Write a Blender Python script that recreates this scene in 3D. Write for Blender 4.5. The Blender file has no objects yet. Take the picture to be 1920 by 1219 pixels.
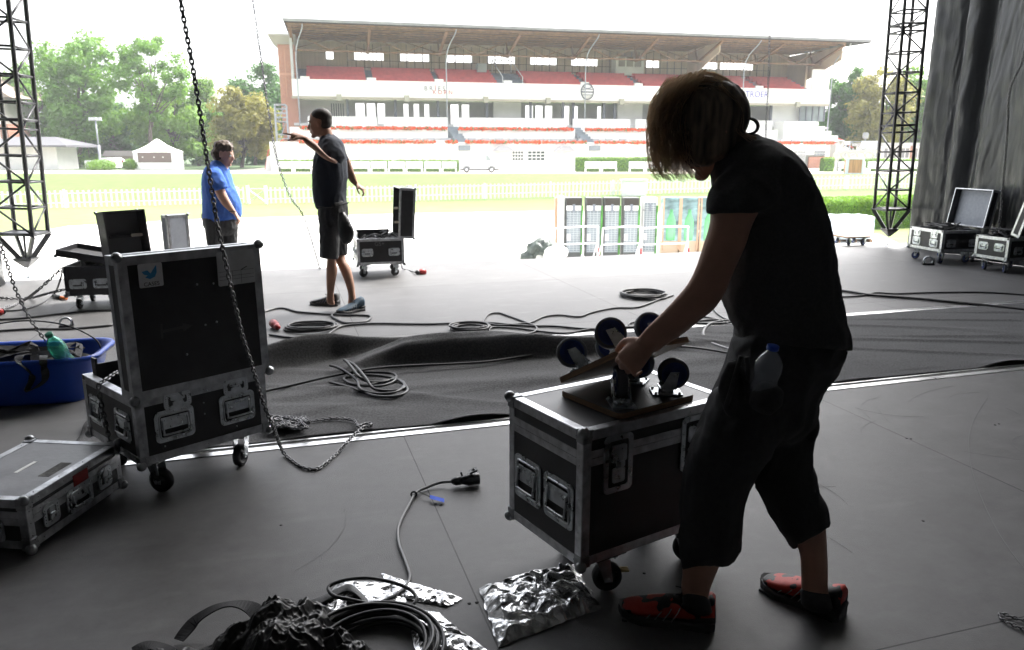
import bpy, bmesh, math, random
from mathutils import Vector, Matrix, noise
RN = random.Random(11)
sc = bpy.context.scene
COL = sc.collection
rad = math.radians
# ------------------------------------------------------------------ camera
F, CH, YH, CX, CY = 1420.0, 1.42, 284.0, 960.0, 609.5
TH = math.atan((CY-YH)/F); SN, CS = math.sin(TH), math.cos(TH)
cd = bpy.data.cameras.new('camera'); cam = bpy.data.objects.new('camera', cd); COL.objects.link(cam)
cam.location = (0, 0, CH); cam.rotation_euler = (math.pi/2-TH, 0, 0)
cd.sensor_width = 23.6; cd.lens = F/1920*23.6; cd.clip_end = 2000; cd.clip_start = 0.05
cd.dof.use_dof = True; cd.dof.focus_distance = 2.7; cd.dof.aperture_fstop = 5.6
sc.camera = cam
# ------------------------------------------------------------------ world / sun
SUN_EL, SUN_AZ = 52, 50           # azimuth measured from +Y towards +X
w = bpy.data.worlds.new('World'); sc.world = w; w.use_nodes = True
nt = w.node_tree; nt.nodes.clear()
out = nt.nodes.new('ShaderNodeOutputWorld'); bg = nt.nodes.new('ShaderNodeBackground')
sky = nt.nodes.new('ShaderNodeTexSky'); sky.sky_type = 'NISHITA'; sky.sun_disc = False
sky.sun_elevation = rad(SUN_EL); sky.sun_rotation = rad(SUN_AZ)
sky.air_density = 1.0; sky.dust_density = 6.0; sky.ozone_density = 1.0
hs = nt.nodes.new('ShaderNodeHueSaturation'); hs.inputs['Saturation'].default_value = 0.25
nt.links.new(sky.outputs[0], hs.inputs['Color']); nt.links.new(hs.outputs[0], bg.inputs['Color'])
bg.inputs['Strength'].default_value = 0.15
nt.links.new(bg.outputs[0], out.inputs[0])
sd = bpy.data.lights.new('sun', 'SUN'); sd.energy = 1.1; sd.angle = rad(14); sd.color = (1, 0.96, 0.9)
sun = bpy.data.objects.new('sun', sd); COL.objects.link(sun)
sv = Vector((math.sin(rad(SUN_AZ))*math.cos(rad(SUN_EL)), math.cos(rad(SUN_AZ))*math.cos(rad(SUN_EL)), math.sin(rad(SUN_EL))))
sun.rotation_euler = sv.to_track_quat('Z', 'Y').to_euler()
sc.view_settings.view_transform = 'Standard'; sc.view_settings.look = 'None'
sc.view_settings.gamma = 1; sc.view_settings.exposure = 2.5
sc.render.resolution_x = 1024; sc.render.resolution_y = 650
sc.cycles.max_bounces = 8; sc.cycles.diffuse_bounces = 5
# ------------------------------------------------------------------ measuring helpers: a pixel of the photo -> a point in the place
def ray(px, py):
    u = (px-CX)/F; v = (CY-py)/F
    return Vector((u, CS+v*SN, -SN+v*CS))
def P(px, py, z=0.0):
    r = ray(px, py); k = (z-CH)/r.z
    return Vector((r.x*k, r.y*k, z))
def Q(px, py, Y):
    r = ray(px, py); k = Y/r.y
    return Vector((r.x*k, Y, CH+r.z*k))
SA = rad(73.1)
AV = Vector((math.sin(SA), math.cos(SA), 0)); BV = Vector((-math.cos(SA), math.sin(SA), 0))
def S(a, b, z=0.0): return AV*a+BV*b+Vector((0, 0, z))
STAGE = Matrix(((AV.x, BV.x, 0, 0), (AV.y, BV.y, 0, 0), (0, 0, 1, 0), (0, 0, 0, 1)))
# ------------------------------------------------------------------ materials
MATS = {}
def mat(name, col, rough=0.6, metal=0.0, nscale=0, namt=0.15, bump=0.0, bscale=60, spec=0.5, coords='Object', trans=0.0, sub=None, alpha=1.0, detail=4, stretch=None):
    if name in MATS: return MATS[name]
    m = bpy.data.materials.new(name); m.use_nodes = True; t = m.node_tree; b = t.nodes['Principled BSDF']
    b.inputs['Base Color'].default_value = (*col, 1); b.inputs['Roughness'].default_value = rough
    b.inputs['Metallic'].default_value = metal; b.inputs['Specular IOR Level'].default_value = spec
    if trans: b.inputs['Transmission Weight'].default_value = trans
    if alpha < 1: b.inputs['Alpha'].default_value = alpha
    tc = t.nodes.new('ShaderNodeTexCoord')
    src = tc.outputs[coords]
    if stretch:
        mp = t.nodes.new('ShaderNodeMapping'); mp.inputs['Scale'].default_value = stretch
        t.links.new(src, mp.inputs[0]); src = mp.outputs[0]
    if nscale:
        n = t.nodes.new('ShaderNodeTexNoise'); n.inputs['Scale'].default_value = nscale; n.inputs['Detail'].default_value = detail
        t.links.new(src, n.inputs['Vector'])
        r = t.nodes.new('ShaderNodeValToRGB')
        r.color_ramp.elements[0].position = 0.3; r.color_ramp.elements[1].position = 0.7
        r.color_ramp.elements[0].color = (*[max(0, c*(1-namt)) for c in col], 1)
        r.color_ramp.elements[1].color = (*[min(1, c*(1+namt)) for c in col], 1)
        t.links.new(n.outputs['Fac'], r.inputs[0]); t.links.new(r.outputs[0], b.inputs['Base Color'])
        rr = t.nodes.new('ShaderNodeMapRange'); rr.inputs['To Min'].default_value = max(0, rough-0.08); rr.inputs['To Max'].default_value = min(1, rough+0.1)
        t.links.new(n.outputs['Fac'], rr.inputs[0]); t.links.new(rr.outputs[0], b.inputs['Roughness'])
    if bump:
        n2 = t.nodes.new('ShaderNodeTexNoise'); n2.inputs['Scale'].default_value = bscale; n2.inputs['Detail'].default_value = 3
        t.links.new(src, n2.inputs['Vector'])
        bp = t.nodes.new('ShaderNodeBump'); bp.inputs['Strength'].default_value = bump; bp.inputs['Distance'].default_value = 0.01
        t.links.new(n2.outputs['Fac'], bp.inputs['Height']); t.links.new(bp.outputs[0], b.inputs['Normal'])
    MATS[name] = m; return m
BLACK = mat('black_laminate', (0.018, 0.018, 0.020), 0.42, nscale=14, namt=0.35, bump=0.15, bscale=300)
ALU = mat('aluminium', (0.55, 0.56, 0.58), 0.34, 1.0, nscale=30, namt=0.25, bump=0.1, bscale=120)
STEEL = mat('galvanised_steel', (0.50, 0.53, 0.55), 0.28, 1.0, nscale=25, namt=0.3)
RUBBER = mat('rubber', (0.03, 0.03, 0.033), 0.6, nscale=20)
BLUEWH = mat('blue_wheel', (0.012, 0.035, 0.16), 0.45, nscale=20)
PLY = mat('plywood', (0.22, 0.13, 0.07), 0.6, nscale=6, namt=0.4, stretch=(1, 1, 30))
DSTEEL = mat('dark_steel', (0.045, 0.045, 0.05), 0.45, 0.6, nscale=40, namt=0.3)
CHAINM = mat('chain_metal', (0.16, 0.16, 0.165), 0.33, 0.95, nscale=60, namt=0.4)
TRUSSM = mat('truss_black', (0.035, 0.036, 0.04), 0.42, 0.3, nscale=10, namt=0.3)
CABLE = mat('cable_rubber', (0.022, 0.022, 0.024), 0.42, nscale=8, namt=0.2)
CABLEG = mat('grey_cable', (0.14, 0.14, 0.145), 0.45, nscale=8, namt=0.2)
RED = mat('red_plastic', (.30, .012, .012), 0.4, nscale=30)
WHITE = mat('white_paint', (0.78, 0.78, 0.77), 0.6, nscale=2, namt=0.05)
# ------------------------------------------------------------------ mesh builder
class MB:
    def __init__(s, M=None): s.v = []; s.f = []; s.sm = []; s.M = M
    def add(s, vs, fs, smooth=False, M=None):
        o = len(s.v)
        for p in vs:
            p = Vector(p)
            if M is not None: p = M @ p
            if s.M is not None: p = s.M @ p
            s.v.append(p)
        for f in fs: s.f.append(tuple(i+o for i in f)); s.sm.append(smooth)
        return s
    def box(s, c, d, M=None, ch=0.0):
        x, y, z = d[0]/2, d[1]/2, d[2]/2; c = Vector(c)
        if ch <= 0:
            vs = [c+Vector((i*x, j*y, k*z)) for i in (-1, 1) for j in (-1, 1) for k in (-1, 1)]
            fs = [(0, 1, 3, 2), (4, 6, 7, 5), (0, 4, 5, 1), (2, 3, 7, 6), (0, 2, 6, 4), (1, 5, 7, 3)]
            return s.add(vs, fs, False, M)
        ch = min(ch, x*.9, y*.9, z*.9); bm = bmesh.new(); bmesh.ops.create_cube(bm, size=1)
        for v in bm.verts: v.co = Vector((v.co.x*2*x, v.co.y*2*y, v.co.z*2*z))
        bmesh.ops.bevel(bm, geom=bm.edges[:], offset=ch, segments=2, affect='EDGES')
        bm.verts.index_update(); vs = [c+v.co for v in bm.verts]; fs = [[v.index for v in f.verts] for f in bm.faces]; bm.free()
        return s.add(vs, fs, False, M)
    def b2(s, lo, hi, ch=0.0, M=None):
        lo = Vector(lo); hi = Vector(hi); return s.box((lo+hi)/2, [abs(a) for a in (hi-lo)], M, ch)
    def rings(s, rs, closed=False, caps=True, smooth=True, M=None):
        n = len(rs[0]); vs = [p for r in rs for p in r]; fs = []; m = len(rs)
        for i in range(m if closed else m-1):
            a = i*n; b = ((i+1) % m)*n
            for k in range(n): fs.append((a+k, a+(k+1) % n, b+(k+1) % n, b+k))
        if caps and not closed:
            vs = vs+[sum(rs[0], Vector())/n, sum(rs[-1], Vector())/n]; i0 = len(vs)-2
            for k in range(n): fs.append((i0, (k+1) % n, k)); fs.append((i0+1, (m-1)*n+k, (m-1)*n+(k+1) % n))
        return s.add(vs, fs, smooth, M)
    def tube(s, pts, r, n=8, closed=False, M=None, caps=True):
        pts = [Vector(p) for p in pts]; m = len(pts); rs = []; up = None
        for i, p in enumerate(pts):
            if closed: t = pts[(i+1) % m]-pts[i-1]
            else: t = pts[min(i+1, m-1)]-pts[max(i-1, 0)]
            if t.length < 1e-9: t = Vector((0, 0, 1))
            t.normalize()
            if up is None:
                up = Vector((0, 0, 1)) if abs(t.z) < .9 else Vector((1, 0, 0))
            a = t.cross(up)
            if a.length < 1e-6: a = t.cross(Vector((1, .3, .2)))
            a.normalize(); up = a.cross(t).normalized()
            rr = r(i/(m-1)) if callable(r) else r
            rs.append([p+(a*math.cos(2*math.pi*k/n)+up*math.sin(2*math.pi*k/n))*rr for k in range(n)])
        return s.rings(rs, closed, caps, True, M)
    def bar(s, a, b, wd, hd=None, up=(0, 0, 1)):
        a = Vector(a); b = Vector(b); t = (b-a); L = t.length; t.normalize(); up = Vector(up)
        x = up.cross(t)
        if x.length < 1e-4: x = Vector((1, 0, 0)).cross(t)
        x.normalize(); y = t.cross(x); M = Matrix((x, y, t)).transposed().to_4x4(); M.translation = (a+b)/2
        return s.box((0, 0, 0), (wd, hd or wd, L), M)
    def lathe(s, prof, n=20, M=None, caps=True):
        rs = [[Vector((r*math.cos(2*math.pi*k/n), r*math.sin(2*math.pi*k/n), z)) for k in range(n)] for r, z in prof]
        return s.rings(rs, False, caps, True, M)
    def sphere(s, c, r, n=12, m=8, sc3=(1, 1, 1), M=None):
        c = Vector(c); rs = []
        for i in range(1, m):
            a = math.pi*i/m
            rs.append([c+Vector((r*math.sin(a)*math.cos(2*math.pi*k/n)*sc3[0], r*math.sin(a)*math.sin(2*math.pi*k/n)*sc3[1], -r*math.cos(a)*sc3[2])) for k in range(n)])
        vs_n = len(rs); s.rings(rs, False, False, True, M)
        vs = [c+Vector((0, 0, -r*sc3[2])), c+Vector((0, 0, r*sc3[2]))]+rs[0]+rs[-1]
        fs = [(0, 2+(k+1) % n, 2+k) for k in range(n)]+[(1, 2+n+k, 2+n+(k+1) % n) for k in range(n)]
        return s.add(vs, fs, True, M)
    def prism(s, poly, h0, h1, M=None):
        n = len(poly); vs = [Vector((x, y, h0)) for x, y in poly]+[Vector((x, y, h1)) for x, y in poly]
        fs = [tuple(range(n))[::-1], tuple(range(n, 2*n))]+[(k, (k+1) % n, n+(k+1) % n, n+k) for k in range(n)]
        return s.add(vs, fs, False, M)
    def grid(s, fn, nu, nv, smooth=True):
        vs = [fn(i/nu, j/nv) for i in range(nu+1) for j in range(nv+1)]
        fs = [(i*(nv+1)+j, (i+1)*(nv+1)+j, (i+1)*(nv+1)+j+1, i*(nv+1)+j+1) for i in range(nu) for j in range(nv)]
        return s.add(vs, fs, smooth)
    def mesh(s, name, material):
        me = bpy.data.meshes.new(name); me.from_pydata([tuple(p) for p in s.v], [], s.f)
        me.polygons.foreach_set('use_smooth', s.sm); me.materials.append(material)
        bm = bmesh.new(); bm.from_mesh(me); bmesh.ops.recalc_face_normals(bm, faces=bm.faces); bm.to_mesh(me); bm.free()
        me.update(); return me
    def build(s, name, material, parent=None, loc=None):
        o = bpy.data.objects.new(name, s.mesh(name, material)); COL.objects.link(o)
        if parent: o.parent = parent
        if loc is not None: o.location = loc
        return o
    def organic(s, name, material, parent=None, voxel=0.01, smooth=4, wr=None, post=None):
        """union of closed lofts into one continuous surface"""
        me = bpy.data.meshes.new(name); me.from_pydata([tuple(p) for p in s.v], [], s.f)
        bm = bmesh.new(); bm.from_mesh(me); bmesh.ops.remove_doubles(bm, verts=bm.verts, dist=1e-5); bmesh.ops.recalc_face_normals(bm, faces=bm.faces); bm.to_mesh(me); bm.free()
        o = bpy.data.objects.new('tmp', me); COL.objects.link(o)
        r = o.modifiers.new('r', 'REMESH'); r.mode = 'VOXEL'; r.voxel_size = voxel
        if smooth: k = o.modifiers.new('s', 'SMOOTH'); k.factor = .5; k.iterations = smooth
        dg = bpy.context.evaluated_depsgraph_get(); dg.update()
        m2 = bpy.data.meshes.new_from_object(o.evaluated_get(dg)); bpy.data.objects.remove(o)
        m2.name = name; m2.materials.clear(); m2.materials.append(material)
        if wr:
            ns = [v.normal.copy() for v in m2.vertices]
            for v, n in zip(m2.vertices, ns): v.co += n*wr(v.co)
        if post: post(m2)
        m2.polygons.foreach_set('use_smooth', [True]*len(m2.polygons)); m2.update()
        ob = bpy.data.objects.new(name, m2); COL.objects.link(ob)
        if parent: ob.parent = parent
        return ob
def tag(o, label=None, cat=None, group=None, kind=None):
    if label: o['label'] = label
    if cat: o['category'] = cat
    if group: o['group'] = group
    if kind: o['kind'] = kind
    return o
def thing(name, label, cat, loc=(0, 0, 0), rz=0.0, group=None):
    o = bpy.data.objects.new(name, None); COL.objects.link(o); o.location = loc; o.rotation_euler = (0, 0, rz)
    o.empty_display_size = 0.1
    return tag(o, label, cat, group)
def copy_tree(o, parent=None):
    c = o.copy(); COL.objects.link(c); c.parent = parent
    for ch in list(o.children): copy_tree(ch, c)
    return c
def struct(mb, name, m): o = mb.build(name, m); o['kind'] = 'structure'; return o
def cr(pts, n=8, closed=False):
    """Catmull-Rom through points"""
    pts = [Vector(p) for p in pts]; o = []; m = len(pts)
    for i in range(m if closed else m-1):
        g = (lambda k: pts[k % m]) if closed else (lambda k: pts[max(0, min(m-1, k))])
        a, b, c, d = g(i-1), g(i), g(i+1), g(i+2)
        for j in range(n):
            t = j/n
            o.append(.5*((2*b)+(c-a)*t+(2*a-5*b+4*c-d)*t*t+(3*b-a-3*c+d)*t**3))
    if not closed: o.append(pts[-1])
    return o
def text_mesh(txt, size, M, name, material, parent=None, ext=0.002):
    cu = bpy.data.curves.new('t', 'FONT'); cu.body = txt; cu.size = size; cu.extrude = ext; cu.align_x = 'CENTER'; cu.align_y = 'CENTER'
    o = bpy.data.objects.new('t', cu); COL.objects.link(o)
    dg = bpy.context.evaluated_depsgraph_get(); dg.update()
    me = bpy.data.meshes.new_from_object(o.evaluated_get(dg)); bpy.data.objects.remove(o)
    me.transform(M); me.materials.clear(); me.materials.append(material)
    ob = bpy.data.objects.new(name, me); COL.objects.link(ob)
    if parent: ob.parent = parent
    return ob
def frameM(o, x, y):
    x = Vector(x).normalized(); y = Vector(y); y = (y-x*y.dot(x)).normalized(); z = x.cross(y)
    M = Matrix((x, y, z)).transposed().to_4x4(); M.translation = Vector(o); return M
# ================================================================== SETTING: stage deck, roof, ground
def deck_mat():
    m = bpy.data.materials.new('deck_board'); m.use_nodes = True; t = m.node_tree; b = t.nodes['Principled BSDF']; L = t.links.new
    tc = t.nodes.new('ShaderNodeTexCoord'); mp = t.nodes.new('ShaderNodeMapping'); mp.inputs['Location'].default_value = (-0.53, -1.55, 0)
    L(tc.outputs['Object'], mp.inputs[0])
    br = t.nodes.new('ShaderNodeTexBrick'); br.offset = 0; br.inputs['Scale'].default_value = 1.0
    br.inputs['Brick Width'].default_value = 2.44; br.inputs['Row Height'].default_value = 2.15; br.inputs['Mortar Size'].default_value = 0.003
    br.inputs['Mortar Smooth'].default_value = 0.2
    br.inputs['Color1'].default_value = (0.122, 0.121, 0.121, 1); br.inputs['Color2'].default_value = (0.098, 0.097, 0.099, 1); br.inputs['Mortar'].default_value = (0.01, 0.01, 0.01, 1)
    L(mp.outputs[0], br.inputs['Vector'])
    n = t.nodes.new('ShaderNodeTexNoise'); n.inputs['Scale'].default_value = 2.6; n.inputs['Detail'].default_value = 10; n.inputs['Roughness'].default_value = .78
    L(tc.outputs['Object'], n.inputs['Vector'])
    mx = t.nodes.new('ShaderNodeMix'); mx.data_type = 'RGBA'; mx.blend_type = 'MULTIPLY'; mx.inputs[0].default_value = 1
    rp = t.nodes.new('ShaderNodeValToRGB'); rp.color_ramp.elements[0].position = .25; rp.color_ramp.elements[0].color = (.50, .50, .50, 1); rp.color_ramp.elements[1].position = .75; rp.color_ramp.elements[1].color = (1.3, 1.3, 1.3, 1)
    L(n.outputs[0], rp.inputs[0]); L(br.outputs['Color'], mx.inputs[6]); L(rp.outputs[0], mx.inputs[7])
    # scuffs: thin light scratches
    mw = t.nodes.new('ShaderNodeMapping'); mw.inputs['Scale'].default_value = (1.1, 3.2, 1); mw.inputs['Rotation'].default_value = (0, 0, .9)
    L(tc.outputs['Object'], mw.inputs[0]); n3 = t.nodes.new('ShaderNodeTexNoise'); n3.inputs['Scale'].default_value = 3; n3.inputs['Detail'].default_value = 6
    L(mw.outputs[0], n3.inputs['Vector']); r3 = t.nodes.new('ShaderNodeValToRGB'); r3.color_ramp.elements[0].position = .56; r3.color_ramp.elements[0].color = (0, 0, 0, 1); r3.color_ramp.elements[1].position = .78; r3.color_ramp.elements[1].color = (.028, .028, .027, 1)
    L(n3.outputs[0], r3.inputs[0]); ad = t.nodes.new('ShaderNodeMix'); ad.data_type = 'RGBA'; ad.blend_type = 'ADD'; ad.inputs[0].default_value = 1
    L(mx.outputs[2], ad.inputs[6]); L(r3.outputs[0], ad.inputs[7]); L(ad.outputs[2], b.inputs['Base Color'])
    rr = t.nodes.new('ShaderNodeMapRange'); rr.inputs['To Min'].default_value = .40; rr.inputs['To Max'].default_value = .74; b.inputs['Specular IOR Level'].default_value = .38
    L(n.outputs[0], rr.inputs[0]); L(rr.outputs[0], b.inputs['Roughness'])
    # fine mesh imprint of the film faced board
    n2 = t.nodes.new('ShaderNodeTexNoise'); n2.inputs['Scale'].default_value = 260; n2.inputs['Detail'].default_value = 2; L(tc.outputs['Object'], n2.inputs['Vector'])
    bp = t.nodes.new('ShaderNodeBump'); bp.inputs['Strength'].default_value = .25; bp.inputs['Distance'].default_value = .004
    L(n2.outputs[0], bp.inputs['Height']); b2 = t.nodes.new('ShaderNodeBump'); b2.inputs['Strength'].default_value = .6; b2.inputs['Distance'].default_value = .004; b2.invert = True
    L(br.outputs['Fac'], b2.inputs['Height']); L(bp.outputs[0], b2.inputs['Normal']); L(b2.outputs[0], b.inputs['Normal'])
    return m
DECK = deck_mat()
mb = MB(); mb.b2((-3.1, -5, -.25), (9.7, 9.7, 0))
o = struct(mb, 'stage_deck', DECK); o.matrix_world = STAGE
mb = MB(STAGE)
for i in range(8):
    for j in range(3): mb.b2((-2.9+i*1.7, -4+j*6.3, -2.1), (-2.75+i*1.7, -3.85+j*6.3, -.25))
struct(mb, 'stage_substructure', DSTEEL)
mb = MB(STAGE)
mb.b2((-4, -5.2, 10.8), (10.5, 10.2, 11.0))
struct(mb, 'unseen_stage_roof', mat('roof_skin', (.13, .13, .135), .8, nscale=2))  # unseen, added so daylight enters only from the front; lightened for fill
mb = MB(STAGE); mb.b2((-4, -5.2, -.25), (10.5, -5.0, 10.8))
struct(mb, 'unseen_back_wall', mat('drape_black', (.07, .07, .073), .85, nscale=4))  # unseen, added to keep out light from behind; lightened for fill
# metal joint strips on either side of the fabric
mb = MB(STAGE)
mb.b2((-2.9, 3.655, 0), (9.2, 3.70, .004), ch=0); mb.b2((-2.9, 3.735, 0), (9.2, 3.75, .006))
tag(mb.build('joint_strip', mat('bare_alu', (.8, .8, .8), .3, 1, nscale=9, namt=.15)), 'long bright aluminium joint strip in deck at the near edge of the fabric', 'metal strip', 'aluminium joint strips in the stage deck')
mb = MB(STAGE); mb.b2((-2.9, 5.40, 0), (9.2, 5.445, .004)); mb.b2((-2.9, 5.46, 0), (9.2, 5.475, .006))
tag(mb.build('joint_strip', MATS['bare_alu']), 'long bright aluminium joint strip in deck at the far edge of the fabric', 'metal strip', 'aluminium joint strips in the stage deck')
# screw holes in pairs
mb = MB()
for px, py in [(1050,722+90),(790,812),(808,812),(817,945),(826,948),(880,1132),(894,1130),(1700,822),(1708,823),(1866,797),(1873,795),(1731,977),(1208,1075),(527,985),(1677,711)]:
    p = P(px, py, 0); mb.lathe([(.006, 0), (.006, .0012)], 8, Matrix.Translation(p))
o = struct(mb, 'deck_screw_holes', mat('hole', (.004, .004, .004), .9))
# chalk arc on the deck
pts = cr([P(*q, .001) for q in [(1852,745),(1832,775),(1818,810),(1817,850),(1826,895),(1845,945),(1870,995),(1900,1040),(1925,1070)]], 6)
mb = MB()
for a, b in zip(pts, pts[1:]): mb.bar(a, b, .0035, .001)
_R = random.Random(4)
for _k in range(26):
    c = S(_R.uniform(-1.5, 4.5), _R.uniform(1.6, 3.5), .001+.0001*_k); rr = _R.uniform(.15, 1.1); a0 = _R.uniform(0, 6.28); da = _R.uniform(.15, .6)/rr
    arc = [c+Vector((rr*math.cos(a0+da*i/12), rr*math.sin(a0+da*i/12), 0)) for i in range(13)]
    for a, b in zip(arc, arc[1:]): mb.bar(a, b, _R.uniform(.0008, .002), .0004)
struct(mb, 'deck_scratch', mat('scratch', (.17, .17, .17), .8))
# ---- ground fabric laid across the deck between the strips, bunched up along its far edge
FAB = mat('fleece', (.085, .085, .088), .95, nscale=90, namt=.45, bump=.5, bscale=500)
def bed(u, v):
    a = -1.05+u*10.3; b0 = 3.76+.02*noise.noise(Vector((a*2.1, 0, 0))); b1 = 5.38
    bunch = max(0, min(1, (3.6-a)/.8))                       # left part is pulled back into a fold
    lft = max(0, min(1, (a+1.0)/1.3)); b1 = b1-.55*(1-lft)*bunch
    b = b0+(b1-b0)*v; z = .006+.003*noise.noise(Vector((a*5, b*6, 2)))+.004
    z += .010*max(0, noise.noise(Vector((a*1.3+b*1.1, b*.8-a*.35, 5))))*(1 if v > .05 else 0)
    # long creases
    c = noise.noise(Vector((a*1.1+b*2.6, a*.3, 9))); z += .014*max(0, 1-abs(c)*9)*min(1, v*5)*min(1, (1-v)*6)
    if bunch > 0:
        top = .115+.03*noise.noise(Vector((a*2.2, 1, 1)))
        pk = math.exp(-((a-.10)/.38)**2); f2 = max(0, min(1, (a-.25)/.5))*max(0, min(1, (3.3-a)/1.6))
        for cv, w0, w1, h in ((.93+.02*math.sin(a*3+1), .035, .05, (.10*min(1, max(0, (a+.75)/.6))+.09*pk)*max(0, min(1, (2.0-a)/1.1))), (.70+.035*math.sin(a*2.0)-.10*max(0, .6-a), .035, .12, .155*f2+.03*noise.noise(Vector((a*3, 2, 2)))*f2), (.80+.03*math.sin(a*4), .03, .05, .05*f2), (.40+.05*math.sin(a*1.7+2), .04, .10, .018), (.22+.10*math.sin(a*1.1), .03, .10, .012)):
            z += bunch*max(0, h)*math.exp(-((v-cv)/(w0 if v < cv else w1))**2)
    e = noise.noise(Vector((a*1.6, 3, 3)))
    if v < .07: z += max(0, e-.18)*.05*(1-v/.07)
    return S(a, b, z)
mb = MB(); mb.grid(bed, 330, 90)
o = mb.build('ground_fabric', FAB); tag(o, 'dark grey fleece fabric laid across the deck, bunched up in folds on the left', 'fabric')
so = o.modifiers.new('sol', 'SOLIDIFY'); so.thickness = .003
# ------------------------------------------------------------------ the field
def gz(Y):
    t = max(0, min(1, (Y-52)/26)); return -2.0+1.2*t*t*(3-2*t)
def ground_mat():
    m = bpy.data.materials.new('turf'); m.use_nodes = True; t = m.node_tree; b = t.nodes['Principled BSDF']; L = t.links.new
    g = t.nodes.new('ShaderNodeNewGeometry'); sx = t.nodes.new('ShaderNodeSeparateXYZ'); L(g.outputs['Position'], sx.inputs[0])
    n = t.nodes.new('ShaderNodeTexNoise'); n.inputs['Scale'].default_value = .12; n.inputs['Detail'].default_value = 8
    mp = t.nodes.new('ShaderNodeMapping'); mp.inputs['Scale'].default_value = (.35, 1.6, 1); L(g.outputs['Position'], mp.inputs[0]); L(mp.outputs[0], n.inputs['Vector'])
    ma = t.nodes.new('ShaderNodeMath'); ma.operation = 'MULTIPLY_ADD'; ma.inputs[1].default_value = 9; L(n.outputs[0], ma.inputs[0]); L(sx.outputs['Y'], ma.inputs[2])
    r = t.nodes.new('ShaderNodeMapRange'); r.inputs['From Min'].default_value = 50; r.inputs['From Max'].default_value = 70; L(ma.outputs[0], r.inputs[0])
    cr_ = t.nodes.new('ShaderNodeValToRGB'); e = cr_.color_ramp.elements
    e[0].position = 0; e[0].color = (.15, .20, .055, 1); e[1].position = .45; e[1].color = (.082, .152, .026, 1)
    L(r.outputs[0], cr_.inputs[0])
    n2 = t.nodes.new('ShaderNodeTexNoise'); n2.inputs['Scale'].default_value = 2.5; n2.inputs['Detail'].default_value = 9; L(mp.outputs[0], n2.inputs['Vector'])
    rp = t.nodes.new('ShaderNodeValToRGB'); rp.color_ramp.elements[0].position = .3; rp.color_ramp.elements[0].color = (.7, .72, .6, 1); rp.color_ramp.elements[1].position = .7; rp.color_ramp.elements[1].color = (1.25, 1.2, 1.3, 1)
    L(n2.outputs[0], rp.inputs[0]); mx = t.nodes.new('ShaderNodeMix'); mx.data_type = 'RGBA'; mx.blend_type = 'MULTIPLY'; mx.inputs[0].default_value = 1
    L(cr_.outputs[0], mx.inputs[6]); L(rp.outputs[0], mx.inputs[7]); L(mx.outputs[2], b.inputs['Base Color']); b.inputs['Roughness'].default_value = .95
    return m
mb = MB(); ys = [-40, 0, 20, 40, 50]+[52+i*2 for i in range(14)]+[90, 120, 200, 400, 900]
for y0, y1 in zip(ys, ys[1:]):
    mb.add([(-700, y0, gz(y0)), (700, y0, gz(y0)), (700, y1, gz(y1)), (-700, y1, gz(y1))], [(0, 1, 2, 3)])
struct(mb, 'ground', ground_mat())
def sheet(name, poly, m, dz):
    mb = MB(); n = len(poly); mb.add([(x, y, z+dz) for x, y, z in poly], [tuple(range(n))]); return struct(mb, name, m)
PAVE = mat('white_gravel', (.62, .61, .58), .9, nscale=.8, namt=.12)
pv = [P(q[0], q[1], -2) for q in [(-300, 462), (24, 443), (130, 424), (381, 411), (600, 405), (800, 400), (1030, 396), (1340, 399), (1500, 420), (1650, 440)]]
sheet('paved_forecourt', [tuple(p) for p in pv]+[(13, 22, -2), (10, 10, -2), (-30, 4, -2)], PAVE, .006)
PATH = mat('sand_path', (.50, .46, .40), .95, nscale=.5, namt=.1)
sheet('sand_path', [(-300, 79.2, -.8), (300, 79.2, -.8), (300, 112, -.8), (-300, 112, -.8)], PATH, .008)
sheet('grass_bank', [(-300, 96, -.8), (-34, 93, -.8), (-34, 240, -.8), (-300, 240, -.8)], mat('dark_turf', (.05, .09, .03), .95, nscale=1), .014)
# ================================================================== FLIGHT CASES
RECSHADE = mat('recess_shade', (.02, .02, .02), .6)  # shade of a recess as plain dark colour; no dish is sunk
FOAM = mat('foam_lining', (.03, .03, .033), .95, nscale=60, namt=.3)
GREYLINE = mat('grey_lining', (.30, .32, .36), .9, nscale=30, namt=.1)
GREYTRIM = mat('aged_trim', (.40, .41, .43), .42, 1.0, nscale=22, namt=.35, bump=.15, bscale=90)
def rrect(w_, h_, r, n=4):
    pts = []
    for cx, cy, a0 in ((w_/2-r, h_/2-r, 0), (-w_/2+r, h_/2-r, 90), (-w_/2+r, -h_/2+r, 180), (w_/2-r, -h_/2+r, 270)):
        for k in range(n+1):
            a = rad(a0+90*k/n); pts.append((cx+r*math.cos(a), cy+r*math.sin(a)))
    return pts
def rivets(mb, pts, M, r=.0035):
    for x, y, z in pts: mb.sphere((x, y, z), r, 6, 4, M=M)
def ringplate(mb, w_, h_, r, bw, t, M):
    """flat rounded frame with an open middle"""
    o = rrect(w_, h_, r); i = rrect(w_-2*bw, h_-2*bw, max(.003, r-bw*.6)); n = len(o)
    rs = [[Vector((x, y, 0)) for x, y in o], [Vector((x, y, t)) for x, y in o], [Vector((x, y, t)) for x, y in i], [Vector((x, y, 0)) for x, y in i]]
    mb.rings(rs, True, False, False, M)
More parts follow.
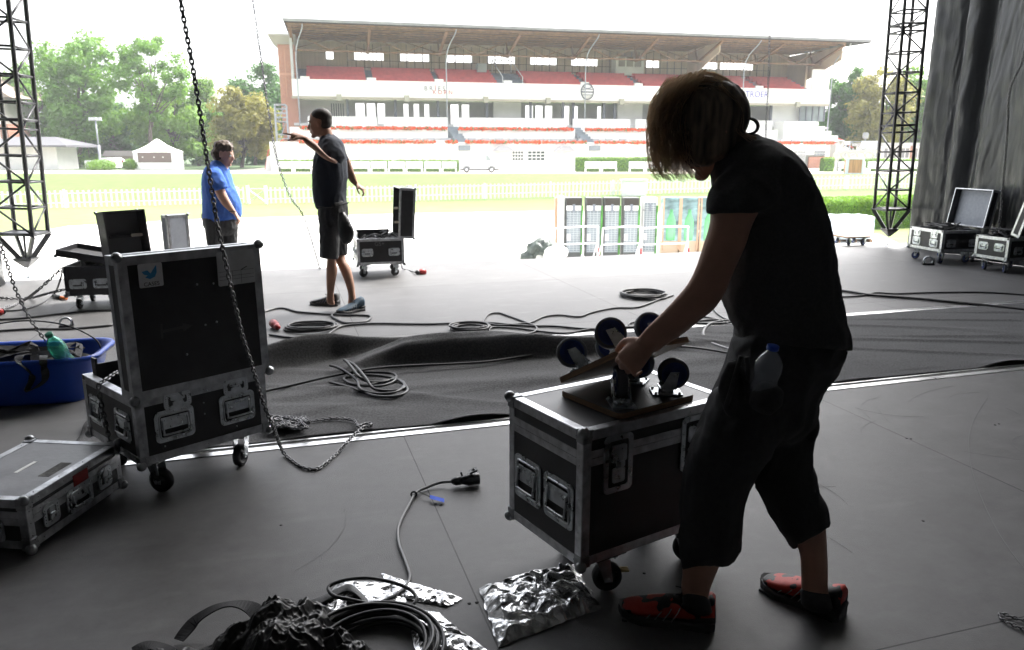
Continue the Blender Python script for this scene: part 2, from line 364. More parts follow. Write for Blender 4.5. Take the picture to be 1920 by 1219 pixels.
def handle(root, M, w_=.155, h_=.15):
    mb = MB(); ringplate(mb, w_, h_, .02, .02, .004, M)
    mb.tube([(x, y, .005) for x, y in rrect(w_-.036, h_-.036, .012)], .004, 6, True, M)
    nx = 5; rv = [(-w_/2+.012+(w_-.024)*i/(nx-1), s*(h_/2-.009), .004) for i in range(nx) for s in (-1, 1)]+[(s*(w_/2-.009), -h_/4+h_/2*i, .004) for i in range(2) for s in (-1, 1)]
    rivets(mb, rv, M); o = mb.build('handle', STEEL, root)
    d = MB(); d.prism(rrect(w_-.042, h_-.042, .01), .0005, .0015, M); d.build('dish_shade', RECSHADE, o)  # flat pan, painted dark for the shade inside the dish
    g = MB(); g.box((0, h_*.10, .0055), (w_-.05, h_*.38, .003), M, .001)
    g.tube(cr([(-w_/2+.03, h_*.22, .008), (-w_/2+.03, -h_*.18, .014), (-w_/2+.036, -h_*.24, .016), (w_/2-.036, -h_*.24, .016), (w_/2-.03, -h_*.18, .014), (w_/2-.03, h_*.22, .008)], 4), .0045, 6, M=M)
    rivets(g, [(-w_*.25+w_*.166*i, h_*.2, .007) for i in range(4)], M); g.build('grip', STEEL, o)
def latch(root, M, w_=.11, h_=.16):
    mb = MB(); ringplate(mb, w_, h_, .018, .018, .005, M)
    rivets(mb, [(sx*(w_/2-.009), -h_/2+.018+(h_-.036)*i/4, .005) for i in range(5) for sx in (-1, 1)], M)
    o = mb.build('latch', STEEL, root)
    d = MB(); d.prism(rrect(w_-.036, h_-.036, .01), .0005, .0015, M); d.build('dish_shade', RECSHADE, o)  # flat pan again, recess shade in its colour
    g = MB(); g.prism(rrect(w_-.055, h_*.3, .008), .002, .008, M@Matrix.Translation((0, h_*.18, 0))); g.prism(rrect(w_-.065, h_*.26, .008), .002, .007, M@Matrix.Translation((0, -h_*.2, 0)))
    g.prism(rrect(w_*.32, h_*.1, .004), .006, .014, M); g.build('twist_tab', STEEL, o)
def caster(root, M, h=.155, r=.05, blue=False, brake=False, lowered=0):
    """M: local frame, z=0 wheel contact, z=h mounting plate, wheel rolls along x"""
    f = MB(); wd = r*.32
    f.box((0, 0, h-.003), (r*1.9, r*1.5, .006), M, .001)
    f.lathe([(r*.5, h-.006), (r*.5, h-.02), (r*.32, h-.024)], 14, M)
    cxx = r*.42
    for s in (-1, 1):
        y = s*(wd+.008)
        f.add([M@Vector(p) for p in [(-r*.45, y, h-.02), (r*.5, y, h-.02), (cxx+r*.28, y, r*.8), (cxx-r*.28, y, r*.8), (-r*.45, y+s*.003, h-.02), (r*.5, y+s*.003, h-.02), (cxx+r*.28, y+s*.003, r*.8), (cxx-r*.28, y+s*.003, r*.8)]],
              [(0, 1, 2, 3), (7, 6, 5, 4), (0, 4, 5, 1), (1, 5, 6, 2), (2, 6, 7, 3), (3, 7, 4, 0)])
    f.box((0, 0, h-.022), (r*.95, 2*wd+.022, .005), M)
    W = M@Matrix.Translation((cxx, 0, r))@Matrix.Rotation(math.pi/2, 4, 'X')
    f.lathe([(.006, -wd-.014), (.006, wd+.014)], 8, W)
    for sx in (-1, 1):
        for sy in (-1, 1): f.lathe([(.005, h-.002), (.005, h+.0), (.005, h-.012)], 6, M@Matrix.Translation((sx*r*.75, sy*r*.6, 0)))
    o = f.build('caster', STEEL, root)
    t = MB(); t.lathe([(r*.80, -wd), (r*.97, -wd*.85), (r, -wd*.4), (r, wd*.4), (r*.97, wd*.85), (r*.80, wd)], 28, W, caps=False); t.build('tyre', RUBBER if not blue else mat('blue_grey_tyre', (.05, .055, .07), .5), o)
    t = MB(); t.lathe([(0.001, -wd*.8), (r*.3, -wd*.9), (r*.33, -wd*.5), (r*.62, -wd*.45), (r*.70, -wd*.95), (r*.82, -wd*.98), (r*.82, wd*.98), (r*.70, wd*.95), (r*.62, wd*.45), (r*.33, wd*.5), (r*.3, wd*.9), (.001, wd*.8)], 28, W)
    t.build('wheel', BLUEWH if blue else RUBBER, o)
    if brake:
        k = MB(); k.box((cxx+r*1.0, 0, r*1.35), (.045, .028, .004), M@Matrix.Translation((0, 0, 0)), .001)
        k.tube([M@Vector((cxx+.01, 0, r*1.7)), M@Vector((cxx+r*1.1, 0, r*1.35))], .004, 6)
        for s in (-1, 0, 1): k.tube([M@Vector((cxx+r*.7, s*.010, r*1.42)), M@Vector((cxx+r*1.45, s*.010, r*1.38))], .0022, 6)
        k.build('brake_pedal', mat('brass_pedal', (.55, .42, .2), .3, 1), o)
CORN = mat('corner_steel', (.30, .31, .32), .36, 1.0, nscale=30, namt=.3)
def corner(root, p, r=.022, m=None, sg=(1, 1, 1)):
    mb = MB(); mb.sphere(p, r, 12, 8)
    x, y, z = p; a, b, c = sg; e = r*.3
    mb.b2((x-e*a, y-e*b, z-e*c), (x+r*1.9*a, y+r*1.6*b, z+e*.2*c), .002)
    mb.b2((x-e*a*1.05, y-e*b, z-e*c), (x+e*.2*a, y+r*1.6*b, z+r*1.9*c), .002)
    mb.b2((x-e*a, y-e*b*1.05, z-e*c), (x+r*1.6*a, y+e*.2*b, z+r*1.9*c), .002)
    rivets(mb, [(x+r*1.5*a, y-e*b, z+r*.9*c), (x+r*.9*a, y-e*b, z+r*1.5*c), (x-e*a, y+r*1.5*b, z+r*.9*c)], None, .003)
    mb.build('corner', m or CORN, root)
def hollow(root, L, W, z0, z1, tk=.012, name='body', m=None, inner=None, floor_z=None):
    mb = MB(); mb.b2((0, 0, z0), (L, W, z0+tk)); mb.b2((0, 0, z0+tk), (tk, W, z1)); mb.b2((L-tk, 0, z0+tk), (L, W, z1))
    mb.b2((tk, 0, z0+tk), (L-tk, tk, z1)); mb.b2((tk, W-tk, z0+tk), (L-tk, W, z1)); o = mb.build(name, m or BLACK, root)
    i = MB(); fz = floor_z or z0+tk+.03; i.b2((tk+.001, tk+.001, z0+tk+.001), (L-tk-.001, W-tk-.001, fz)); i.build('lining', inner or FOAM, o); return o
def trims(root, L, W, z0, z1, t=.028, m=None, lid_z=None, top=True, e=.0018, strip=.022, name='edge_trim', sides='RLEB'):
    mb = MB(); m = m or ALU
    def angle(a, b, n1, n2):
        # two thin flanges meeting along the edge a-b; n1,n2 inward directions along the two faces
        a = Vector(a); b = Vector(b); n1 = Vector(n1); n2 = Vector(n2)
        for f1, out in ((n1, -n2), (n2, -n1)):
            lo = [min(p, q) for p, q in zip(a-n1*e-n2*e, b+f1*t)]
            c0 = a+out*e; c1 = b+f1*t
            lo = [min(c0[i], c1[i]) for i in range(3)]; hi = [max(c0[i], c1[i]) for i in range(3)]
            mb.b2(lo, hi)
    X, Y, Z = (1, 0, 0), (0, 1, 0), (0, 0, 1); nX, nY, nZ = (-1, 0, 0), (0, -1, 0), (0, 0, -1)
    for x, y, a, b in ((0, 0, X, Y), (L, 0, nX, Y), (0, W, X, nY), (L, W, nX, nY)): angle((x, y, z0+t), (x, y, z1-t*(1 if top else .6)), a, b)
    for z, c in ((z0, Z), (z1, nZ)):
        for y, b in ((0, Y), (W, nY)): angle((0, y, z), (L, y, z), b, c)
        for x, a in ((0, X), (L, nX)): angle((x, t, z), (x, W-t, z), a, c)
    if lid_z:
        for zz in (lid_z, lid_z-strip-.002):
            mb.b2((t, -e*1.4, zz), (L-t, 0, zz+strip)); mb.b2((t, W, zz), (L-t, W+e*1.4, zz+strip)); mb.b2((-e*1.4, t, zz), (0, W-t, zz+strip)); mb.b2((L, t, zz), (L+e*1.4, W-t, zz+strip))
    # rivet rows
    n = max(3, int(L/.11))
    for z in (z0+t*.5, z1-t*.5)+((lid_z+strip*.5, lid_z-strip*.5) if lid_z else ()):
        for i in range(n): rivets(mb, [(L*(i+.5)/n, -e, z), (L*(i+.5)/n, W+e, z)], None, .003)
        k = max(2, int(W/.11))
        for i in range(k): rivets(mb, [(-e, W*(i+.5)/k, z), (L+e, W*(i+.5)/k, z)], None, .003)
    for i in range(n):
        x = L*(i+.5)/n
        if top: rivets(mb, [(x, t*.5, z1+e), (x, W-t*.5, z1+e)], None, .003)
    for i in range(3):
        z = z0+(z1-z0)*(i+1)/4; rivets(mb, [(t*.5, -e, z), (-e, t*.5, z), (L-t*.5, -e, z), (-e, W-t*.5, z), (L+e, t*.5, z)], None, .003)
    mb.build(name, m, root)
def corners(root, L, W, z0, z1, r=.02, top=True, m=None):
    for x, a in ((0, 1), (L, -1)):
        for y, b in ((0, 1), (W, -1)):
            corner(root, (x, y, z0), r, m, (a, b, 1))
            if top: corner(root, (x, y, z1), r, m, (a, b, -1))
def fit(face, u, v, L, W):
    if face == 'R': return frameM((u, -.002, v), (1, 0, 0), (0, 0, 1))
    if face == 'L': return frameM((-.002, u, v), (0, -1, 0), (0, 0, 1))
    if face == 'E': return frameM((L+.002, u, v), (0, 1, 0), (0, 0, 1))
    return frameM((u, W+.002, v), (-1, 0, 0), (0, 0, 1))
def tray(root, M, a, b, d, tk=.01, t=.025, m=None, inner=None, trimm=None, name='lid', cor=.016):
    """open lid: a along x, b along y, depth d; closed panel at z=0, open at z=d"""
    mb = MB(); bx = lambda lo, hi: mb.b2(lo, hi, 0, M)
    bx((0, 0, 0), (a, b, tk)); bx((0, 0, tk), (tk, b, d)); bx((a-tk, 0, tk), (a, b, d)); bx((tk, 0, tk), (a-tk, tk, d)); bx((tk, b-tk, tk), (a-tk, b, d))
    o = mb.build(name, m or BLACK, root)
    mb = MB(); bx((tk+.001, tk+.001, tk+.001), (a-tk-.001, b-tk-.001, tk+.006)); mb.build('lid_lining', inner or FOAM, o)
    mb = MB(); e = .0016
    for z0_, z1_ in ((-e, 0), (d, d+e)):
        w2 = t if z0_ < 0 else tk
        bx((-e, -e, z0_), (a+e, w2, z1_)); bx((-e, b-w2, z0_), (a+e, b+e, z1_)); bx((-e, w2, z0_), (w2, b-w2, z1_)); bx((a-w2, w2, z0_), (a+e, b-w2, z1_))
    for z0_, z1_ in ((0, t), (d-t*.8, d)):
        bx((-e, -e, z0_), (a+e, 0, z1_)); bx((-e, b, z0_), (a+e, b+e, z1_)); bx((-e, 0, z0_), (0, b, z1_)); bx((a, 0, z0_), (a+e, b, z1_))
    for x in (0, a):
        for y in (0, b):
            sx = 1 if x == 0 else -1; sy = 1 if y == 0 else -1
            bx((x-e*sx*1.4, y, t), (x, y+sy*t, d-t*.8)); bx((x, y-e*sy*1.4, t), (x+sx*t, y, d-t*.8))
    mb.build('lid_trim', trimm or ALU, o)
    for x in (0, a):
        for y in (0, b): MB().sphere((x, y, 0), cor, 10, 7, M=M).build('lid_corner', CORN, o)
    return o
def casters4(root, L, W, h, r, blue=False, ins=.085, angs=(200, 250, 160, 300), brake=(), pos=None):
    pos = pos or ((ins, ins), (L-ins, ins), (ins, W-ins), (L-ins, W-ins))
    for k, (x, y) in enumerate(pos):
        M = Matrix.Translation((x, y, 0))@Matrix.Rotation(rad(angs[k]), 4, 'Z'); caster(root, M, h, r, blue, k in brake)
    for x, y in pos: MB().b2((x-.06, max(.002, y-.055), h), (x+.06, y+.055, h+.012)).build('caster_pad', BLACK, root)
# ---- A: front case on wheels, closed
A = thing('flight_case', 'large closed black flight case on wheels with two caster boards on its lid', 'flight case', (.214, 2.132, 0), rad(32.3), 'black flight cases')
L_, W_, z0, z1 = .63, .415, .155, .60
mb = MB(); mb.b2((0, 0, z0), (L_, W_, z1)); mb.build('body', BLACK, A)
trims(A, L_, W_, z0, z1, .03, lid_z=.512, strip=.024); corners(A, L_, W_, z0, z1, .019)
for u in (.295, .118): handle(A, fit('L', u, .335, L_, W_), .158, .155)
latch(A, fit('R', .135, .475, L_, W_), .115, .19); latch(A, fit('R', .46, .475, L_, W_), .115, .19)
casters4(A, L_, W_, .142, .050, angs=(335, 300, 160, 300), brake=(0,), pos=((.135, .065), (.50, .065), (.22, .31), (.52, .31)))
# ---- B: tall open case with its lid stood on the front edge
B = thing('flight_case', 'open black flight case with its big stickered lid upright behind the hanging chain', 'flight case', (-1.512, 2.885, 0), rad(48), 'black flight cases')
L_, W_, z0, z1 = .575, .56, .165, .445
hollow(B, L_, W_, z0, z1, .012, floor_z=.24); trims(B, L_, W_, z0, z1, .034, GREYTRIM, top=False); corners(B, L_, W_, z0, z1, .02, top=False)
for u in (.15, .43): handle(B, fit('R', u, .31, L_, W_), .165, .135); handle(B, fit('L', u-.01, .31, L_, W_), .15, .13)
for u in (.17, .43): latch(B, fit('R', u, .41, L_, W_), .115, .07)
casters4(B, L_, W_, .155, .052, ins=.09, angs=(300, 215, 100, 200))
ld = tray(B, frameM((-.006, -.02, z1+.004), (1, 0, 0), (0, -.02, 1)), L_+.02, .575, .115, t=.034, trimm=GREYTRIM, cor=.022)
for ch in (ld,)+tuple(ld.children):          # the tray opens towards the back: mirror its depth
    for v in ch.data.vertices: v.co.y = -.02+(-.02-v.co.y)
    ch.data.flip_normals()
mb = MB(); mb.b2((.04, .50, z1-.13), (.05, .545, z1+.075)); mb.b2((.05, .50, z1-.13), (.14, .512, z1+.05)); mb.build('divider_board', BLACK, B)
STK = mat('sticker_white', (.62, .64, .66), .5, nscale=40, namt=.06); STB = mat('sticker_blue', (.04, .28, .55), .5)
LF = lambda x, z: frameM((x, -.0235, z), (1, 0, 0), (0, -.02, 1))
mb = MB(); mb.prism(rrect(.094, .094, .006), 0, .0008, LF(.108, .945)); s1 = mb.build('sticker', STK, B); tag(s1, 'white sticker with a blue bird and the word CASES')
mb = MB(); mb.prism([(-.034, .012), (-.012, .016), (0, .002), (.008, .014), (.024, .034), (.024, .006), (.016, -.012), (-.004, -.020), (-.022, -.012), (-.012, -.004), (-.026, .0)], .001, .0016, LF(.108, .950)); mb.build('bird_mark', STB, s1)
text_mesh('CASES', .022, LF(.108, .910)@Matrix.Translation((0, 0, .0012)), 'lettering', mat('ink', (.02, .02, .02), .6), s1, .0004)
mb = MB(); mb.prism(rrect(.17, .145, .008), 0, .0008, LF(.468, .935)); s2 = mb.build('label_sheet', mat('label_grey', (.50, .51, .52), .5, nscale=20, namt=.1), B)
mb = MB(); M = LF(.468, .935)
for y in (-.012, -.032, -.047): mb.box((0, y, .0012), (.16, .0012, .0006), M)
for x in (-.02, .02): mb.box((x, -.04, .0012), (.0012, .055, .0006), M)
mb.box((.03, -.018, .0012), (.03, .004, .0006), M@Matrix.Rotation(.4, 4, 'Z')); mb.build('printed_lines', MATS['ink'], s2)
mb = MB(); M = LF(.185, .715); mb.prism([(-.055, -.008), (.03, -.004), (.03, -.017), (.07, .002), (.03, .019), (.03, .008), (-.05, .004)], 0, .0006, M); mb.prism([(-.062, -.03), (-.054, -.03), (-.052, .03), (-.06, .03)], 0, .0006, M)
mb.build('arrow_mark', mat('arrow_grey', (.06, .06, .06), .6), B)
rv = MB(); rivets(rv, [(.28, -.004, .32), (.28, -.004, .37), (.10, -.004, .225), (.42, -.004, .225), (.30, -.004, .42)], None, .004)
rivets(rv, [(.29, -.024, .885), (.36, -.024, .88), (.31, -.024, .71), (.36, -.024, .715), (.22, -.024, .60)], None, .005); rv.build('rivets', STEEL, B)
# ---- C: low grey-topped case at the left edge
C_ = thing('flight_case', 'low closed flight case with worn grey lid and red tape at the left', 'flight case', (-1.722, 2.465, 0), rad(84), 'black flight cases')
L_, W_, z0, z1 = .545, .40, .03, .218
mb = MB(); mb.b2((0, 0, z0), (L_, W_, z1-.003)); mb.build('body', BLACK, C_)
mb = MB(); mb.b2((.02, .02, z1-.003), (L_-.02, W_-.02, z1)); mb.build('lid_panel', mat('worn_grey', (.16, .165, .18), .38, nscale=7, namt=.25, bump=.1, bscale=40), C_)
trims(C_, L_, W_, z0, z1, .03, GREYTRIM, lid_z=.148, strip=.026); corners(C_, L_, W_, z0, z1, .02)
latch(C_, fit('R', .115, .115, L_, W_), .085, .085); latch(C_, fit('R', .43, .115, L_, W_), .085, .085); handle(C_, fit('R', .275, .105, L_, W_), .15, .10)
handle(C_, fit('L', .15, .1, L_, W_), .12, .09)
mb = MB(); mb.b2((.25, -.0045, .145), (.335, -.003, .20)); mb.build('red_tape', RED, C_)
mb = MB(); mb.b2((.22, .20, z1), (.33, .215, z1+.001)); mb.build('white_tape', WHITE, C_)
mb = MB(); mb.b2((.20, .055, z1), (.33, .10, z1+.001)); mb.build('worn_tape', mat('worn_tape', (.07, .07, .065), .8, nscale=60, namt=.6), C_)
mb = MB()
for x in (.05, L_-.05):
    for y in (.05, W_-.05): mb.lathe([(.02, 0), (.017, z0)], 10, Matrix.Translation((x, y, 0)))
mb.build('foot', RUBBER, C_)
def clutter(root, L, W, z, m, n=16, seed=1, name='stowed_cables', h=.07):
    R = random.Random(seed); mb = MB()
    for i in range(n):
        p = [Vector((R.uniform(.05, L-.05), R.uniform(.05, W-.05), z+R.uniform(-.05, h))) for _ in range(4)]
        mb.tube(cr(p, 5), R.uniform(.005, .012), 6)
    for i in range(n//3): mb.sphere((R.uniform(.08, L-.08), R.uniform(.08, W-.08), z+R.uniform(-.04, h*.5)), .04, 8, 6, (1.5, 1, .7))
    return mb.build(name, m, root)
# ---- D: far left
DM = frameM((.33, .12, .09), (.85, .53, 0.02), (-.17, .02, 1))
D = thing('flight_case', 'open black flight case at the far left holding chains, behind the blue tub', 'flight case', (-4.07, 6.80, 0), rad(12), 'black flight cases')
L_, W_, z0, z1 = .44, .50, .135, .40
hollow(D, L_, W_, z0, z1); trims(D, L_, W_, z0, z1, .028, DSTEEL, top=False); corners(D, L_, W_, z0, z1, .02, False)
for u in (.11, .31): handle(D, fit('R', u, .24, L_, W_), .145, .09)
casters4(D, L_, W_, .125, .045, angs=(260, 290, 90, 80)); clutter(D, L_, W_, .38, CHAINM, 10, 4)
o = tray(D, DM, .36, .78, .22, inner=mat('lid_grey', (.11, .11, .112), .6), trimm=DSTEEL)
for ch in (o,)+tuple(o.children):
    for v in ch.data.vertices: pass
M = DM
for y in (.35, .55): MB().box((.20, y, .05), (.26, .03, .04), M).build('foam_rail', FOAM, D); MB().box((.30, y, .085), (.10, .03, .03), M, .006).build('padded_end', mat('cream_foam', (.6, .55, .45), .8), D)
Dl = thing('case_lid', 'thin black case lid lying tilted on top of the far left open case', 'case lid', (-4.12, 6.80, .50), rad(10), 'loose case lids')
tray(Dl, frameM((0, 0, 0), (1, 0, -.20), (0, 1, 0)), .62, .5, .06, trimm=DSTEEL)
# ---- E: lid standing behind B
zt0_ = Q(312, 402, 7.6).z
E_ = thing('case_lid', 'upright narrow case lid with light grey outer panel behind the tall open case', 'case lid', (0, 0, 0), 0, 'loose case lids')
tray(E_, frameM((0, 0, 0), (-.6, -.8, 0), (0, 0, 1)), .22, zt0_, .11, m=GREYLINE)
for o in (E_.children[0],)+tuple(E_.children[0].children): o.rotation_euler = (0, 0, 0)
p0 = Q(333, 402, 7.6); E_.location = (p0.x+.10, p0.y, 0)
bpy.data.objects.remove(E_.children[0].children[0]) if False else None
# ---- M: middle case behind the pointing man
Mc = thing('flight_case', 'open black flight case with upright side lid and GS+ lettering behind the pointing man', 'flight case', (-1.764, 8.60, 0), rad(16), 'black flight cases')
L_, W_, z0, z1 = .535, .56, .15, .445
hollow(Mc, L_, W_, z0, z1); trims(Mc, L_, W_, z0, z1, .028, top=False); corners(Mc, L_, W_, z0, z1, .02, False)
for u in (.115, .42): handle(Mc, fit('R', u, .29, L_, W_), .13, .09)
for u in (.15, .41): handle(Mc, fit('L', u, .29, L_, W_), .13, .10)
casters4(Mc, L_, W_, .14, .048, angs=(200, 200, 20, 20)); clutter(Mc, L_, W_, .44, mat('cable_mix', (.12, .12, .125), .5, nscale=10, namt=.8), 14, 7)
tray(Mc, frameM((L_+.12, W_, z1-.01), (0, -1, 0), (.06, 0, 1)), W_, .57, .18)
o = Mc.children[-1]
for y in (.18, .34):
    mb = MB(); mb.box((L_-.07, .05, z1+y), (.05, .03, .025), None, .006); mb.build('padded_end', MATS['cream_foam'], Mc)
mb = MB(); mb.b2((.02, .30, z1-.1), (.40, .31, z1+.08)); mb.b2((.02, .14, z1-.1), (.03, .30, z1+.06)); mb.build('divider_board', BLACK, Mc)
text_mesh('GS+', .065, frameM((.255, -.0025, .385), (1, 0, 0), (0, 0, 1)), 'lettering', mat('chalk_grey', (.16, .16, .16), .7), Mc, .0008)
# ---- R and RR: right hand cases in front of the curtain
Rc = thing('flight_case', 'open flight case with pale grey lid interior at the foot of the black curtain', 'flight case', (5.499, 9.675, 0), rad(10), 'black flight cases')
L_, W_, z0, z1 = .55, .62, .16, .43
hollow(Rc, L_, W_, z0, z1); trims(Rc, L_, W_, z0, z1, .034, top=False); corners(Rc, L_, W_, z0, z1, .022, False)
for u in (.15, .47): handle(Rc, fit('L', u, .26, L_, W_), .145, .105); handle(Rc, fit('R', u-.02, .27, L_, W_), .13, .10); latch(Rc, fit('L', u, .375, L_, W_), .12, .10)
casters4(Rc, L_, W_, .15, .05, True, angs=(200, 160, 120, 100)); clutter(Rc, L_, W_, .43, mat('dark_gear', (.04, .04, .042), .6, nscale=10, namt=.8), 14, 3)
tray(Rc, frameM((L_+.10, W_, z1+.02), (0, -1, 0), (.16, 0, 1)), W_+.03, .48, .11, inner=GREYLINE)
o = Rc.children[-1]
for q in (Rc, Mc):
    pass
Rr = thing('flight_case', 'open flight case with blue wheels, cut off by the right photo edge', 'flight case', (5.85, 8.90, 0), rad(16), 'black flight cases')
L_, W_, z0, z1 = .60, .46, .155, .42
hollow(Rr, L_, W_, z0, z1); trims(Rr, L_, W_, z0, z1, .034, top=False); corners(Rr, L_, W_, z0, z1, .022, False)
for u in (.12, .34): handle(Rr, fit('L', u, .30, L_, W_), .135, .095)
for u in (.15, .45): handle(Rr, fit('R', u, .27, L_, W_), .135, .095)
casters4(Rr, L_, W_, .145, .05, True, angs=(230, 230, 240, 200)); clutter(Rr, L_, W_, .43, MATS['dark_gear'], 14, 9)
tray(Rr, frameM((L_, -.11, z1+.02), (-1, 0, 0), (0.0, -.28, 1)), L_, .44, .11)
# ---- caster boards
def dolly(name, label, M, a=.33, b=.30, blue=True, group='caster boards', flip=True, ins=.07, r=.053, angs=(30, 200, 80, 260), cat='caster board', skip=()):
    t = thing(name, label, cat, (0, 0, 0), 0, group); t.matrix_world = M
    mb = MB(); mb.prism([(x+a/2, y+b/2) for x, y in rrect(a, b, .02)], 0, .018); mb.build('board', PLY if flip else PLY, t)
    mb = MB(); z = (.018, .0195) if flip else (-.0015, 0); mb.prism([(x+a/2, y+b/2) for x, y in rrect(a-.002, b-.002, .02)], *z); mb.build('black_facing', BLACK, t)
    for k, (x, y) in enumerate(((ins, ins), (a-ins, ins), (ins, b-ins), (a-ins, b-ins))):
        if k in skip: continue
        Mx = Matrix.Translation((x, y, 0))
        if flip: Mx = Mx@Matrix.Translation((0, 0, .0195+.122))@Matrix.Rotation(math.pi, 4, 'X')@Matrix.Rotation(rad(angs[k]), 4, 'Z')
        else: Mx = Mx@Matrix.Translation((0, 0, -.0015-.122))@Matrix.Rotation(rad(angs[k]), 4, 'Z')
        caster(t, Mx, .122, r, blue)
    return t
dolly('caster_board', 'upturned plywood caster board lying flat on the closed flight case', Matrix.Translation((.336, 2.235, .6035))@Matrix.Rotation(rad(35), 4, 'Z'), .345, .30, angs=(300, 35, 215, 60), skip=(2,))
a, b, c = Vector((.165, 2.484, .645)), Vector((.356, 2.27, .812)), Vector((.611, 2.49, .793))
dolly('caster_board', 'upturned plywood caster board tilted and gripped by the long-haired man', frameM(b, c-b, a-b), .335, .335, angs=(221, 205, 221, 221))
dolly('caster_board', 'small caster board standing on its blue wheels near the far deck edge', Matrix.Translation(P(1588, 462, .0)+Vector((0, 0, .1235)))@Matrix.Rotation(rad(14), 4, 'Z'), .42, .40, flip=False)
# ================================================================== CURTAINS AND TRUSSES
PVC = mat('black_tarpaulin', (.030, .032, .035), .32, nscale=3, namt=.2, bump=.5, bscale=26, stretch=(1, 1, .22))
def curtain(name, label, fn, nu, nv, m=PVC, h=7.35):
    mb = MB(); mb.grid(fn, nu, nv); o = mb.build(name, m); s = o.modifiers.new('s', 'SOLIDIFY'); s.thickness = .004; return tag(o, label, 'curtain', 'stage side curtains')
def rc(u, v):
    # u along the wall from its far end towards the camera, v height
    b = 9.35-u*14.3; z = v*10.75
    w1 = noise.noise(Vector((b*2.3, z*.10, 1))); w2 = noise.noise(Vector((b*.8+z*.12, z*.25, 4))); w3 = noise.noise(Vector((b*5.5+z*.9, z*1.6-b*1.1, 8)))
    fold = .17*math.exp(-((b-8.35+.02*z)/.13)**2)+.12*math.exp(-((b-8.75)/.10)**2)
    w4 = noise.noise(Vector((b*4.5, z*.25+w1, 31))); w5 = (1-2.4*abs(noise.noise(Vector((b*13+z*1.1+w1*4, z*2.2-b*2, 5)))))
    a = 8.95+.09*w1+.06*w2+.035*w4+.014*w3+.009*w5+fold-.5*max(0, b-8.6)*0
    a += .35*(max(0, (b-8.4))**1)                  # the far edge turns towards the truss
    return S(a, b, z+.002)
curtain('side_curtain', 'tall crumpled shiny black tarpaulin curtain hanging on the right side of the stage', rc, 900, 420)
def lc(u, v):
    b = 9.45-u*14.4; z = v*10.75+.0
    a = -2.93+.05*noise.noise(Vector((b*3, z*.15, 21)))+.012*noise.noise(Vector((b*9, z*3, 23)))
    return S(a, b, z+.002)
curtain('side_curtain', 'grey tarpaulin curtain edge at the left border of the photo', lc, 200, 40)
def truss(name, label, bot, top, w_, nb, rz, tip, cells=.5, fc=(0, 3)):
    t = thing(name, label, 'truss', (0, 0, 0), 0, 'black truss towers')
    bot = Vector(bot); top = Vector(top); ax = (top-bot).normalized(); L = (top-bot).length
    x = Vector((math.cos(rz), math.sin(rz), 0)); x = (x-ax*x.dot(ax)).normalized(); y = ax.cross(x)
    M = Matrix((x, y, ax)).transposed().to_4x4(); M.translation = bot
    h = w_/2; cs = [(-h, -h), (h, -h), (h, h), (-h, h)]
    sec = cells*4; k = 0; z = 0
    for i, (cx_, cy_) in enumerate(cs):
        mb = MB(); mb.tube([M@Vector((cx_, cy_, 0)), M@Vector((cx_, cy_, L))], .024, 8); mb.build('chord', TRUSSM, t)
    n = int(L/cells); mb = MB(); mg = MB()
    for i in range(n+1):
        z = i*cells
        for j in range(4):
            a = cs[j]; b = cs[(j+1) % 4]
            mb.tube([M@Vector((*a, z)), M@Vector((*b, z))], .014, 6)
            if i < n:
                p, q = (a, b) if (i+j) % 2 else (b, a)
                if j in fc: mg.tube([M@Vector((*p, z)), M@Vector((*q, z+cells))], .012, 6)
        if i % 5 == 4:
            for j in range(4): mb.tube([M@Vector((*cs[j], z+.1)), M@Vector((*cs[(j+1) % 4], z+.1))], .018, 6)
    o = mb.build('cross_bars', TRUSSM, t); o['kind'] = 'stuff'; o = mg.build('diagonals', TRUSSM, t); o['kind'] = 'stuff'
    mb = MB(); tp = Vector((0, 0, -tip))
    mb.box((0, 0, -.01), (w_+.06, w_+.06, .02), M)
    for j in range(4):
        a = Vector((cs[j][0]*1.05, cs[j][1]*1.05, -.02)); mb.bar(M@a, M@(tp+Vector((a.x*.18, a.y*.18, .08))), .03, .05)
    mb.rings([[M@Vector((s*cx_*2, s*cy_*2, z)) for cx_, cy_ in cs] for s, z in ((.28, -tip*.72), (.24, -tip*.8), (.05, -tip))], smooth=False)
    mb.tube([M@Vector((0, 0, -.02)), M@(tp+Vector((0, 0, .06)))], .012, 6)
    mb.build('base_cone', TRUSSM, t)
    mb = MB(); e = M@tp; mb.tube([e+Vector((0, 0, .03)), Vector((e.x, e.y, 0))], .008, 6); mb.lathe([(.05, 0), (.05, .008)], 12, Matrix.Translation((e.x, e.y, 0))); mb.build('foot_rod', STEEL, t)
    return t
# right tower: lower corner frame at (1642..1702, 390), tip at (1667, 440)
Yr = P(1667, 462).y
truss('truss_tower', 'slim black truss tower hanging over the far right deck corner', Q(1671, 391, Yr), Q(1705, 0, Yr)+(Q(1705, 0, Yr)-Q(1671, 391, Yr))*.9, .34, 0, rad(6), .42, .28)
Yl = P(50, 521).y
truss('truss_tower', 'slim black truss tower hanging over the far left deck corner', Q(44, 436, Yl), Q(-2, 0, Yl)+(Q(-2, 0, Yl)-Q(44, 436, Yl))*1.5, .36, 0, rad(6), .40, .285, (0, 1))
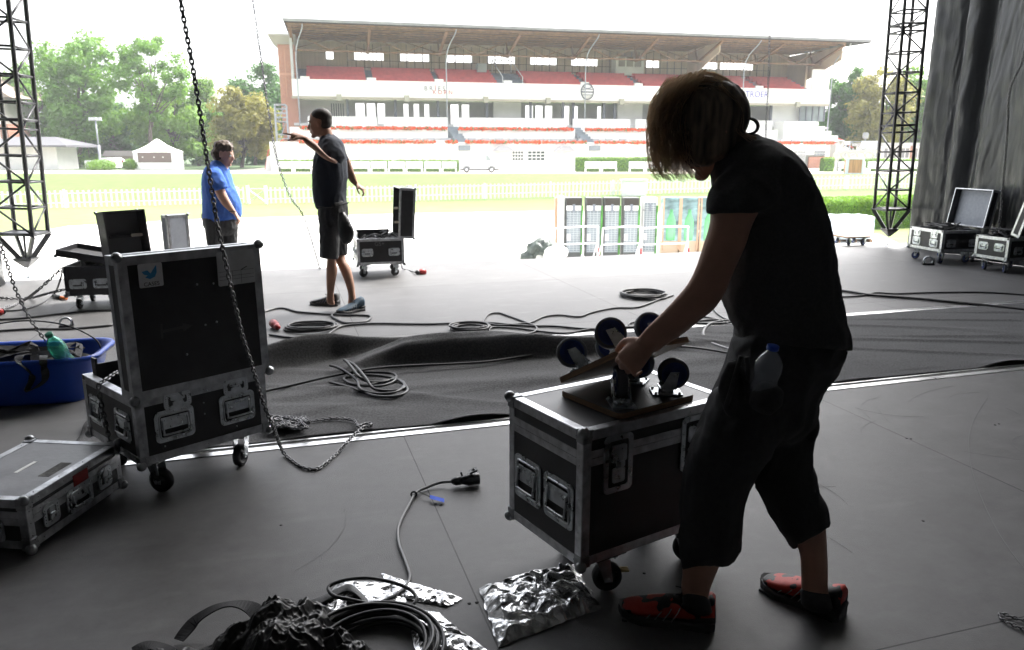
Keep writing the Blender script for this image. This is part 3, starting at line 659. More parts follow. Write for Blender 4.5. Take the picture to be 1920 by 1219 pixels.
# ================================================================== CHAINS
def resample(pts, d):
    o = [Vector(pts[0])]; acc = 0
    for a, b in zip(pts, pts[1:]):
        a = Vector(a); b = Vector(b); L = (b-a).length
        if L < 1e-9: continue
        t = d-acc
        while t <= L: o.append(a+(b-a)*t/L); t += d
        acc = (acc+L) % d
    return o
def chain(label, pts, pitch=.0185, wr=.0033, m=CHAINM, group='steel hoist chains', name='chain', jit=0.0, wide=.58, seg=(10, 5)):
    mb = MB(); p = resample(pts, pitch); R = random.Random(5); up = Vector((.3, 1, .2))
    for i, (a, b) in enumerate(zip(p, p[1:])):
        t = (b-a).normalized(); s = t.cross(up)
        if s.length < .05: s = t.cross(Vector((1, 0, .2)))
        s.normalize(); n = t.cross(s); up = n if False else up
        th = (math.pi/2 if i % 2 else 0)+.75+R.uniform(-1, 1)*(.2+jit)
        e = s*math.cos(th)+n*math.sin(th); c = (a+b)/2; hl = pitch*.5+wr*.9; hw = pitch*wide*.62
        ring = []
        for k in range(seg[0]):
            an = 2*math.pi*k/seg[0]; ca, sa_ = math.cos(an), math.sin(an)
            ring.append(c+t*(math.copysign(abs(ca)**.7, ca)*hl)+e*(math.copysign(abs(sa_)**.8, sa_)*hw))
        mb.tube(ring, wr, seg[1], True)
    return tag(mb.build(name, m), label, 'chain', group)
q = [Q(331, -60, 2.9), Q(340, 10, 2.9), Q(362, 130, 2.9), Q(384, 270, 2.9), Q(404, 400, 2.88), Q(425, 500, 2.86), Q(452, 620, 2.90), Q(474, 690, 2.98), Q(492, 750, 3.05), Q(512, 800, 3.12)]
fl = [P(x, y, .008 if y > 838 else .026) for x, y in [(545, 862), (566, 876), (592, 880), (612, 868), (632, 850), (650, 830), (668, 812), (684, 800), (698, 797), (688, 793), (672, 800), (664, 789), (640, 785), (610, 786), (580, 790), (560, 788)]]
up0 = q[0]+(q[0]-q[1])*9
R = random.Random(3); pile = []
for i in range(60):
    pile.append(P(528+R.uniform(-34, 52), 793+R.uniform(-13, 12), .03+R.uniform(0, .03)))
chain('long steel chain hanging past the tall open case to a pile on the deck', [up0]+cr(q+[P(530, 846, .03)]+fl, 10)+cr(pile, 6), .0180, .0034, jit=.25)
chain('chain hanging down into the blue tub beside the green bottle', cr([Q(-60, 300, 3.9), Q(-20, 395, 3.95), Q(5, 470, 4.0), Q(30, 545, 4.05), Q(58, 600, 4.1), Q(86, 640, 4.12)], 10), .021, .0036)
Ym = 8.6
chain('thin chain hanging from above between the trees and the pointing man', [Q(455, -400, Ym)]+cr([Q(474, 0, Ym), Q(489, 105, Ym), Q(503, 205, Ym), Q(520, 300, Ym), Q(545, 370, Ym), Q(570, 408, Ym), P(600, 505)], 8), .03, .005, seg=(8, 4))
chain('thin chain hanging in front of the right part of the grandstand', [Q(1445, -500, 9.5)]+cr([Q(1443, 75, 9.5), Q(1440, 170, 9.5), Q(1436, 255, 9.5), Q(1434, 460, 9.6)], 8), .03, .004, seg=(8, 4))
chain('slack chain across the far left deck, upper of the two', cr([Q(-20, 585, 6.3), P(20, 574, .02), P(45, 563, .02), Q(70, 545, 6.7), Q(100, 518, 6.8), Q(120, 500, 6.86)], 8), .03, .0055, seg=(8, 4))
chain('slack chain across the far left deck, lower of the two', cr([P(-20, 555, .02), P(20, 560, .02), P(60, 558, .02), Q(90, 550, 6.8), Q(121, 543, 6.75)], 8), .03, .0055, seg=(8, 4))
chain('chain draped over the rim and side of the tall open case', cr([B.matrix_basis@Vector(p) for p in [(.16, .50, .40), (.10, .42, .46), (.02, .335, .462), (-.016, .32, .45), (-.02, .31, .38), (-.018, .29, .28), (-.016, .275, .19), (-.016, .27, .17)]], 8), .021, .0036)
chain('short end of chain lying on the deck at the lower right corner', cr([P(x, y, .008) for x, y in [(1940, 1190), (1915, 1178), (1888, 1166), (1873, 1154), (1880, 1150), (1900, 1158), (1935, 1168)]], 8), .0125, .0022)
chain('chain hanging against the black curtain on the right', [Q(1930, 60, 8.05)]+cr([Q(1915, 120, 8.1), Q(1893, 172, 8.2), Q(1889, 240, 8.3), Q(1882, 330, 8.3), Q(1873, 430, 8.4)], 8), .03, .005, seg=(8, 4))
# ================================================================== CABLES
def cable(label, px, r=.006, m=CABLE, group='cables lying across the deck', h=.0, name='cable', n=8, pts=None, cat='cable', lift=None):
    p = pts or [P(x, y, r+.001) for x, y in px]
    c = cr(p, n)
    if lift:
        for i, v in enumerate(c): v.z += lift(i/len(c))
    mb = MB(); mb.tube(c, r, 7); return tag(mb.build(name, m), label, cat, group)
cable('black cable running from the left edge towards the man\'s shoes', [(-20, 622), (60, 617), (125, 617), (200, 611), (235, 606), (400, 612), (515, 579), (560, 585), (610, 589), (650, 591), (690, 592), (693, 598), (680, 604), (650, 606), (632, 599), (622, 592), (630, 587), (660, 586)], .010)
cable('black cable along the far left deck', [(-20, 600), (40, 597), (100, 590), (170, 583), (235, 582)], .010)
cable('long cable from the left coil across the deck to the right coil', [(505, 628), (560, 634), (610, 628), (640, 612), (700, 607), (800, 608), (905, 605), (980, 611), (1040, 612), (1100, 617), (1150, 616), (1210, 610), (1275, 605), (1340, 607), (1375, 603)], .010)
cable('second long cable towards the right coil', [(905, 605), (915, 590), (935, 587), (955, 593), (985, 604), (1005, 613), (1000, 623), (960, 631), (925, 629), (920, 615), (960, 615), (1010, 621), (1060, 625), (1110, 617), (1170, 614), (1250, 610), (1330, 600), (1368, 602)], .009)
cable('thin cable looping from the coil to the upper right', [(905, 604), (935, 610), (980, 607), (995, 605), (1020, 594), (1050, 591), (1085, 594), (1110, 586), (1150, 578), (1190, 577), (1215, 570), (1235, 562), (1262, 554)], .009)
cable('thick pale cable curving beside the long-haired man\'s belt', [(1395, 600), (1362, 601), (1335, 606), (1322, 616), (1319, 628), (1326, 640), (1345, 648), (1372, 657)], .012, MATS['grey_cable'])
cable('cable loop by the far caster wheel', [(1240, 605), (1200, 603), (1182, 606), (1180, 611), (1200, 616), (1225, 620)], .008)
cable('cable behind the long-haired man\'s forearm', [(1265, 575), (1300, 590), (1340, 598), (1368, 608), (1390, 612)], .008)
cable('thin cable rising by the raised forearm', [(1335, 575), (1345, 588), (1366, 600), (1400, 606)], .007)
cable('thick black cable running to the right edge across the fabric', [(1565, 543), (1600, 548), (1640, 554), (1720, 560), (1800, 568), (1870, 575), (1940, 583)], .014)
cable('thinner black cable above it running to the right edge', [(1565, 557), (1600, 556), (1625, 553), (1645, 549), (1680, 551), (1740, 549), (1820, 548), (1880, 550), (1940, 555)], .009)
cable('black cable running over the fabric fold', None, .008, pts=[S(a, b, z) for a, b, z in [(-.35, 4.45, .03), (0, 4.62, .03), (.3, 4.72, .045), (.6, 4.78, .05), (1.2, 4.75, .04), (1.5, 4.80, .04), (1.9, 4.86, .045), (2.3, 4.85, .04), (2.8, 4.7, .035), (3.2, 4.1, .03)]])
def coil(label, c, rx, ry, n, r=.009, z=.01, ang=0, jit=.12, seed=1, m=CABLE, arc=(0, 360), pts=None, group='cable coils on the deck', name='cable_coil'):
    R = random.Random(seed); path = []; c = Vector(c)
    for k in range(n):
        ox, oy = R.uniform(-jit, jit)*rx, R.uniform(-jit, jit)*ry; sx, sy = 1+R.uniform(-jit, jit), 1+R.uniform(-jit, jit)
        for i in range(14):
            a = rad(i*360/14); x = (rx*sx*math.cos(a)+ox); y = (ry*sy*math.sin(a)+oy)
            path.append(c+Vector((x*math.cos(ang)-y*math.sin(ang), x*math.sin(ang)+y*math.cos(ang), z+r*1.1*(k % 4)+R.uniform(0, .004))))
    mb = MB(); mb.tube(cr(path, 4), r, 7); return tag(mb.build(name, m), label, 'cable coil', group)
coil('coil of black cable on the pale deck between the two men, nearer the centre', P(880, 619), .145, .13, 5, .008, seed=2)
coil('coil of black cable with a red plug beside the tall open case', P(580, 618), .19, .14, 4, .009, seed=4)
coil('coil of black cable farthest back, left of the long-haired man\'s elbow', P(1208, 556), .21, .22, 6, .009, seed=5)
# loops on the fabric in the middle
fb = lambda x, y, z=.035: P(x, y, z)
loops = []
for k in range(5):
    o = k*4
    loops += [fb(622+o, 712-o*.3, .04), fb(660+o, 705+o*.3), fb(700, 699+o*.2), fb(735+o, 702), fb(744+o*.6, 712+o), fb(730+o*.8, 722+o), fb(690+o, 722+o*1.1), fb(660+o, 708+o*1.0)]
mb = MB(); mb.tube(cr([fb(618, 717), fb(660, 728), fb(700, 742), fb(735, 744), fb(758, 738), fb(763, 727), fb(740, 710), fb(690, 703), fb(655, 707), fb(645, 712), fb(672, 722), fb(715, 724), fb(742, 712), fb(735, 700), fb(690, 698), fb(640, 700)], 8), .009, 7)
mb.tube(cr([fb(619, 685, .05), fb(640, 692, .06), fb(668, 712, .06), fb(676, 730, .05), fb(705, 738), fb(740, 736), fb(757, 724), fb(750, 713), fb(728, 707)], 8), .009, 7)
mb.tube(cr([fb(645, 675, .08), fb(665, 685, .09), fb(685, 708, .08), fb(700, 728, .05), fb(730, 733), fb(757, 728), fb(755, 716), fb(735, 712), fb(690, 722), fb(660, 720), fb(645, 712)], 8), .009, 7)
mb.tube(cr([fb(645, 675, .08), fb(652, 680, .1), fb(672, 705, .08), fb(690, 715, .05), fb(720, 716), fb(743, 708)], 8), .009, 7)
tag(mb.build('cable_coil', CABLE), 'loose loops of grey-lit cable lying on the fabric behind the chain pile', 'cable coil', 'cable coils on the deck')
# single grey cable with plug in the foreground
PLUGB = mat('plug_black', (.02, .02, .022), .35, nscale=20)
def plug(name, label, a, b, r, m, tail=PLUGB, cat='plug', group='plugs on the deck', cover=False):
    t = thing(name, label, cat, (0, 0, 0), 0, group); a = Vector(a); b = Vector(b); d = (b-a); L = d.length; M = frameM(a, d, (0, 0, 1)); M = M@Matrix(((0, 0, 1, 0), (0, 1, 0, 0), (-1, 0, 0, 0), (0, 0, 0, 1)))
    mb = MB(); mb.lathe([(r*.35, 0), (r*.55, L*.05), (r*.8, L*.15), (r*.8, L*.33)], 14, M); mb.build('cable_gland', tail, t)
    mb = MB(); mb.lathe([(r*.72, L*.33), (r*.75, L*.42), (r*.95, L*.5), (r, L*.6), (r*1.1, L*.97), (r*.95, L), (r*.85, L), (r*.8, L*.9), (.001, L*.9)], 18, M)
    for k in range(10):
        an = 2*math.pi*k/10; mb.box((r*1.0*math.cos(an), r*1.0*math.sin(an), L*.72), (.003, .003, L*.3), M)
    mb.build('housing', m, t)
    if cover:
        mb = MB(); up = Vector((0, 0, 1)); c = b-d*.22+up*r*1.15; mb.box((0, 0, 0), (L*.30, r*1.5, .008), frameM(c+up*.012, d+up*L*.35, (0, 0, 1))@Matrix.Rotation(math.pi/2, 4, 'X'), .002)
        mb.bar(c-d*.1, c+up*.02+d*.05, .012, .012); mb.bar(a+d*.38+up*r, a+d*.34+up*(r+.018), .02, .008); mb.build('hinged_cover', m, t)
    return t
plug('power_plug', 'black power connector with hinged cover at the end of the grey cable', P(846, 903, .026), P(899, 897, .030), .024, PLUGB, cover=True)
cable('grey cable winding over the open deck from the plug to the foreground', None, .0062, CABLEG, pts=[P(848, 903, .026), P(825, 905, .02), P(800, 914, .012), P(780, 924, .012), P(765, 950, .008), P(752, 975, .008), P(746, 995, .008), P(748, 1020, .008), P(757, 1045, .008), P(766, 1070, .008), P(768, 1085, .008), P(758, 1103, .012), P(735, 1120, .014), P(700, 1135, .016), P(672, 1150, .02)])
t = thing('cable_tie', 'velcro cable tie with blue end knotted round the grey cable', 'cable tie')
mb = MB(); mb.tube([P(776, 927, .012)+Vector((.012*math.cos(a*.6), .0, .012*math.sin(a*.6))) for a in range(12)], .004, 5); mb.grid(lambda u, v: P(782+u*24, 919+u*11+v*3, .014+.006*math.sin(u*3)), 10, 1); mb.build('black_strap', mat('velcro', (.02, .02, .02), .95), t)
mb = MB(); mb.grid(lambda u, v: P(806+u*27, 930+u*7-2+v*7, .014+.004*math.sin(u*5)), 8, 2); mb.build('blue_end', mat('blue_velcro', (.03, .10, .62), .8), t)
plug('red_plug', 'red power plug on the cable tail of the middle case', P(779, 511, .03), P(797, 509, .03), .035, RED)
cable('thin cable tail from the middle case down to a red plug', None, .006, pts=[Mc.matrix_basis@Vector(p) for p in [(.50, -.02, .16), (.50, -.05, .10)]]+[P(760, 505), P(779, 511, .02)])
plug('red_plug', 'red power plug between the tall open case and the cable coil', P(522, 615, .03), P(512, 606, .035), .032, RED, RED)
plug('red_plug', 'red power plug between the two right-hand cases', P(1825, 488, .03), P(1810, 484, .03), .035, RED)
cable('short cable behind the right-hand red plug', [(1825, 489), (1845, 492), (1862, 494), (1850, 498)], .007)
plug('red_plug', 'red power plug at the left photo edge', P(10, 583, .03), P(-6, 586, .03), .032, RED)
cable('cable curving up to the far left case', None, .008, pts=[P(-10, 584, .01), P(40, 581, .01), P(75, 570, .01), P(100, 553, .02), Q(112, 528, 6.6), Q(118, 500, 6.7)])
t = thing('orange_tool', 'small orange and black tool lying at the foot of the far left case', 'tool', (0, 0, 0)); mb = MB(); mb.tube([P(101, 554, .02), P(108, 557, .02), P(114, 558, .02)], .02, 8); mb.build('handle', PLUGB, t); mb = MB(); mb.tube([P(114, 558, .02), P(124, 560, .02)], .017, 8); mb.build('grip', mat('orange_plastic', (.5, .12, .02), .5), t)
def clamp(label, c, s, rz):
    t = thing('truss_clamp', label, 'clamp', c, rz, 'small metal clamps on the deck')
    mb = MB(); mb.tube([(s*.5*math.cos(rad(a)), 0, s*.5+s*.45*math.sin(rad(a))) for a in range(-40, 221, 20)], s*.12, 6); mb.build('jaw', STEEL, t)
    mb = MB(); mb.box((0, 0, s*.12), (s*1.3, s*.5, s*.22), None, s*.05); mb.lathe([(s*.10, 0), (s*.1, s*.7)], 8, Matrix.Translation((s*.55, 0, s*.1))); mb.build('base', DSTEEL, t)
    return t
clamp('small metal clamp on the deck behind the blue tub', P(125, 614), .085, .3)
clamp('small metal clamp with red knob in front of the right-hand cases', P(1740, 497), .11, -.2)
# ================================================================== BLUE TUB WITH GEAR
T = thing('tub', 'large blue plastic tub full of black straps at the left edge', 'tub', (-2.86, 4.32, 0), rad(12))
TUBM = mat('blue_plastic', (.006, .06, .42), .32, nscale=5, namt=.15)
def trr(sc_, w_=.42, h_=.25): return rrect(w_*2*sc_, h_*2*sc_, .13*sc_, 6)
mb = MB(); prof = [(.80, 0.0), (.82, .02), (.95, .26), (1.02, .275), (1.04, .27), (1.04, .25)]
inn = [(1.0, .276), (.93, .262), (.78, .03)]
rs = [[Vector((x, y, z)) for x, y in trr(s)] for s, z in [(.78, 0)]+prof+[(1.035, .277)]+inn]; mb.rings(rs, False, True); mb.build('shell', TUBM, T)
mb = MB(); mb.tube(cr([(-.40, 0, .26), (-.36, 0, .33), (-.22, .0, .42), (0, 0, .455), (.22, .0, .42), (.37, 0, .33), (.40, 0, .26)], 8), .0045, 6); mb.build('wire_handle', CABLE, T)
STRAP = mat('black_strap', (.016, .016, .018), .75, nscale=60, namt=.4, bump=.2, bscale=400)
def ribbon(mb, pts, wd, th=.003, tw=0.0, seed=0):
    c = cr(pts, 6); R = random.Random(seed); ph = R.uniform(0, 6); rs = []
    for i, p in enumerate(c):
        t = (c[min(i+1, len(c)-1)]-c[max(i-1, 0)]).normalized(); s = t.cross(Vector((0, 0, 1)))
        if s.length < .01: s = Vector((1, 0, 0))
        s.normalize(); n = t.cross(s); a = tw*math.sin(i*.35+ph)
        e = s*math.cos(a)+n*math.sin(a); f = t.cross(e)
        rs.append([p-e*wd/2-f*th/2, p+e*wd/2-f*th/2, p+e*wd/2+f*th/2, p-e*wd/2+f*th/2])
    mb.rings(rs, False, True, False)
R = random.Random(8)
g = thing('strap_bundle', 'tangle of black lifting straps heaped in the blue tub', 'straps', (-2.86, 4.32, 0), rad(12), 'black strap bundles')
for k in range(9):
    mb = MB(); p = [Vector((R.uniform(-.33, .30), R.uniform(-.17, .17), .22+R.uniform(-.02, .08))) for _ in range(6)]
    ribbon(mb, p, .045, .004, .9, k); mb.build('strap', STRAP, g)
mb = MB()
for k in range(12): mb.sphere((R.uniform(-.30, .28), R.uniform(-.15, .15), .15), .07, 10, 6, (1.3, 1, .8))
mb.organic('gear_heap', STRAP, g, .02, 2)
for k, x in enumerate((-.05, .08)):
    mb = MB(); ribbon(mb, [Vector((x-.02, -.1, .27)), Vector((x-.03, -.22, .30)), Vector((x-.02, -.268, .27)), Vector((x-.05+.08*k, -.262, .19)), Vector((x+.01-.02*k, -.25, .10)), Vector((x+.09, -.262, .16)), Vector((x+.10, -.272, .27)), Vector((x+.08, -.2, .29))] if k else [Vector((x-.02, -.1, .27)), Vector((x-.07, -.22, .30)), Vector((x-.08, -.27, .27)), Vector((x-.10, -.255, .14)), Vector((x-.12, -.24, .03))], .04, .004, .3, k); mb.build('hanging_strap', STRAP, g)
def bottle(name, label, base, axis, h, r, gm, cm, water=None, group=None):
    t = thing(name, label, 'bottle', base, 0, group); t.matrix_world = frameM(base, (1, 0, 0) if abs(Vector(axis).normalized().x) < .9 else (0, 1, 0), Vector((0, 1, 0)))
    ax = Vector(axis).normalized(); x = ax.orthogonal().normalized(); y = ax.cross(x); M = Matrix((x, y, ax)).transposed().to_4x4(); M.translation = base; t.matrix_world = M
    pr = [(.001, 0), (r*.8, .002), (r, .012*h/.3), (r, h*.22), (r*.90, h*.30), (r*.84, h*.36), (r*.92, h*.44), (r, h*.55), (r*.98, h*.66), (r*.75, h*.78), (r*.42, h*.88), (r*.36, h*.91), (r*.36, h*.955), (r*.30, h*.955)]
    mb = MB(); mb.lathe(pr+[(r*.29, h*.90), (r*.37, h*.87), (r*.70, h*.775), (r*.93, h*.66), (r*.95, h*.55), (r*.87, h*.44), (r*.79, h*.36), (r*.85, h*.30), (r*.95, h*.22), (r*.95, h*.05), (.001, h*.02)], 24, caps=False); mb.build('bottle_body', gm, t)
    mb = MB(); mb.lathe([(r*.42, h*.925), (r*.44, h*.93), (r*.44, h*.995), (r*.38, h), (.001, h)], 18); mb.build('cap', cm, t); return t
GLG = mat('green_pet', (.35, .85, .70), .06, trans=.92); GLC = mat('clear_pet', (.90, .93, .97), .05, trans=.9)
for m_, tint in ((GLG, 1.3), (GLC, 1.25)): m_.node_tree.nodes['Principled BSDF'].inputs['IOR'].default_value = tint
bb = Q(132, 690, 4.22); bt = Q(92, 628, 4.10)
bottle('water_bottle', 'green plastic bottle leaning in the blue tub', bb, bt-bb, (bt-bb).length*1.04, .047, GLG, mat('green_cap', (.01, .16, .10), .4), group=None)
# ================================================================== FOREGROUND: plastic bags, coil, webbing
def foil(name, label, pts4, seed, h=.02, res=90, amp=.010, m=None, bulge=.0, z0=.003):
    a, b, c, d = [P(*q) for q in pts4]
    def fn(u, v):
        eu = noise.noise(Vector((v*7, seed, 0)))*.02; ev = noise.noise(Vector((u*7, seed, 3)))*.02
        uu = u+eu*(1 if u in (0, 1) else 0); vv = v+ev*(1 if v in (0, 1) else 0)
        p = (a*(1-uu)+b*uu)*(1-vv)+(d*(1-uu)+c*uu)*vv
        q_ = Vector((p.x*9, p.y*9, seed*3.1)); n1 = noise.noise(q_+Vector((noise.noise(q_*1.7), noise.noise(q_*1.3+Vector((5, 5, 5))), 0))*1.6)
        r1 = 1-abs(noise.noise(q_*1.9+Vector((n1*2, 0, 7))))*2.2; r2 = 1-abs(noise.noise(q_*5.1+Vector((0, n1, 2))))*2; r3 = 1-abs(noise.noise(q_*11+Vector((3, n1, 9))))*2
        ed = min(u, 1-u, v, 1-v); k = min(1, ed*9)
        z = z0+k*(bulge*(1+.3*n1)+h*.5*(n1+.6)+amp*r1+amp*.28*r2+amp*.10*r3)+.004*(1-k)*abs(n1)
        return Vector((p.x, p.y, max(z0, z)))
    mb = MB(); mb.grid(fn, res, res, True); o = mb.build(name, m or FOILM); return tag(o, label, 'plastic bag', 'clear plastic bags of fittings on the deck')
FOILM = bpy.data.materials.new('clear_film'); FOILM.use_nodes = True; _t = FOILM.node_tree; _b = _t.nodes['Principled BSDF']
_b.inputs['Base Color'].default_value = (.62, .63, .66, 1); _b.inputs['Metallic'].default_value = .75; _b.inputs['Roughness'].default_value = .22
_n = _t.nodes.new('ShaderNodeTexNoise'); _n.inputs['Scale'].default_value = 22; _n.inputs['Detail'].default_value = 2; _tc = _t.nodes.new('ShaderNodeTexCoord'); _t.links.new(_tc.outputs['Object'], _n.inputs['Vector'])
_r = _t.nodes.new('ShaderNodeValToRGB'); _r.color_ramp.elements[0].position = .36; _r.color_ramp.elements[0].color = (.22, .22, .225, 1); _r.color_ramp.elements[1].position = .56; _r.color_ramp.elements[1].color = (.88, .89, .9, 1)
_t.links.new(_n.outputs[0], _r.inputs[0]); _t.links.new(_r.outputs[0], _b.inputs['Base Color'])
foil('plastic_bag', 'crumpled shiny plastic bag of metal parts in front of the closed case', [(898, 1106), (1078, 1060), (1128, 1142), (935, 1216)], 2, .03, 150, .007, bulge=.020)
foil('plastic_bag', 'shiny plastic bag under the cable loop in the foreground', [(640, 1090), (760, 1095), (760, 1150), (570, 1162)], 5, .015, 110, .006)
foil('plastic_bag', 'flat torn plastic bag right of the cable loop', [(715, 1076), (868, 1124), (838, 1140), (735, 1120)], 8, .010, 90, .005)
foil('plastic_bag', 'plastic film strip under the right side of the foreground coil', [(760, 1140), (820, 1150), (925, 1230), (780, 1230)], 12, .015, 110, .006)
# loop + coil in the foreground
mb = MB(); mb.tube(cr([P(x, y, z) for x, y, z in [(616, 1106, .05), (622, 1096, .055), (650, 1087, .06), (690, 1084, .06), (735, 1092, .05), (768, 1105, .04), (781, 1122, .035), (770, 1136, .03), (740, 1144, .03), (715, 1141, .03), (690, 1132, .03), (655, 1124, .04), (628, 1118, .05)]], 8, True), .0062, 8, True)
tag(mb.build('cable_coil', CABLE), 'single raised loop of black cable over the shiny bags', 'cable coil', 'cable coils on the deck')
cc = P(705, 1225, 0); mb = MB(); R = random.Random(9)
for k in range(13):
    rx = .155+.0105*(k % 5)+R.uniform(-.004, .004); ry = rx*.98; z = .012+.0125*(k//3)+.002*(k % 3); cx_ = cc+Vector((R.uniform(-.012, .02), R.uniform(-.012, .012)-.015, 0))
    mb.tube([cx_+Vector((rx*math.cos(rad(a)), ry*math.sin(rad(a)), z+.006*math.sin(rad(a*2+k*70)))) for a in range(0, 360, 9)], .0062, 8, True)
tag(mb.build('cable_coil', CABLE), 'large thick coil of black cable at the bottom edge of the photo', 'cable coil', 'cable coils on the deck')
mb = MB()
for k in range(6): mb.tube(cr([P(700-k*3, 1140-k*1, .01), P(665, 1103+k*2, .02+.003*k), P(645, 1100+k*2, .022), P(600, 1122+k*2, .02), P(560, 1135+k*3, .02), P(520, 1158+k*2, .02)], 6), .005, 6)
tag(mb.build('cable_bundle', CABLE), 'thin bundle of black leads running left under the cable loop', 'cable', 'cables lying across the deck')
W_B = thing('webbing_heap', 'heap of black nylon bags and webbing straps at the bottom edge', 'straps', (0, 0, 0), 0, 'black strap bundles')
NYL = mat('black_nylon', (.010, .010, .011), .40, nscale=30, namt=.3, bump=.25, bscale=25)
blobs = [(460, 1160, .04, .16), (455, 1190, .055, .12), (500, 1175, .065, .15), (548, 1168, .065, .17), (500, 1215, .06, .16), (605, 1195, .06, .13), (635, 1222, .05, .10), (420, 1212, .05, .10), (560, 1215, .08, .16), (355, 1235, .03, .05), (285, 1228, .03, .05), (425, 1160, .035, .12), (390, 1185, .03, .07)]
def wrk(a, s): return lambda co: a*(1-abs(noise.noise(co*s))*2.4)+a*.5*noise.noise(co*s*2.3)
hp = [(P(x, y), rr, h) for x, y, rr, h in [(470, 1215, .075, .085), (520, 1205, .085, .12), (575, 1200, .08, .105), (440, 1225, .06, .06), (610, 1222, .07, .08), (540, 1235, .11, .12), (395, 1232, .045, .035), (290, 1235, .05, .03), (345, 1240, .05, .025), (650, 1240, .06, .05)]]
c0, c1 = P(230, 1150), P(700, 1300)
def heap(u, v):
    x = -1.12+u*.80; y = 1.74+v*.46; b = 0
    for c, rr, h in hp: d2 = ((x-c.x)**2+(y-c.y)**2)/(rr*rr); b = max(b, h*math.exp(-d2*d2*.55))
    q = Vector((x*13, y*13, 1)); w_ = noise.noise(q*.5)*1.5; f1 = 1-abs(noise.noise(Vector((x*9+y*7+w_, y*5-x*3, 2))))*3.2; f2 = 1-abs(noise.noise(Vector((x*24-y*12, y*22+w_, 7))))*3; f3 = 1-abs(noise.noise(Vector((x*55, y*50+x*20, 11))))*2.6
    k = min(1, b/.05); return Vector((x, y, b+k*(.020*f1+.010*f2+.0035*f3)-.012+(.0 if b > .004 else -.02)))
mb = MB(); mb.grid(heap, 460, 270); o = mb.build('nylon_bag', NYL, W_B)
for k, ps in enumerate([[(335, 1200, .02), (365, 1165, .05), (400, 1142, .09), (440, 1132, .11), (475, 1142, .10), (490, 1165, .09)], [(250, 1225, .02), (275, 1212, .03), (300, 1214, .03), (320, 1228, .02)]]):
    mb = MB(); ribbon(mb, [P(*q) for q in ps], .045, .004, .22, k); mb.build('webbing_strap', STRAP, W_B)
# small dark object on the belt side: grey foam block behind the man
t = thing('foam_block', 'grey block standing on the fabric behind the long-haired man', 'block', P(1400, 645), rad(20)); mb = MB(); mb.b2((-.06, -.02, 0), (.10, .10, .26), .006); mb.build('block', mat('grey_felt', (.12, .12, .125), .8, nscale=40), t); mb = MB(); mb.b2((-.062, -.022, 0), (.102, -.02, .012)); mb.build('edge_strip', PLY, t)
# ================================================================== PEOPLE
def skinm(name, c): return mat(name, c, .55, nscale=12, namt=.12, bump=.05, bscale=200)
SKIN1 = skinm('skin_fair', (.42, .23, .16)); SKIN2 = skinm('skin_tan', (.38, .20, .13)); SKIN3 = skinm('skin_pink', (.45, .25, .18))
def sil(mb, rows, n=20, sub=5, taper=(True, True), grow=0.0):
    """rows: (front px, front py, back px, back py, depth, half width into depth): one body section each"""
    rows = [list(r) if len(r) == 6 else list(r)+[None] for r in rows]
    for r in rows:
        if r[5] is None: r[5] = (Q(r[0], r[1], r[4])-Q(r[2], r[3], r[4])).length/2
    R = []
    m = len(rows)
    for i in range(m-1):
        a, b, c, d = rows[max(i-1, 0)], rows[i], rows[i+1], rows[min(i+2, m-1)]
        for j in range(sub):
            t = j/sub; R.append([.5*((2*q)+(r-p)*t+(2*p-5*q+4*r-s)*t*t+(3*q-p-3*r+s)*t**3) for p, q, r, s in zip(a, b, c, d)])
    R.append(rows[-1]); rings = []
    for r in R:
        A = Q(r[0], r[1], r[4]); Bp = Q(r[2], r[3], r[4]); c = (A+Bp)/2; a = (A-Bp)/2; v = ray((r[0]+r[2])/2, (r[1]+r[3])/2).normalized()
        an = a.normalized(); b = (v-an*v.dot(an)).normalized()*(r[5]+grow); a = an*(a.length+grow)
        rings.append([c+a*math.cos(2*math.pi*k/n)+b*math.sin(2*math.pi*k/n) for k in range(n)])
    def dome(r0, r1, s): c0 = sum(r0, Vector())/n; d = (c0-sum(r1, Vector())/n); d = d.normalized()*((r0[0]-c0).length*.45); return [[c0+(p-c0)*.8+d*.6 for p in r0], [c0+(p-c0)*.4+d for p in r0]]
    if taper[0]: e = dome(rings[0], rings[1], 0); rings = [e[1], e[0]]+rings
    if taper[1]: e = dome(rings[-1], rings[-2], 0); rings = rings+[e[0], e[1]]
    mb.rings(rings); return R
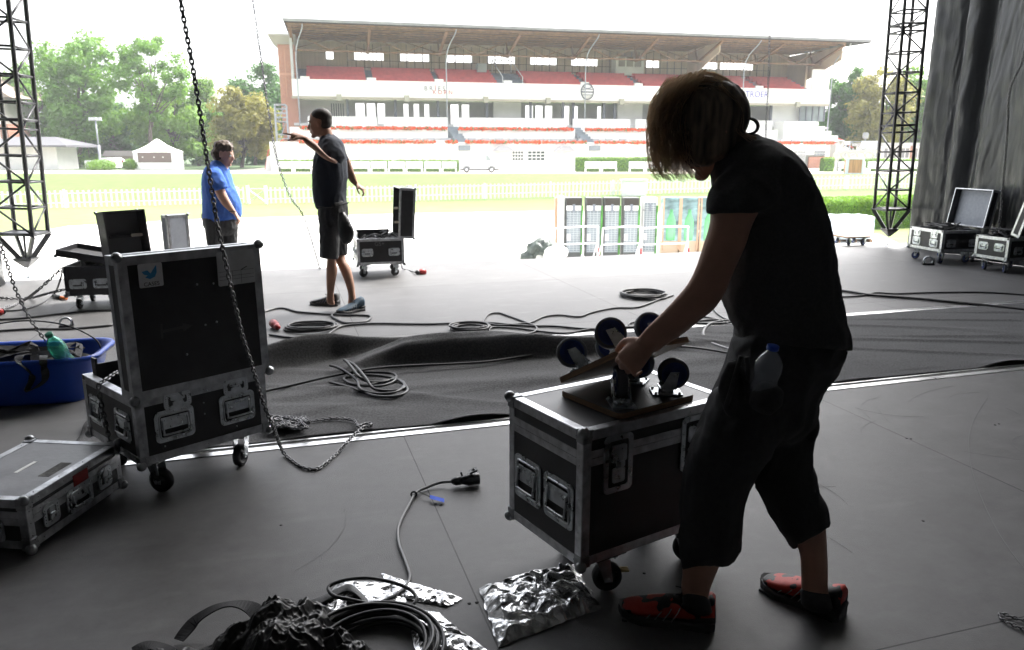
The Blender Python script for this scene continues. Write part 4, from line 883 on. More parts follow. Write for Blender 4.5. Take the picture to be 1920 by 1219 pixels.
def hand(mb, wr, d, n, side=1, curl=(35, 45, 30), sc_=1.0, point=False, spread=.0):
    d = Vector(d).normalized(); n = Vector(n); n = (n-d*n.dot(d)).normalized(); s = d.cross(n)*side; wr = Vector(wr); u = sc_
    rs = []
    for t, w_, th in ((-.02, .026, .020), (.0, .028, .019), (.03, .037, .018), (.06, .043, .016), (.085, .042, .013), (.095, .036, .009)):
        rs.append([wr+d*t*u+(s*math.cos(2*math.pi*k/14)*w_+n*math.sin(2*math.pi*k/14)*th)*u for k in range(14)])
    mb.rings(rs)
    for i, (off, L, r) in enumerate(((.031, .072, .0088), (.011, .080, .0092), (-.010, .075, .0088), (-.030, .060, .0078))):
        p = wr+(d*(.084-abs(i-1.2)*.003)+s*off)*u; a = 0; pts = [p-d*.012*u, p]; cv = curl if not (point and i == 0) else (8, 5, 3)
        if point and i > 0: cv = (80, 85, 50)
        for k, fr in enumerate((.45, .30, .25)):
            a += rad(cv[k]+(i*3)); p = p+(d*math.cos(a)+n*math.sin(a)+s*off*spread)*(L*fr*u); pts.append(p)
        mb.tube(cr(pts, 3), lambda t, r=r: r*u*(1.05-.28*t), 8)
        mb.sphere(pts[-1], r*.76*u, 8, 6)
    p = wr+(d*.022+s*.030)*u; pts = [p-s*.012*u, p]
    for dv, L in (((d*.62+s*.62+n*.35), .036), ((d*.85+s*.25+n*.5), .030), ((d*.9+n*.5), .022)): p = p+dv.normalized()*L*u; pts.append(p)
    mb.tube(cr(pts, 3), lambda t: .0115*u*(1.05-.3*t), 8); mb.sphere(pts[-1], .0085*u, 8, 6)
def headM(c, fwd, up): 
    f = Vector(fwd).normalized(); u = Vector(up); u = (u-f*u.dot(f)).normalized(); l = u.cross(f); M = Matrix((f, l, u)).transposed().to_4x4(); M.translation = c; return M
def head(mb, M, s=1.0):
    S_ = lambda c, sc3: mb.sphere([q*s for q in c], s, 20, 14, sc3, M)
    S_((-.012, 0, .035), (.098, .077, .088)); S_((.028, 0, -.030), (.064, .063, .085)); S_((.034, 0, -.078), (.052, .050, .036)); S_((.074, 0, -.104), (.022, .024, .018))
    S_((.080, 0, .020), (.014, .046, .011)); S_((.088, 0, -.068), (.012, .024, .011)); S_((.060, .038, -.030), (.022, .018, .026)); S_((.060, -.038, -.030), (.022, .018, .026))
    mb.tube([M@Vector((.086*s, 0, .008*s)), M@Vector((.101*s, 0, -.015*s)), M@Vector((.110*s, 0, -.036*s))], lambda t: (.007+.007*t)*s, 10); S_((.100, 0, -.040), (.014, .017, .010))
    for y in (-1, 1): S_((-.006, y*.077, -.012), (.020, .009, .033)); S_((-.000, y*.082, .002), (.014, .006, .016))
def eyes(root, M, s=1.0):
    for y in (-1, 1):
        MB().sphere((.081*s, y*.031*s, -.002*s), .0125*s, 12, 8, M=M).build('eye', mat('eye_white', (.6, .58, .55), .25), root)
        MB().tube([M@Vector((.088*s, y*(.015+.012*k)*s, (.022+.003*math.sin(k*1.5))*s)) for k in range(4)], .003*s, 5).build('eyebrow', HAIRD, root)
HAIRD = mat('dark_hair', (.03, .02, .014), .6, nscale=40, namt=.5)
def hair_mat(name, c, tr):
    m = bpy.data.materials.new(name); m.use_nodes = True; t = m.node_tree; b = t.nodes['Principled BSDF']; b.inputs['Base Color'].default_value = (*c, 1); b.inputs['Roughness'].default_value = .45
    tl = t.nodes.new('ShaderNodeBsdfTranslucent'); tl.inputs['Color'].default_value = (*tr, 1); mx = t.nodes.new('ShaderNodeMixShader'); mx.inputs[0].default_value = .6
    n = t.nodes.new('ShaderNodeTexNoise'); n.inputs['Scale'].default_value = 60; tc = t.nodes.new('ShaderNodeTexCoord'); t.links.new(tc.outputs['Object'], n.inputs['Vector'])
    r = t.nodes.new('ShaderNodeValToRGB'); r.color_ramp.elements[0].color = (*[q*.5 for q in c], 1); r.color_ramp.elements[1].color = (*[q*1.6 for q in c], 1); t.links.new(n.outputs[0], r.inputs[0]); t.links.new(r.outputs[0], b.inputs['Base Color'])
    t.links.new(b.outputs[0], mx.inputs[1]); t.links.new(tl.outputs[0], mx.inputs[2]); t.links.new(mx.outputs[0], t.nodes['Material Output'].inputs[0]); return m
HAIRB = hair_mat('brown_hair', (.24, .18, .13), (.80, .66, .50))
def wrinkle(a, s=14, sz=.35):
    def f(co):
        q = Vector((co.x*s, co.y*s, co.z*s*sz)); n1 = noise.noise(q); n2 = 1-abs(noise.noise(q*1.7+Vector((3, 1, n1*2))))*2
        return a*(.7*n1+.6*n2-.35)+a*.25*noise.noise(co*s*3)
    return f
CLOTHB = mat('black_cotton', (.048, .048, .050), .85, nscale=120, namt=.25, bump=.3, bscale=700)
CLOTHT = mat('black_workwear', (.030, .030, .032), .8, nscale=60, namt=.3, bump=.3, bscale=500)
CLOTHN = mat('navy_cotton', (.016, .022, .036), .85, nscale=120, namt=.25, bump=.3, bscale=500)
CLOTHBL = mat('blue_cotton', (.03, .11, .42), .85, nscale=60, namt=.15, bump=.3, bscale=500)
SOLE = mat('shoe_sole', (.05, .05, .052), .6, nscale=30); SHOEB = mat('shoe_black', (.025, .025, .027), .6, nscale=60, namt=.4)
SHOER = mat('shoe_red', (.50, .035, .02), .6, nscale=60, namt=.3, coords='Object')
_t = SHOER.node_tree; _n = _t.nodes.new('ShaderNodeTexNoise'); _n.inputs['Scale'].default_value = 17; _n.inputs['Detail'].default_value = 1; _g = _t.nodes.new('ShaderNodeTexCoord'); _t.links.new(_g.outputs['Object'], _n.inputs['Vector'])
_r = _t.nodes.new('ShaderNodeValToRGB'); _r.color_ramp.interpolation = 'CONSTANT'; _r.color_ramp.elements[0].color = (.022, .02, .02, 1); _r.color_ramp.elements[1].position = .47; _r.color_ramp.elements[1].color = (.42, .03, .018, 1); _t.links.new(_n.outputs[0], _r.inputs[0]); _t.links.new(_r.outputs[0], _t.nodes['Principled BSDF'].inputs['Base Color']); SHOEBL = mat('shoe_blue', (.015, .045, .075), .6, nscale=40, namt=.5)
SILV = mat('shoe_silver', (.35, .35, .36), .4, nscale=50)
def shoe(root, heel, toe, upm, w_=.052, lift=0.0, sole_m=SOLE, collar=.085, lean=None, accents=True):
    heel = Vector(heel); toe = Vector(toe); d = toe-heel; L = d.length; M = frameM(heel, d, Vector((0, 0, 1)).cross(d))
    ks = [(0.0, .55, .0), (.04, .72, 0), (.15, .80, 0), (.30, .76, 0), (.45, .78, 0), (.62, .96, 0), (.75, 1.0, 0), (.88, .86, .004), (.96, .55, .008), (1.0, .2, .012)]
    mb = MB(); rs = []
    for x, k, z in ks: rs.append([Vector((x*L, w_*k, z)), Vector((x*L, w_*k*1.04, z+.018)), Vector((x*L, w_*k*.96, z+.026)), Vector((x*L, -w_*k*.96, z+.026)), Vector((x*L, -w_*k*1.04, z+.018)), Vector((x*L, -w_*k, z))])
    mb.rings(rs, smooth=False, M=M)
    for i in range(9):
        for s in (-1, 1): mb.box((L*(.08+i*.105), s*w_*.72, .003), (.016, .012, .01), M)
    mb.build('sole', sole_m, root)
    mb = MB(); rs = []
    for x, k, h in ((.01, .62, collar), (.05, .74, collar+.008), (.14, .74, collar), (.24, .72, collar-.010), (.34, .74, .088), (.46, .78, .080), (.58, .90, .068), (.70, .96, .058), (.82, .88, .050), (.92, .66, .042), (.98, .36, .032)):
        z0_ = .020
        rs.append([Vector((x*L, w_*k*.93*math.copysign(abs(math.cos(a))**.8, math.cos(a)), z0_+(h-z0_)*(.5+.5*math.copysign(abs(math.sin(a))**.7, math.sin(a))))) for a in [2*math.pi*j/16 for j in range(16)]])
    mb.rings(rs, M=M); mb.build('upper', upm, root)
    mb = MB()
    for i in range(5):
        x = L*(.36+.06*i); z = .088-.007*i; mb.tube([M@Vector((x, -w_*.42, z-.006)), M@Vector((x+.006, 0, z+.003)), M@Vector((x, w_*.42, z-.006))], .0026, 6)
    mb.tube(cr([M@Vector((L*.36, 0, .092)), M@Vector((L*.34, .02, .105)), M@Vector((L*.40, .035, .112)), M@Vector((L*.38, .01, .093)), M@Vector((L*.33, -.02, .10)), M@Vector((L*.42, -.03, .10))], 4), .002, 5); mb.build('laces', SHOEB, root)
    for s in (-1, 1):
        mb = MB()
        for i in range(4):
            x = L*(.34+.085*i); mb.tube([M@Vector((x, s*w_*.50, .080-.006*i)), M@Vector((x+.012, s*w_*.80, .055-.003*i)), M@Vector((x+.030, s*w_*.93, .027))], .0018, 5)
        mb.build('side_stripes', SILV, root)
    mb = MB()
    rs = []
    for x, k, h in ((-.004, .62, .055), (.05, .78, .060), (.15, .79, .050), (.24, .76, .032)): rs.append([Vector((x*L, w_*k*1.0*math.cos(a), .020+(h-.02)*(.5+.5*math.sin(a)))) for a in [2*math.pi*j/12 for j in range(12)]])
    mb.rings(rs, M=M)
    mb.build('heel_guard', SHOEB, root); mb = MB(); rs = []
    for x, k, h in ((.86, .82, .046), (.93, .64, .040), (1.003, .25, .030)): rs.append([Vector((x*L, w_*k*1.0*math.cos(a), .018+(h-.018)*(.5+.5*math.sin(a)))) for a in [2*math.pi*j/12 for j in range(12)]])
    mb.rings(rs, M=M); mb.build('toe_guard', SHOEB, root)
# ------------------------------------------------------------------ the long-haired man
P1 = thing('person', 'long-haired man in black shirt and three-quarter trousers bending over a case in the foreground', 'person')
hc = Q(1330, 238, 2.13); HM = headM(hc, (-.87, -.10, -.48), (-.48, 0, .87)); mb = MB(); head(mb, HM, 1.0)
sil(mb, [(1330, 318, 1405, 250, 2.13, .058), (1352, 340, 1430, 270, 2.13, .075), (1352, 385, 1500, 340, 2.13, .15), (1352, 450, 1545, 440, 2.13, .145), (1362, 540, 1556, 545, 2.13, .13), (1385, 610, 1565, 620, 2.13, .13), (1380, 680, 1568, 690, 2.13, .15), (1370, 740, 1528, 740, 2.13, .15)])
# near arm
sil(mb, [(1362, 335, 1450, 350, 2.02, .055), (1335, 385, 1432, 380, 1.98, .056), (1331, 420, 1410, 420, 1.97, .052), (1319, 460, 1396, 462, 1.98, .050), (1306, 500, 1377, 504, 2.0, .047), (1290, 532, 1360, 546, 2.03, .043), (1262, 565, 1340, 578, 2.07, .045), (1240, 588, 1312, 601, 2.11, .042), (1215, 612, 1280, 627, 2.15, .035), (1196, 634, 1252, 645, 2.19, .028), (1186, 648, 1232, 660, 2.215, .023)], taper=(True, False))
hand(mb, Q(1215, 642, 2.195), (-.62, .10, -.72), (.50, .80, -.25), -1, (38, 48, 30), 1.06, spread=2.8)
# far arm, reaching behind the near one
sil(mb, [(1370, 340, 1440, 360, 2.26), (1340, 420, 1405, 440, 2.33, .048), (1312, 500, 1370, 520, 2.40, .044), (1285, 555, 1335, 580, 2.46, .040), (1262, 575, 1300, 598, 2.52, .030), (1254, 585, 1284, 606, 2.54, .025)], taper=(True, False))
hand(mb, Q(1266, 596, 2.55), (-.5, .35, -.5), (.3, -.2, -.8), 1, (30, 40, 30), .9)
# legs
sil(mb, [(1345, 740, 1470, 790, 2.08, .085), (1305, 840, 1420, 870, 2.06, .075), (1288, 930, 1390, 940, 2.05, .062), (1280, 1010, 1368, 1010, 2.05, .055), (1280, 1070, 1345, 1070, 2.05, .045), (1278, 1100, 1330, 1108, 2.04, .036), (1284, 1130, 1328, 1138, 2.03, .034)])
sil(mb, [(1420, 760, 1525, 770, 2.18, .085), (1420, 850, 1518, 850, 2.18, .075), (1440, 930, 1528, 915, 2.16, .062), (1480, 1000, 1546, 975, 2.14, .056), (1498, 1034, 1550, 1010, 2.13, .05), (1502, 1070, 1552, 1060, 2.12, .040), (1504, 1100, 1551, 1104, 2.11, .036), (1508, 1130, 1556, 1136, 2.10, .036)])
mb.organic('body', SKIN1, P1, .0056, 3)
eyes(P1, HM)
mb = MB()      # shirt
sil(mb, [(1330, 332, 1416, 251, 2.13, .085), (1338, 365, 1470, 282, 2.13, .165), (1343, 400, 1520, 345, 2.13, .188), (1343, 440, 1548, 420, 2.13, .178), (1346, 490, 1560, 478, 2.13, .165), (1353, 540, 1567, 530, 2.13, .155), (1366, 585, 1574, 580, 2.13, .155), (1380, 618, 1584, 625, 2.13, .165), (1377, 642, 1586, 656, 2.13, .175)], taper=(True, False))
sil(mb, [(1368, 315, 1470, 330, 2.03, .075), (1340, 345, 1470, 365, 1.99, .075), (1328, 372, 1448, 390, 1.97, .07), (1324, 400, 1420, 399, 1.96, .062)], taper=(True, False))
sil(mb, [(1368, 325, 1450, 340, 2.24, .07), (1345, 380, 1430, 390, 2.30, .068), (1336, 410, 1418, 415, 2.32, .06)], taper=(True, False))
mb.organic('shirt', CLOTHB, P1, .0075, 2, wrinkle(.010, 9, .5))
mb = MB()      # trousers
sil(mb, [(1372, 638, 1580, 650, 2.13, .16), (1360, 680, 1577, 680, 2.13, .175), (1345, 715, 1560, 712, 2.13, .175), (1334, 745, 1530, 752, 2.13, .165), (1330, 790, 1522, 800, 2.13, .14)])
sil(mb, [(1334, 735, 1480, 760, 2.07, .10), (1312, 790, 1460, 820, 2.06, .105), (1290, 845, 1435, 870, 2.05, .10), (1280, 900, 1411, 905, 2.05, .095), (1277, 950, 1392, 948, 2.04, .09), (1275, 1000, 1386, 1000, 2.04, .088), (1275, 1035, 1382, 1035, 2.04, .084), (1280, 1068, 1368, 1060, 2.04, .078)], taper=(True, False))
sil(mb, [(1400, 740, 1530, 758, 2.18, .10), (1395, 800, 1526, 800, 2.19, .105), (1400, 860, 1520, 858, 2.18, .10), (1416, 905, 1530, 900, 2.17, .095), (1434, 948, 1543, 935, 2.16, .09), (1458, 985, 1553, 962, 2.15, .088), (1486, 1030, 1558, 982, 2.14, .084)], taper=(True, False))
mb.sphere(Q(1520, 800, 2.12), .022, 10, 8, (.9, 1.5, 2.6)); mb.sphere(Q(1376, 730, 1.97), .05, 12, 8, (.8, .5, 1.6)); mb.sphere(Q(1434, 748, 1.915), .05, 12, 8, (1.0, .62, .95))
mb.organic('trousers', CLOTHT, P1, .0085, 1, wrinkle(.012, 8, .6))
for i, ps in enumerate(([(1390, 668), (1380, 700), (1370, 735), (1362, 760)], [(1400, 670), (1402, 700), (1396, 735)], [(1384, 690), (1396, 710), (1408, 740)])):
    mb = MB(); mb.tube(cr([Q(x, y, 1.945) for x, y in ps], 5), .007, 6); mb.build('pocket_seam', CLOTHT, P1)
# hair
mb = MB(); mb.sphere(Q(1318, 216, 2.13), 1, 24, 16, (.104, .098, .106)); mb.sphere(Q(1350, 218, 2.13), 1, 20, 14, (.078, .090, .092))
sil(mb, [(1246, 180, 1385, 205, 2.13, .09), (1248, 215, 1390, 235, 2.13, .09), (1256, 250, 1388, 255, 2.13, .09), (1266, 280, 1378, 285, 2.12, .085), (1280, 298, 1345, 303, 2.11, .07)])
sil(mb, [(1362, 230, 1388, 208, 2.13, .07), (1362, 264, 1390, 240, 2.13, .07), (1372, 285, 1405, 262, 2.13, .05)])
def hw(co): q = Vector((co.x*34, co.y*34, co.z*5)); return .006*noise.noise(q)+.003*noise.noise(q*2.6)
mb.organic('hair', mat('hair_mass', (.12, .088, .062), .55, nscale=55, namt=.85, stretch=(1, 1, .07), detail=2), P1, .006, 4, hw); hair = P1.children[-1]
R = random.Random(12)
def strands(n, fn, r=.0011, name='hair_strands', m=HAIRB):
    mb = MB()
    for i in range(n):
        p = fn(i, R)
        mb.tube(cr(p, 4), lambda t, r=r: r*(1.1-.8*t), 4)
    mb.build(name, m, hair)
def curtain_hair(i, R):
    t = R.random(); x0 = 1221+t*78; dy = 2.13+R.uniform(-.095, .09)*(1-.2*t); y0 = 168+R.uniform(-14, 40)-t*18
    ye = 308+R.uniform(-34, 32); xe = x0+R.uniform(-14, 16)+6; b = R.uniform(-7, 5); w1 = R.uniform(-5, 5)
    return [Q(x0+26, y0-8, dy), Q(x0+2+b, y0+30, dy), Q(x0-4+b, (y0+ye)/2, dy), Q(x0+b*.5+w1, ye-28, dy-.004), Q(xe-4, ye-8, dy), Q(xe+R.uniform(0, 12), ye+2, dy)]
strands(900, curtain_hair, .0010)
def top_hair(i, R):
    t = R.random(); y = R.uniform(-.08, .08); a0 = rad(R.uniform(20, 150)); r0 = .118+R.uniform(0, .010)
    c = Q(1318, 222, 2.13+y); k = math.sqrt(max(.05, 1-(y/.105)**2))
    return [c+Vector((math.cos(a0+s*.35)*(.112+.010*R.random())*k*1.02, 0, math.sin(a0+s*.35)*(r0-.007)*k)) for s in range(4)]
strands(260, top_hair, .0009)
def back_hair(i, R):
    y = 2.13+R.uniform(-.08, .08); o = R.uniform(-8, 4)
    return [Q(1350+o, 165+R.uniform(-10, 20), y), Q(1380+o, 190, y), Q(1392+o, 218, y), Q(1390+o*1.6, 246, y), Q(1412+o*2, 262+R.uniform(-6, 6), y)]
strands(120, back_hair, .0011)
mb = MB()
for k in range(7): c = Q(1404, 237, 2.10+.005*k); mb.tube([c+Vector((math.cos(a)*(.0235+.0006*k), .004*math.sin(a*2+k), math.sin(a)*(.0195+.0005*k))) for a in [2*math.pi*j/20 for j in range(20)]], .0034-.0002*k, 6, True)
mb.build('hair_curl', HAIRD, hair)
shoe(P1, P(1340, 1174), P(1160, 1148), SHOER, .056, collar=.10)
shoe(P1, P(1580, 1160), P(1428, 1095), SHOER, .056, collar=.10)
for nm, ps in (('sock', [(1280, 1118, 1330, 1126, 2.03, .040), (1282, 1140, 1334, 1148, 2.03, .042)]), ('sock', [(1502, 1108, 1554, 1116, 2.11, .040), (1504, 1132, 1560, 1140, 2.10, .042)])):
    mb = MB(); sil(mb, ps); mb.build(nm, SHOEB, P1)
bb = Q(1428, 745, 1.93); bt = Q(1450, 648, 1.905)
bottle('water_bottle', 'clear plastic bottle with blue cap in the long-haired man\'s hip pocket', bb, bt-bb, (bt-bb).length, .036, GLC, mat('blue_cap', (.02, .07, .42), .35))
# ------------------------------------------------------------------ the pointing man
P2 = thing('person', 'short-haired man in dark shirt and shorts standing at the centre left, pointing left', 'person')
Y2 = 6.85; H2 = headM(Q(600, 231, Y2), (-1, 0, -.10), (-.10, 0, 1)); mb = MB(); head(mb, H2, 1.0)
sil(mb, [(596, 252, 620, 240, Y2, .06), (601, 266, 626, 258, Y2, .07), (598, 290, 636, 280, Y2, .14), (596, 330, 641, 320, Y2, .12), (597, 370, 640, 365, Y2, .11), (606, 400, 641, 400, Y2, .11), (610, 425, 640, 425, Y2, .11)])
sil(mb, [(610, 270, 640, 272, 6.68, .06), (606, 285, 640, 292, 6.62, .055), (610, 292, 634, 300, 6.58, .05), (603, 281, 630, 307, 6.55, .055), (592, 267, 606, 297, 6.52, .052), (580, 259, 592, 285, 6.50, .045), (571, 254, 579, 275, 6.48, .034), (567, 255, 571, 268, 6.47, .026)], taper=(True, False))
hand(mb, Q(569, 259, 6.47), (-.93, 0, .36), (-.3, .25, -1), 1, (50, 60, 40), 1.08, point=True)
sil(mb, [(636, 275, 648, 290, 7.0, .05), (639, 300, 656, 300, 7.02, .05), (646, 323, 662, 317, 7.04, .043), (655, 339, 668, 333, 7.05, .034), (663, 347, 671, 342, 7.05, .026)], taper=(True, False))
hand(mb, Q(667, 345, 7.05), (.75, 0, -.55), (-.3, .2, -1), -1, (30, 40, 25), .95)
sil(mb, [(607, 410, 630, 412, 6.78, .06), (609, 450, 631, 455, 6.78, .06), (613, 484, 630, 485, 6.78, .052), (612, 505, 632, 508, 6.78, .055), (612, 530, 628, 535, 6.78, .040), (613, 552, 626, 556, 6.78, .036), (612, 566, 628, 570, 6.78, .04)])
sil(mb, [(620, 410, 641, 415, 6.92, .06), (625, 450, 646, 455, 6.92, .06), (628, 484, 647, 482, 6.90, .055), (637, 505, 656, 500, 6.87, .056), (647, 530, 663, 527, 6.84, .042), (653, 552, 666, 550, 6.82, .036), (652, 572, 668, 572, 6.80, .04)])
mb.organic('body', SKIN2, P2, .0075, 2); eyes(P2, H2)
mb = MB(); sil(mb, [(600, 262, 622, 250, Y2, .09), (597, 275, 640, 266, Y2, .19), (588, 305, 648, 290, Y2, .20), (585, 345, 651, 325, Y2, .18), (588, 375, 649, 360, Y2, .165), (595, 392, 650, 385, Y2, .17)], taper=(True, False))
sil(mb, [(608, 260, 640, 266, 6.70, .09), (601, 276, 648, 292, 6.63, .085), (603, 288, 640, 308, 6.60, .078)], taper=(True, False)); sil(mb, [(634, 268, 648, 285, 6.98, .07), (640, 300, 657, 302, 7.02, .062)], taper=(True, False))
mb.organic('shirt', CLOTHN, P2, .010, 3, wrinkle(.011, 8, .5))
mb = MB(); sil(mb, [(597, 385, 650, 378, Y2, .17), (598, 410, 652, 405, Y2, .175), (602, 430, 650, 428, Y2, .165)]); sil(mb, [(598, 405, 636, 410, 6.78, .10), (599, 445, 637, 448, 6.77, .10), (600, 483, 634, 486, 6.77, .098)], taper=(True, False)); sil(mb, [(612, 405, 652, 410, 6.93, .10), (618, 445, 652, 445, 6.93, .10), (622, 484, 650, 478, 6.92, .095)], taper=(True, False))
mb.organic('shorts', CLOTHT, P2, .010, 3, wrinkle(.010, 9, .6))
mb = MB(); mb.sphere((-.018, 0, .047), 1, 20, 12, (.096, .079, .082), H2); mb.sphere((-.045, 0, .012), 1, 20, 12, (.062, .075, .075), H2); mb.organic('hair', HAIRD, P2, .008, 2)
mb = MB(); sil(mb, [(634, 402, 646, 398, 6.66, .03), (634, 418, 656, 414, 6.64, .05), (636, 440, 664, 436, 6.63, .055), (642, 456, 660, 452, 6.63, .045)]); mb.organic('hip_pouch', NYL, P2, .008, 2, wrinkle(.006, 14))
mb = MB(); ribbon(mb, [Q(596, 388, 6.66), Q(620, 390, 6.65), Q(640, 384, 6.65), Q(652, 380, 6.70)], .04, .006, 0); mb.build('belt', STRAP, P2)
shoe(P2, P(636, 573), P(582, 571), SHOEB, .062, collar=.115); shoe(P2, P(681, 581), P(633, 590), SHOEBL, .064, collar=.12)
# ------------------------------------------------------------------ the man in blue
P3 = thing('person', 'stout man in bright blue shirt and black trousers facing right behind the hanging chain', 'person')
Y3 = 8.6; H3 = headM(Q(421, 289, Y3), (1, -.1, -.22), (.22, 0, 1)); mb = MB(); head(mb, H3, 1.0)
for a in ([(430, 310, 405, 300, Y3, .065), (426, 322, 400, 315, Y3, .08), (430, 345, 392, 335, Y3, .14), (436, 385, 392, 375, Y3, .13), (434, 405, 394, 400, Y3, .10), (430, 418, 396, 415, Y3, .09)],
          [(411, 405, 392, 405, 8.5, .06), (412, 440, 395, 440, 8.5, .06), (414, 470, 397, 470, 8.5, .06), (412, 495, 398, 495, 8.5, .055), (411, 518, 401, 518, 8.5, .04)],
          [(436, 410, 418, 410, 8.7, .06), (436, 440, 420, 440, 8.7, .06), (434, 470, 418, 470, 8.7, .06), (430, 495, 416, 495, 8.7, .055), (428, 514, 418, 514, 8.7, .04)]): sil(mb, a)
sil(mb, [(412, 325, 394, 325, 8.38, .06), (418, 345, 398, 345, 8.34, .055), (424, 362, 406, 366, 8.32, .048), (432, 378, 417, 384, 8.31, .04), (440, 392, 431, 397, 8.30, .03), (443, 397, 436, 401, 8.30, .026)], taper=(True, False))
hand(mb, Q(440, 399, 8.30), (.45, 0, -.8), (-.8, 0, -.4), 1, (25, 35, 25), .95)
mb.organic('body', SKIN3, P3, .009, 2); eyes(P3, H3)
mb = MB(); sil(mb, [(427, 312, 399, 303, Y3, .10), (428, 322, 386, 318, Y3, .20), (436, 345, 381, 345, Y3, .21), (447, 370, 381, 375, Y3, .20), (452, 392, 380, 400, Y3, .19), (449, 408, 381, 410, Y3, .19), (432, 418, 392, 416, Y3, .18)], taper=(True, False))
sil(mb, [(414, 318, 390, 322, 8.40, .08), (424, 342, 392, 345, 8.34, .075), (428, 352, 400, 358, 8.33, .07)], taper=(True, False)); mb.organic('shirt', CLOTHBL, P3, .012, 3, wrinkle(.014, 8, .5))
mb = MB(); sil(mb, [(445, 405, 379, 402, Y3, .18), (446, 428, 382, 425, Y3, .175)]); sil(mb, [(417, 415, 382, 415, 8.5, .10), (418, 450, 388, 450, 8.5, .095), (417, 480, 393, 480, 8.5, .08), (415, 520, 396, 520, 8.5, .075)], taper=(True, False)); sil(mb, [(446, 415, 412, 415, 8.7, .10), (445, 450, 414, 450, 8.7, .095), (438, 480, 414, 480, 8.7, .08), (434, 516, 412, 516, 8.7, .075)], taper=(True, False))
mb.organic('trousers', CLOTHT, P3, .011, 3, wrinkle(.010, 9, .6))
mb = MB(); mb.sphere(Q(419, 277, Y3), 1, 20, 12, (.112, .088, .085)); mb.sphere(Q(409, 289, Y3), 1, 16, 10, (.066, .086, .085)); mb.organic('hair', mat('brown_short_hair', (.07, .045, .03), .6, nscale=50, namt=.5), P3, .008, 2, lambda co: .012*noise.noise(co*38))
mb = MB(); mb.tube([Q(436, 396, 8.30)+Vector((.032*math.cos(a), .032*math.sin(a), 0)) for a in [2*math.pi*k/14 for k in range(14)]], .006, 6, True); mb.build('wristband', SHOEB, P3)
shoe(P3, P(402, 522), P(432, 524), SHOEB, .054); shoe(P3, P(416, 514), P(446, 516), SHOEB, .054)
# ================================================================== GRANDSTAND
GA = rad(13); GU = Vector((math.cos(GA), math.sin(GA), 0)); GN = Vector((-math.sin(GA), math.cos(GA), 0))
GO = Q(557, 318, 97); GO.z = -.8
GM = Matrix(((GU.x, GN.x, 0, GO.x), (GU.y, GN.y, 0, GO.y), (0, 0, 1, 0), (0, 0, 0, 1)))
def G(px, py, t):
    r = ray(px, py); k = (t-(Vector((0, 0, CH))-GO).dot(GN))/r.dot(GN); p = Vector((0, 0, CH))+r*k
    return (p-GO).dot(GU), p.z
def gs(px, t, py=190): return G(px, py, t)[0]
def gzz(px, py, t): return G(px, py, t)[1]
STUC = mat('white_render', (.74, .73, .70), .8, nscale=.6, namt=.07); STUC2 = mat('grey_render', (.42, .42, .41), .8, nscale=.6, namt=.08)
BRICK = bpy.data.materials.new('brick'); BRICK.use_nodes = True; _t = BRICK.node_tree; _b = _t.nodes['Principled BSDF']; _k = _t.nodes.new('ShaderNodeTexBrick'); _tc = _t.nodes.new('ShaderNodeTexCoord')
_k.inputs['Scale'].default_value = 2.2; _k.inputs['Color1'].default_value = (.42, .17, .10, 1); _k.inputs['Color2'].default_value = (.34, .13, .08, 1); _k.inputs['Mortar'].default_value = (.45, .38, .32, 1); _k.inputs['Mortar Size'].default_value = .02
_m = _t.nodes.new('ShaderNodeMapping'); _m.inputs['Rotation'].default_value = (math.pi/2, 0, 0); _t.links.new(_tc.outputs['Object'], _m.inputs[0]); _t.links.new(_m.outputs[0], _k.inputs[0]); _t.links.new(_k.outputs[0], _b.inputs['Base Color']); _b.inputs['Roughness'].default_value = .9
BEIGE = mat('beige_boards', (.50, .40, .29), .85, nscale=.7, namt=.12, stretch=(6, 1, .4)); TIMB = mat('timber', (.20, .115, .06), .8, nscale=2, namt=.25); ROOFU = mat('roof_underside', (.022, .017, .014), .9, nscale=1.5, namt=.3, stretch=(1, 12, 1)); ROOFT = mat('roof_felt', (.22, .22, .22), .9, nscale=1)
SEATR = mat('red_benches', (.55, .10, .09), .7, nscale=1.5, namt=.12); GREYST = mat('grey_steps', (.20, .23, .25), .8, nscale=3); PILL = mat('dark_grey_column', (.10, .11, .13), .6); POLE = mat('light_grey_pole', (.30, .32, .34), .5)
GLASSD = mat('window_glass', (.16, .19, .19), .08, nscale=.5, namt=.4, spec=.8); FLOW = mat('geranium_red', (.62, .07, .012), .8, nscale=9, namt=.3); LEAFG = mat('planter_leaf', (.10, .16, .05), .8, nscale=8, namt=.4)
GS = thing('grandstand', 'long white racecourse grandstand with timber roof, red upper benches and red flower rows', 'grandstand', GO, GA)
SL, SR = 0.0, gs(1555, 0)
def gb(name, boxes, m, par=None, label=None):
    mb = MB()
    for a, b in boxes: mb.b2((a[0], a[1], a[2]-GO.z), (b[0], b[1], b[2]-GO.z))
    o = mb.build(name, m, par or GS)
    if label: o['label'] = label
    return o
TB = 11.0; GZ0 = -.8
z_b0, z_b1 = gzz(1000, 187, 0), gzz(1000, 157, 0)              # parapet band
z_rf = gzz(1000, 58, -3.0); z_rb = gzz(1000, 92, TB)+.3         # roof front and back edge
gb('parapet', [((SL, 0, z_b0), (SR, .35, z_b1))], STUC)
gb('parapet_return', [((gs(1522, 0), .35, z_b1), (SR, .6, gzz(1540, 130, 0)))], STUC); gb('floor_slab', [((SL, .35, z_b0+.1), (SR, TB, z_b0+.5))], STUC2); gb('fascia', [((SL-.1, -.12, z_b0-.30), (SR, .05, z_b0))], mat('beige_trim', (.34, .31, .24), .8))
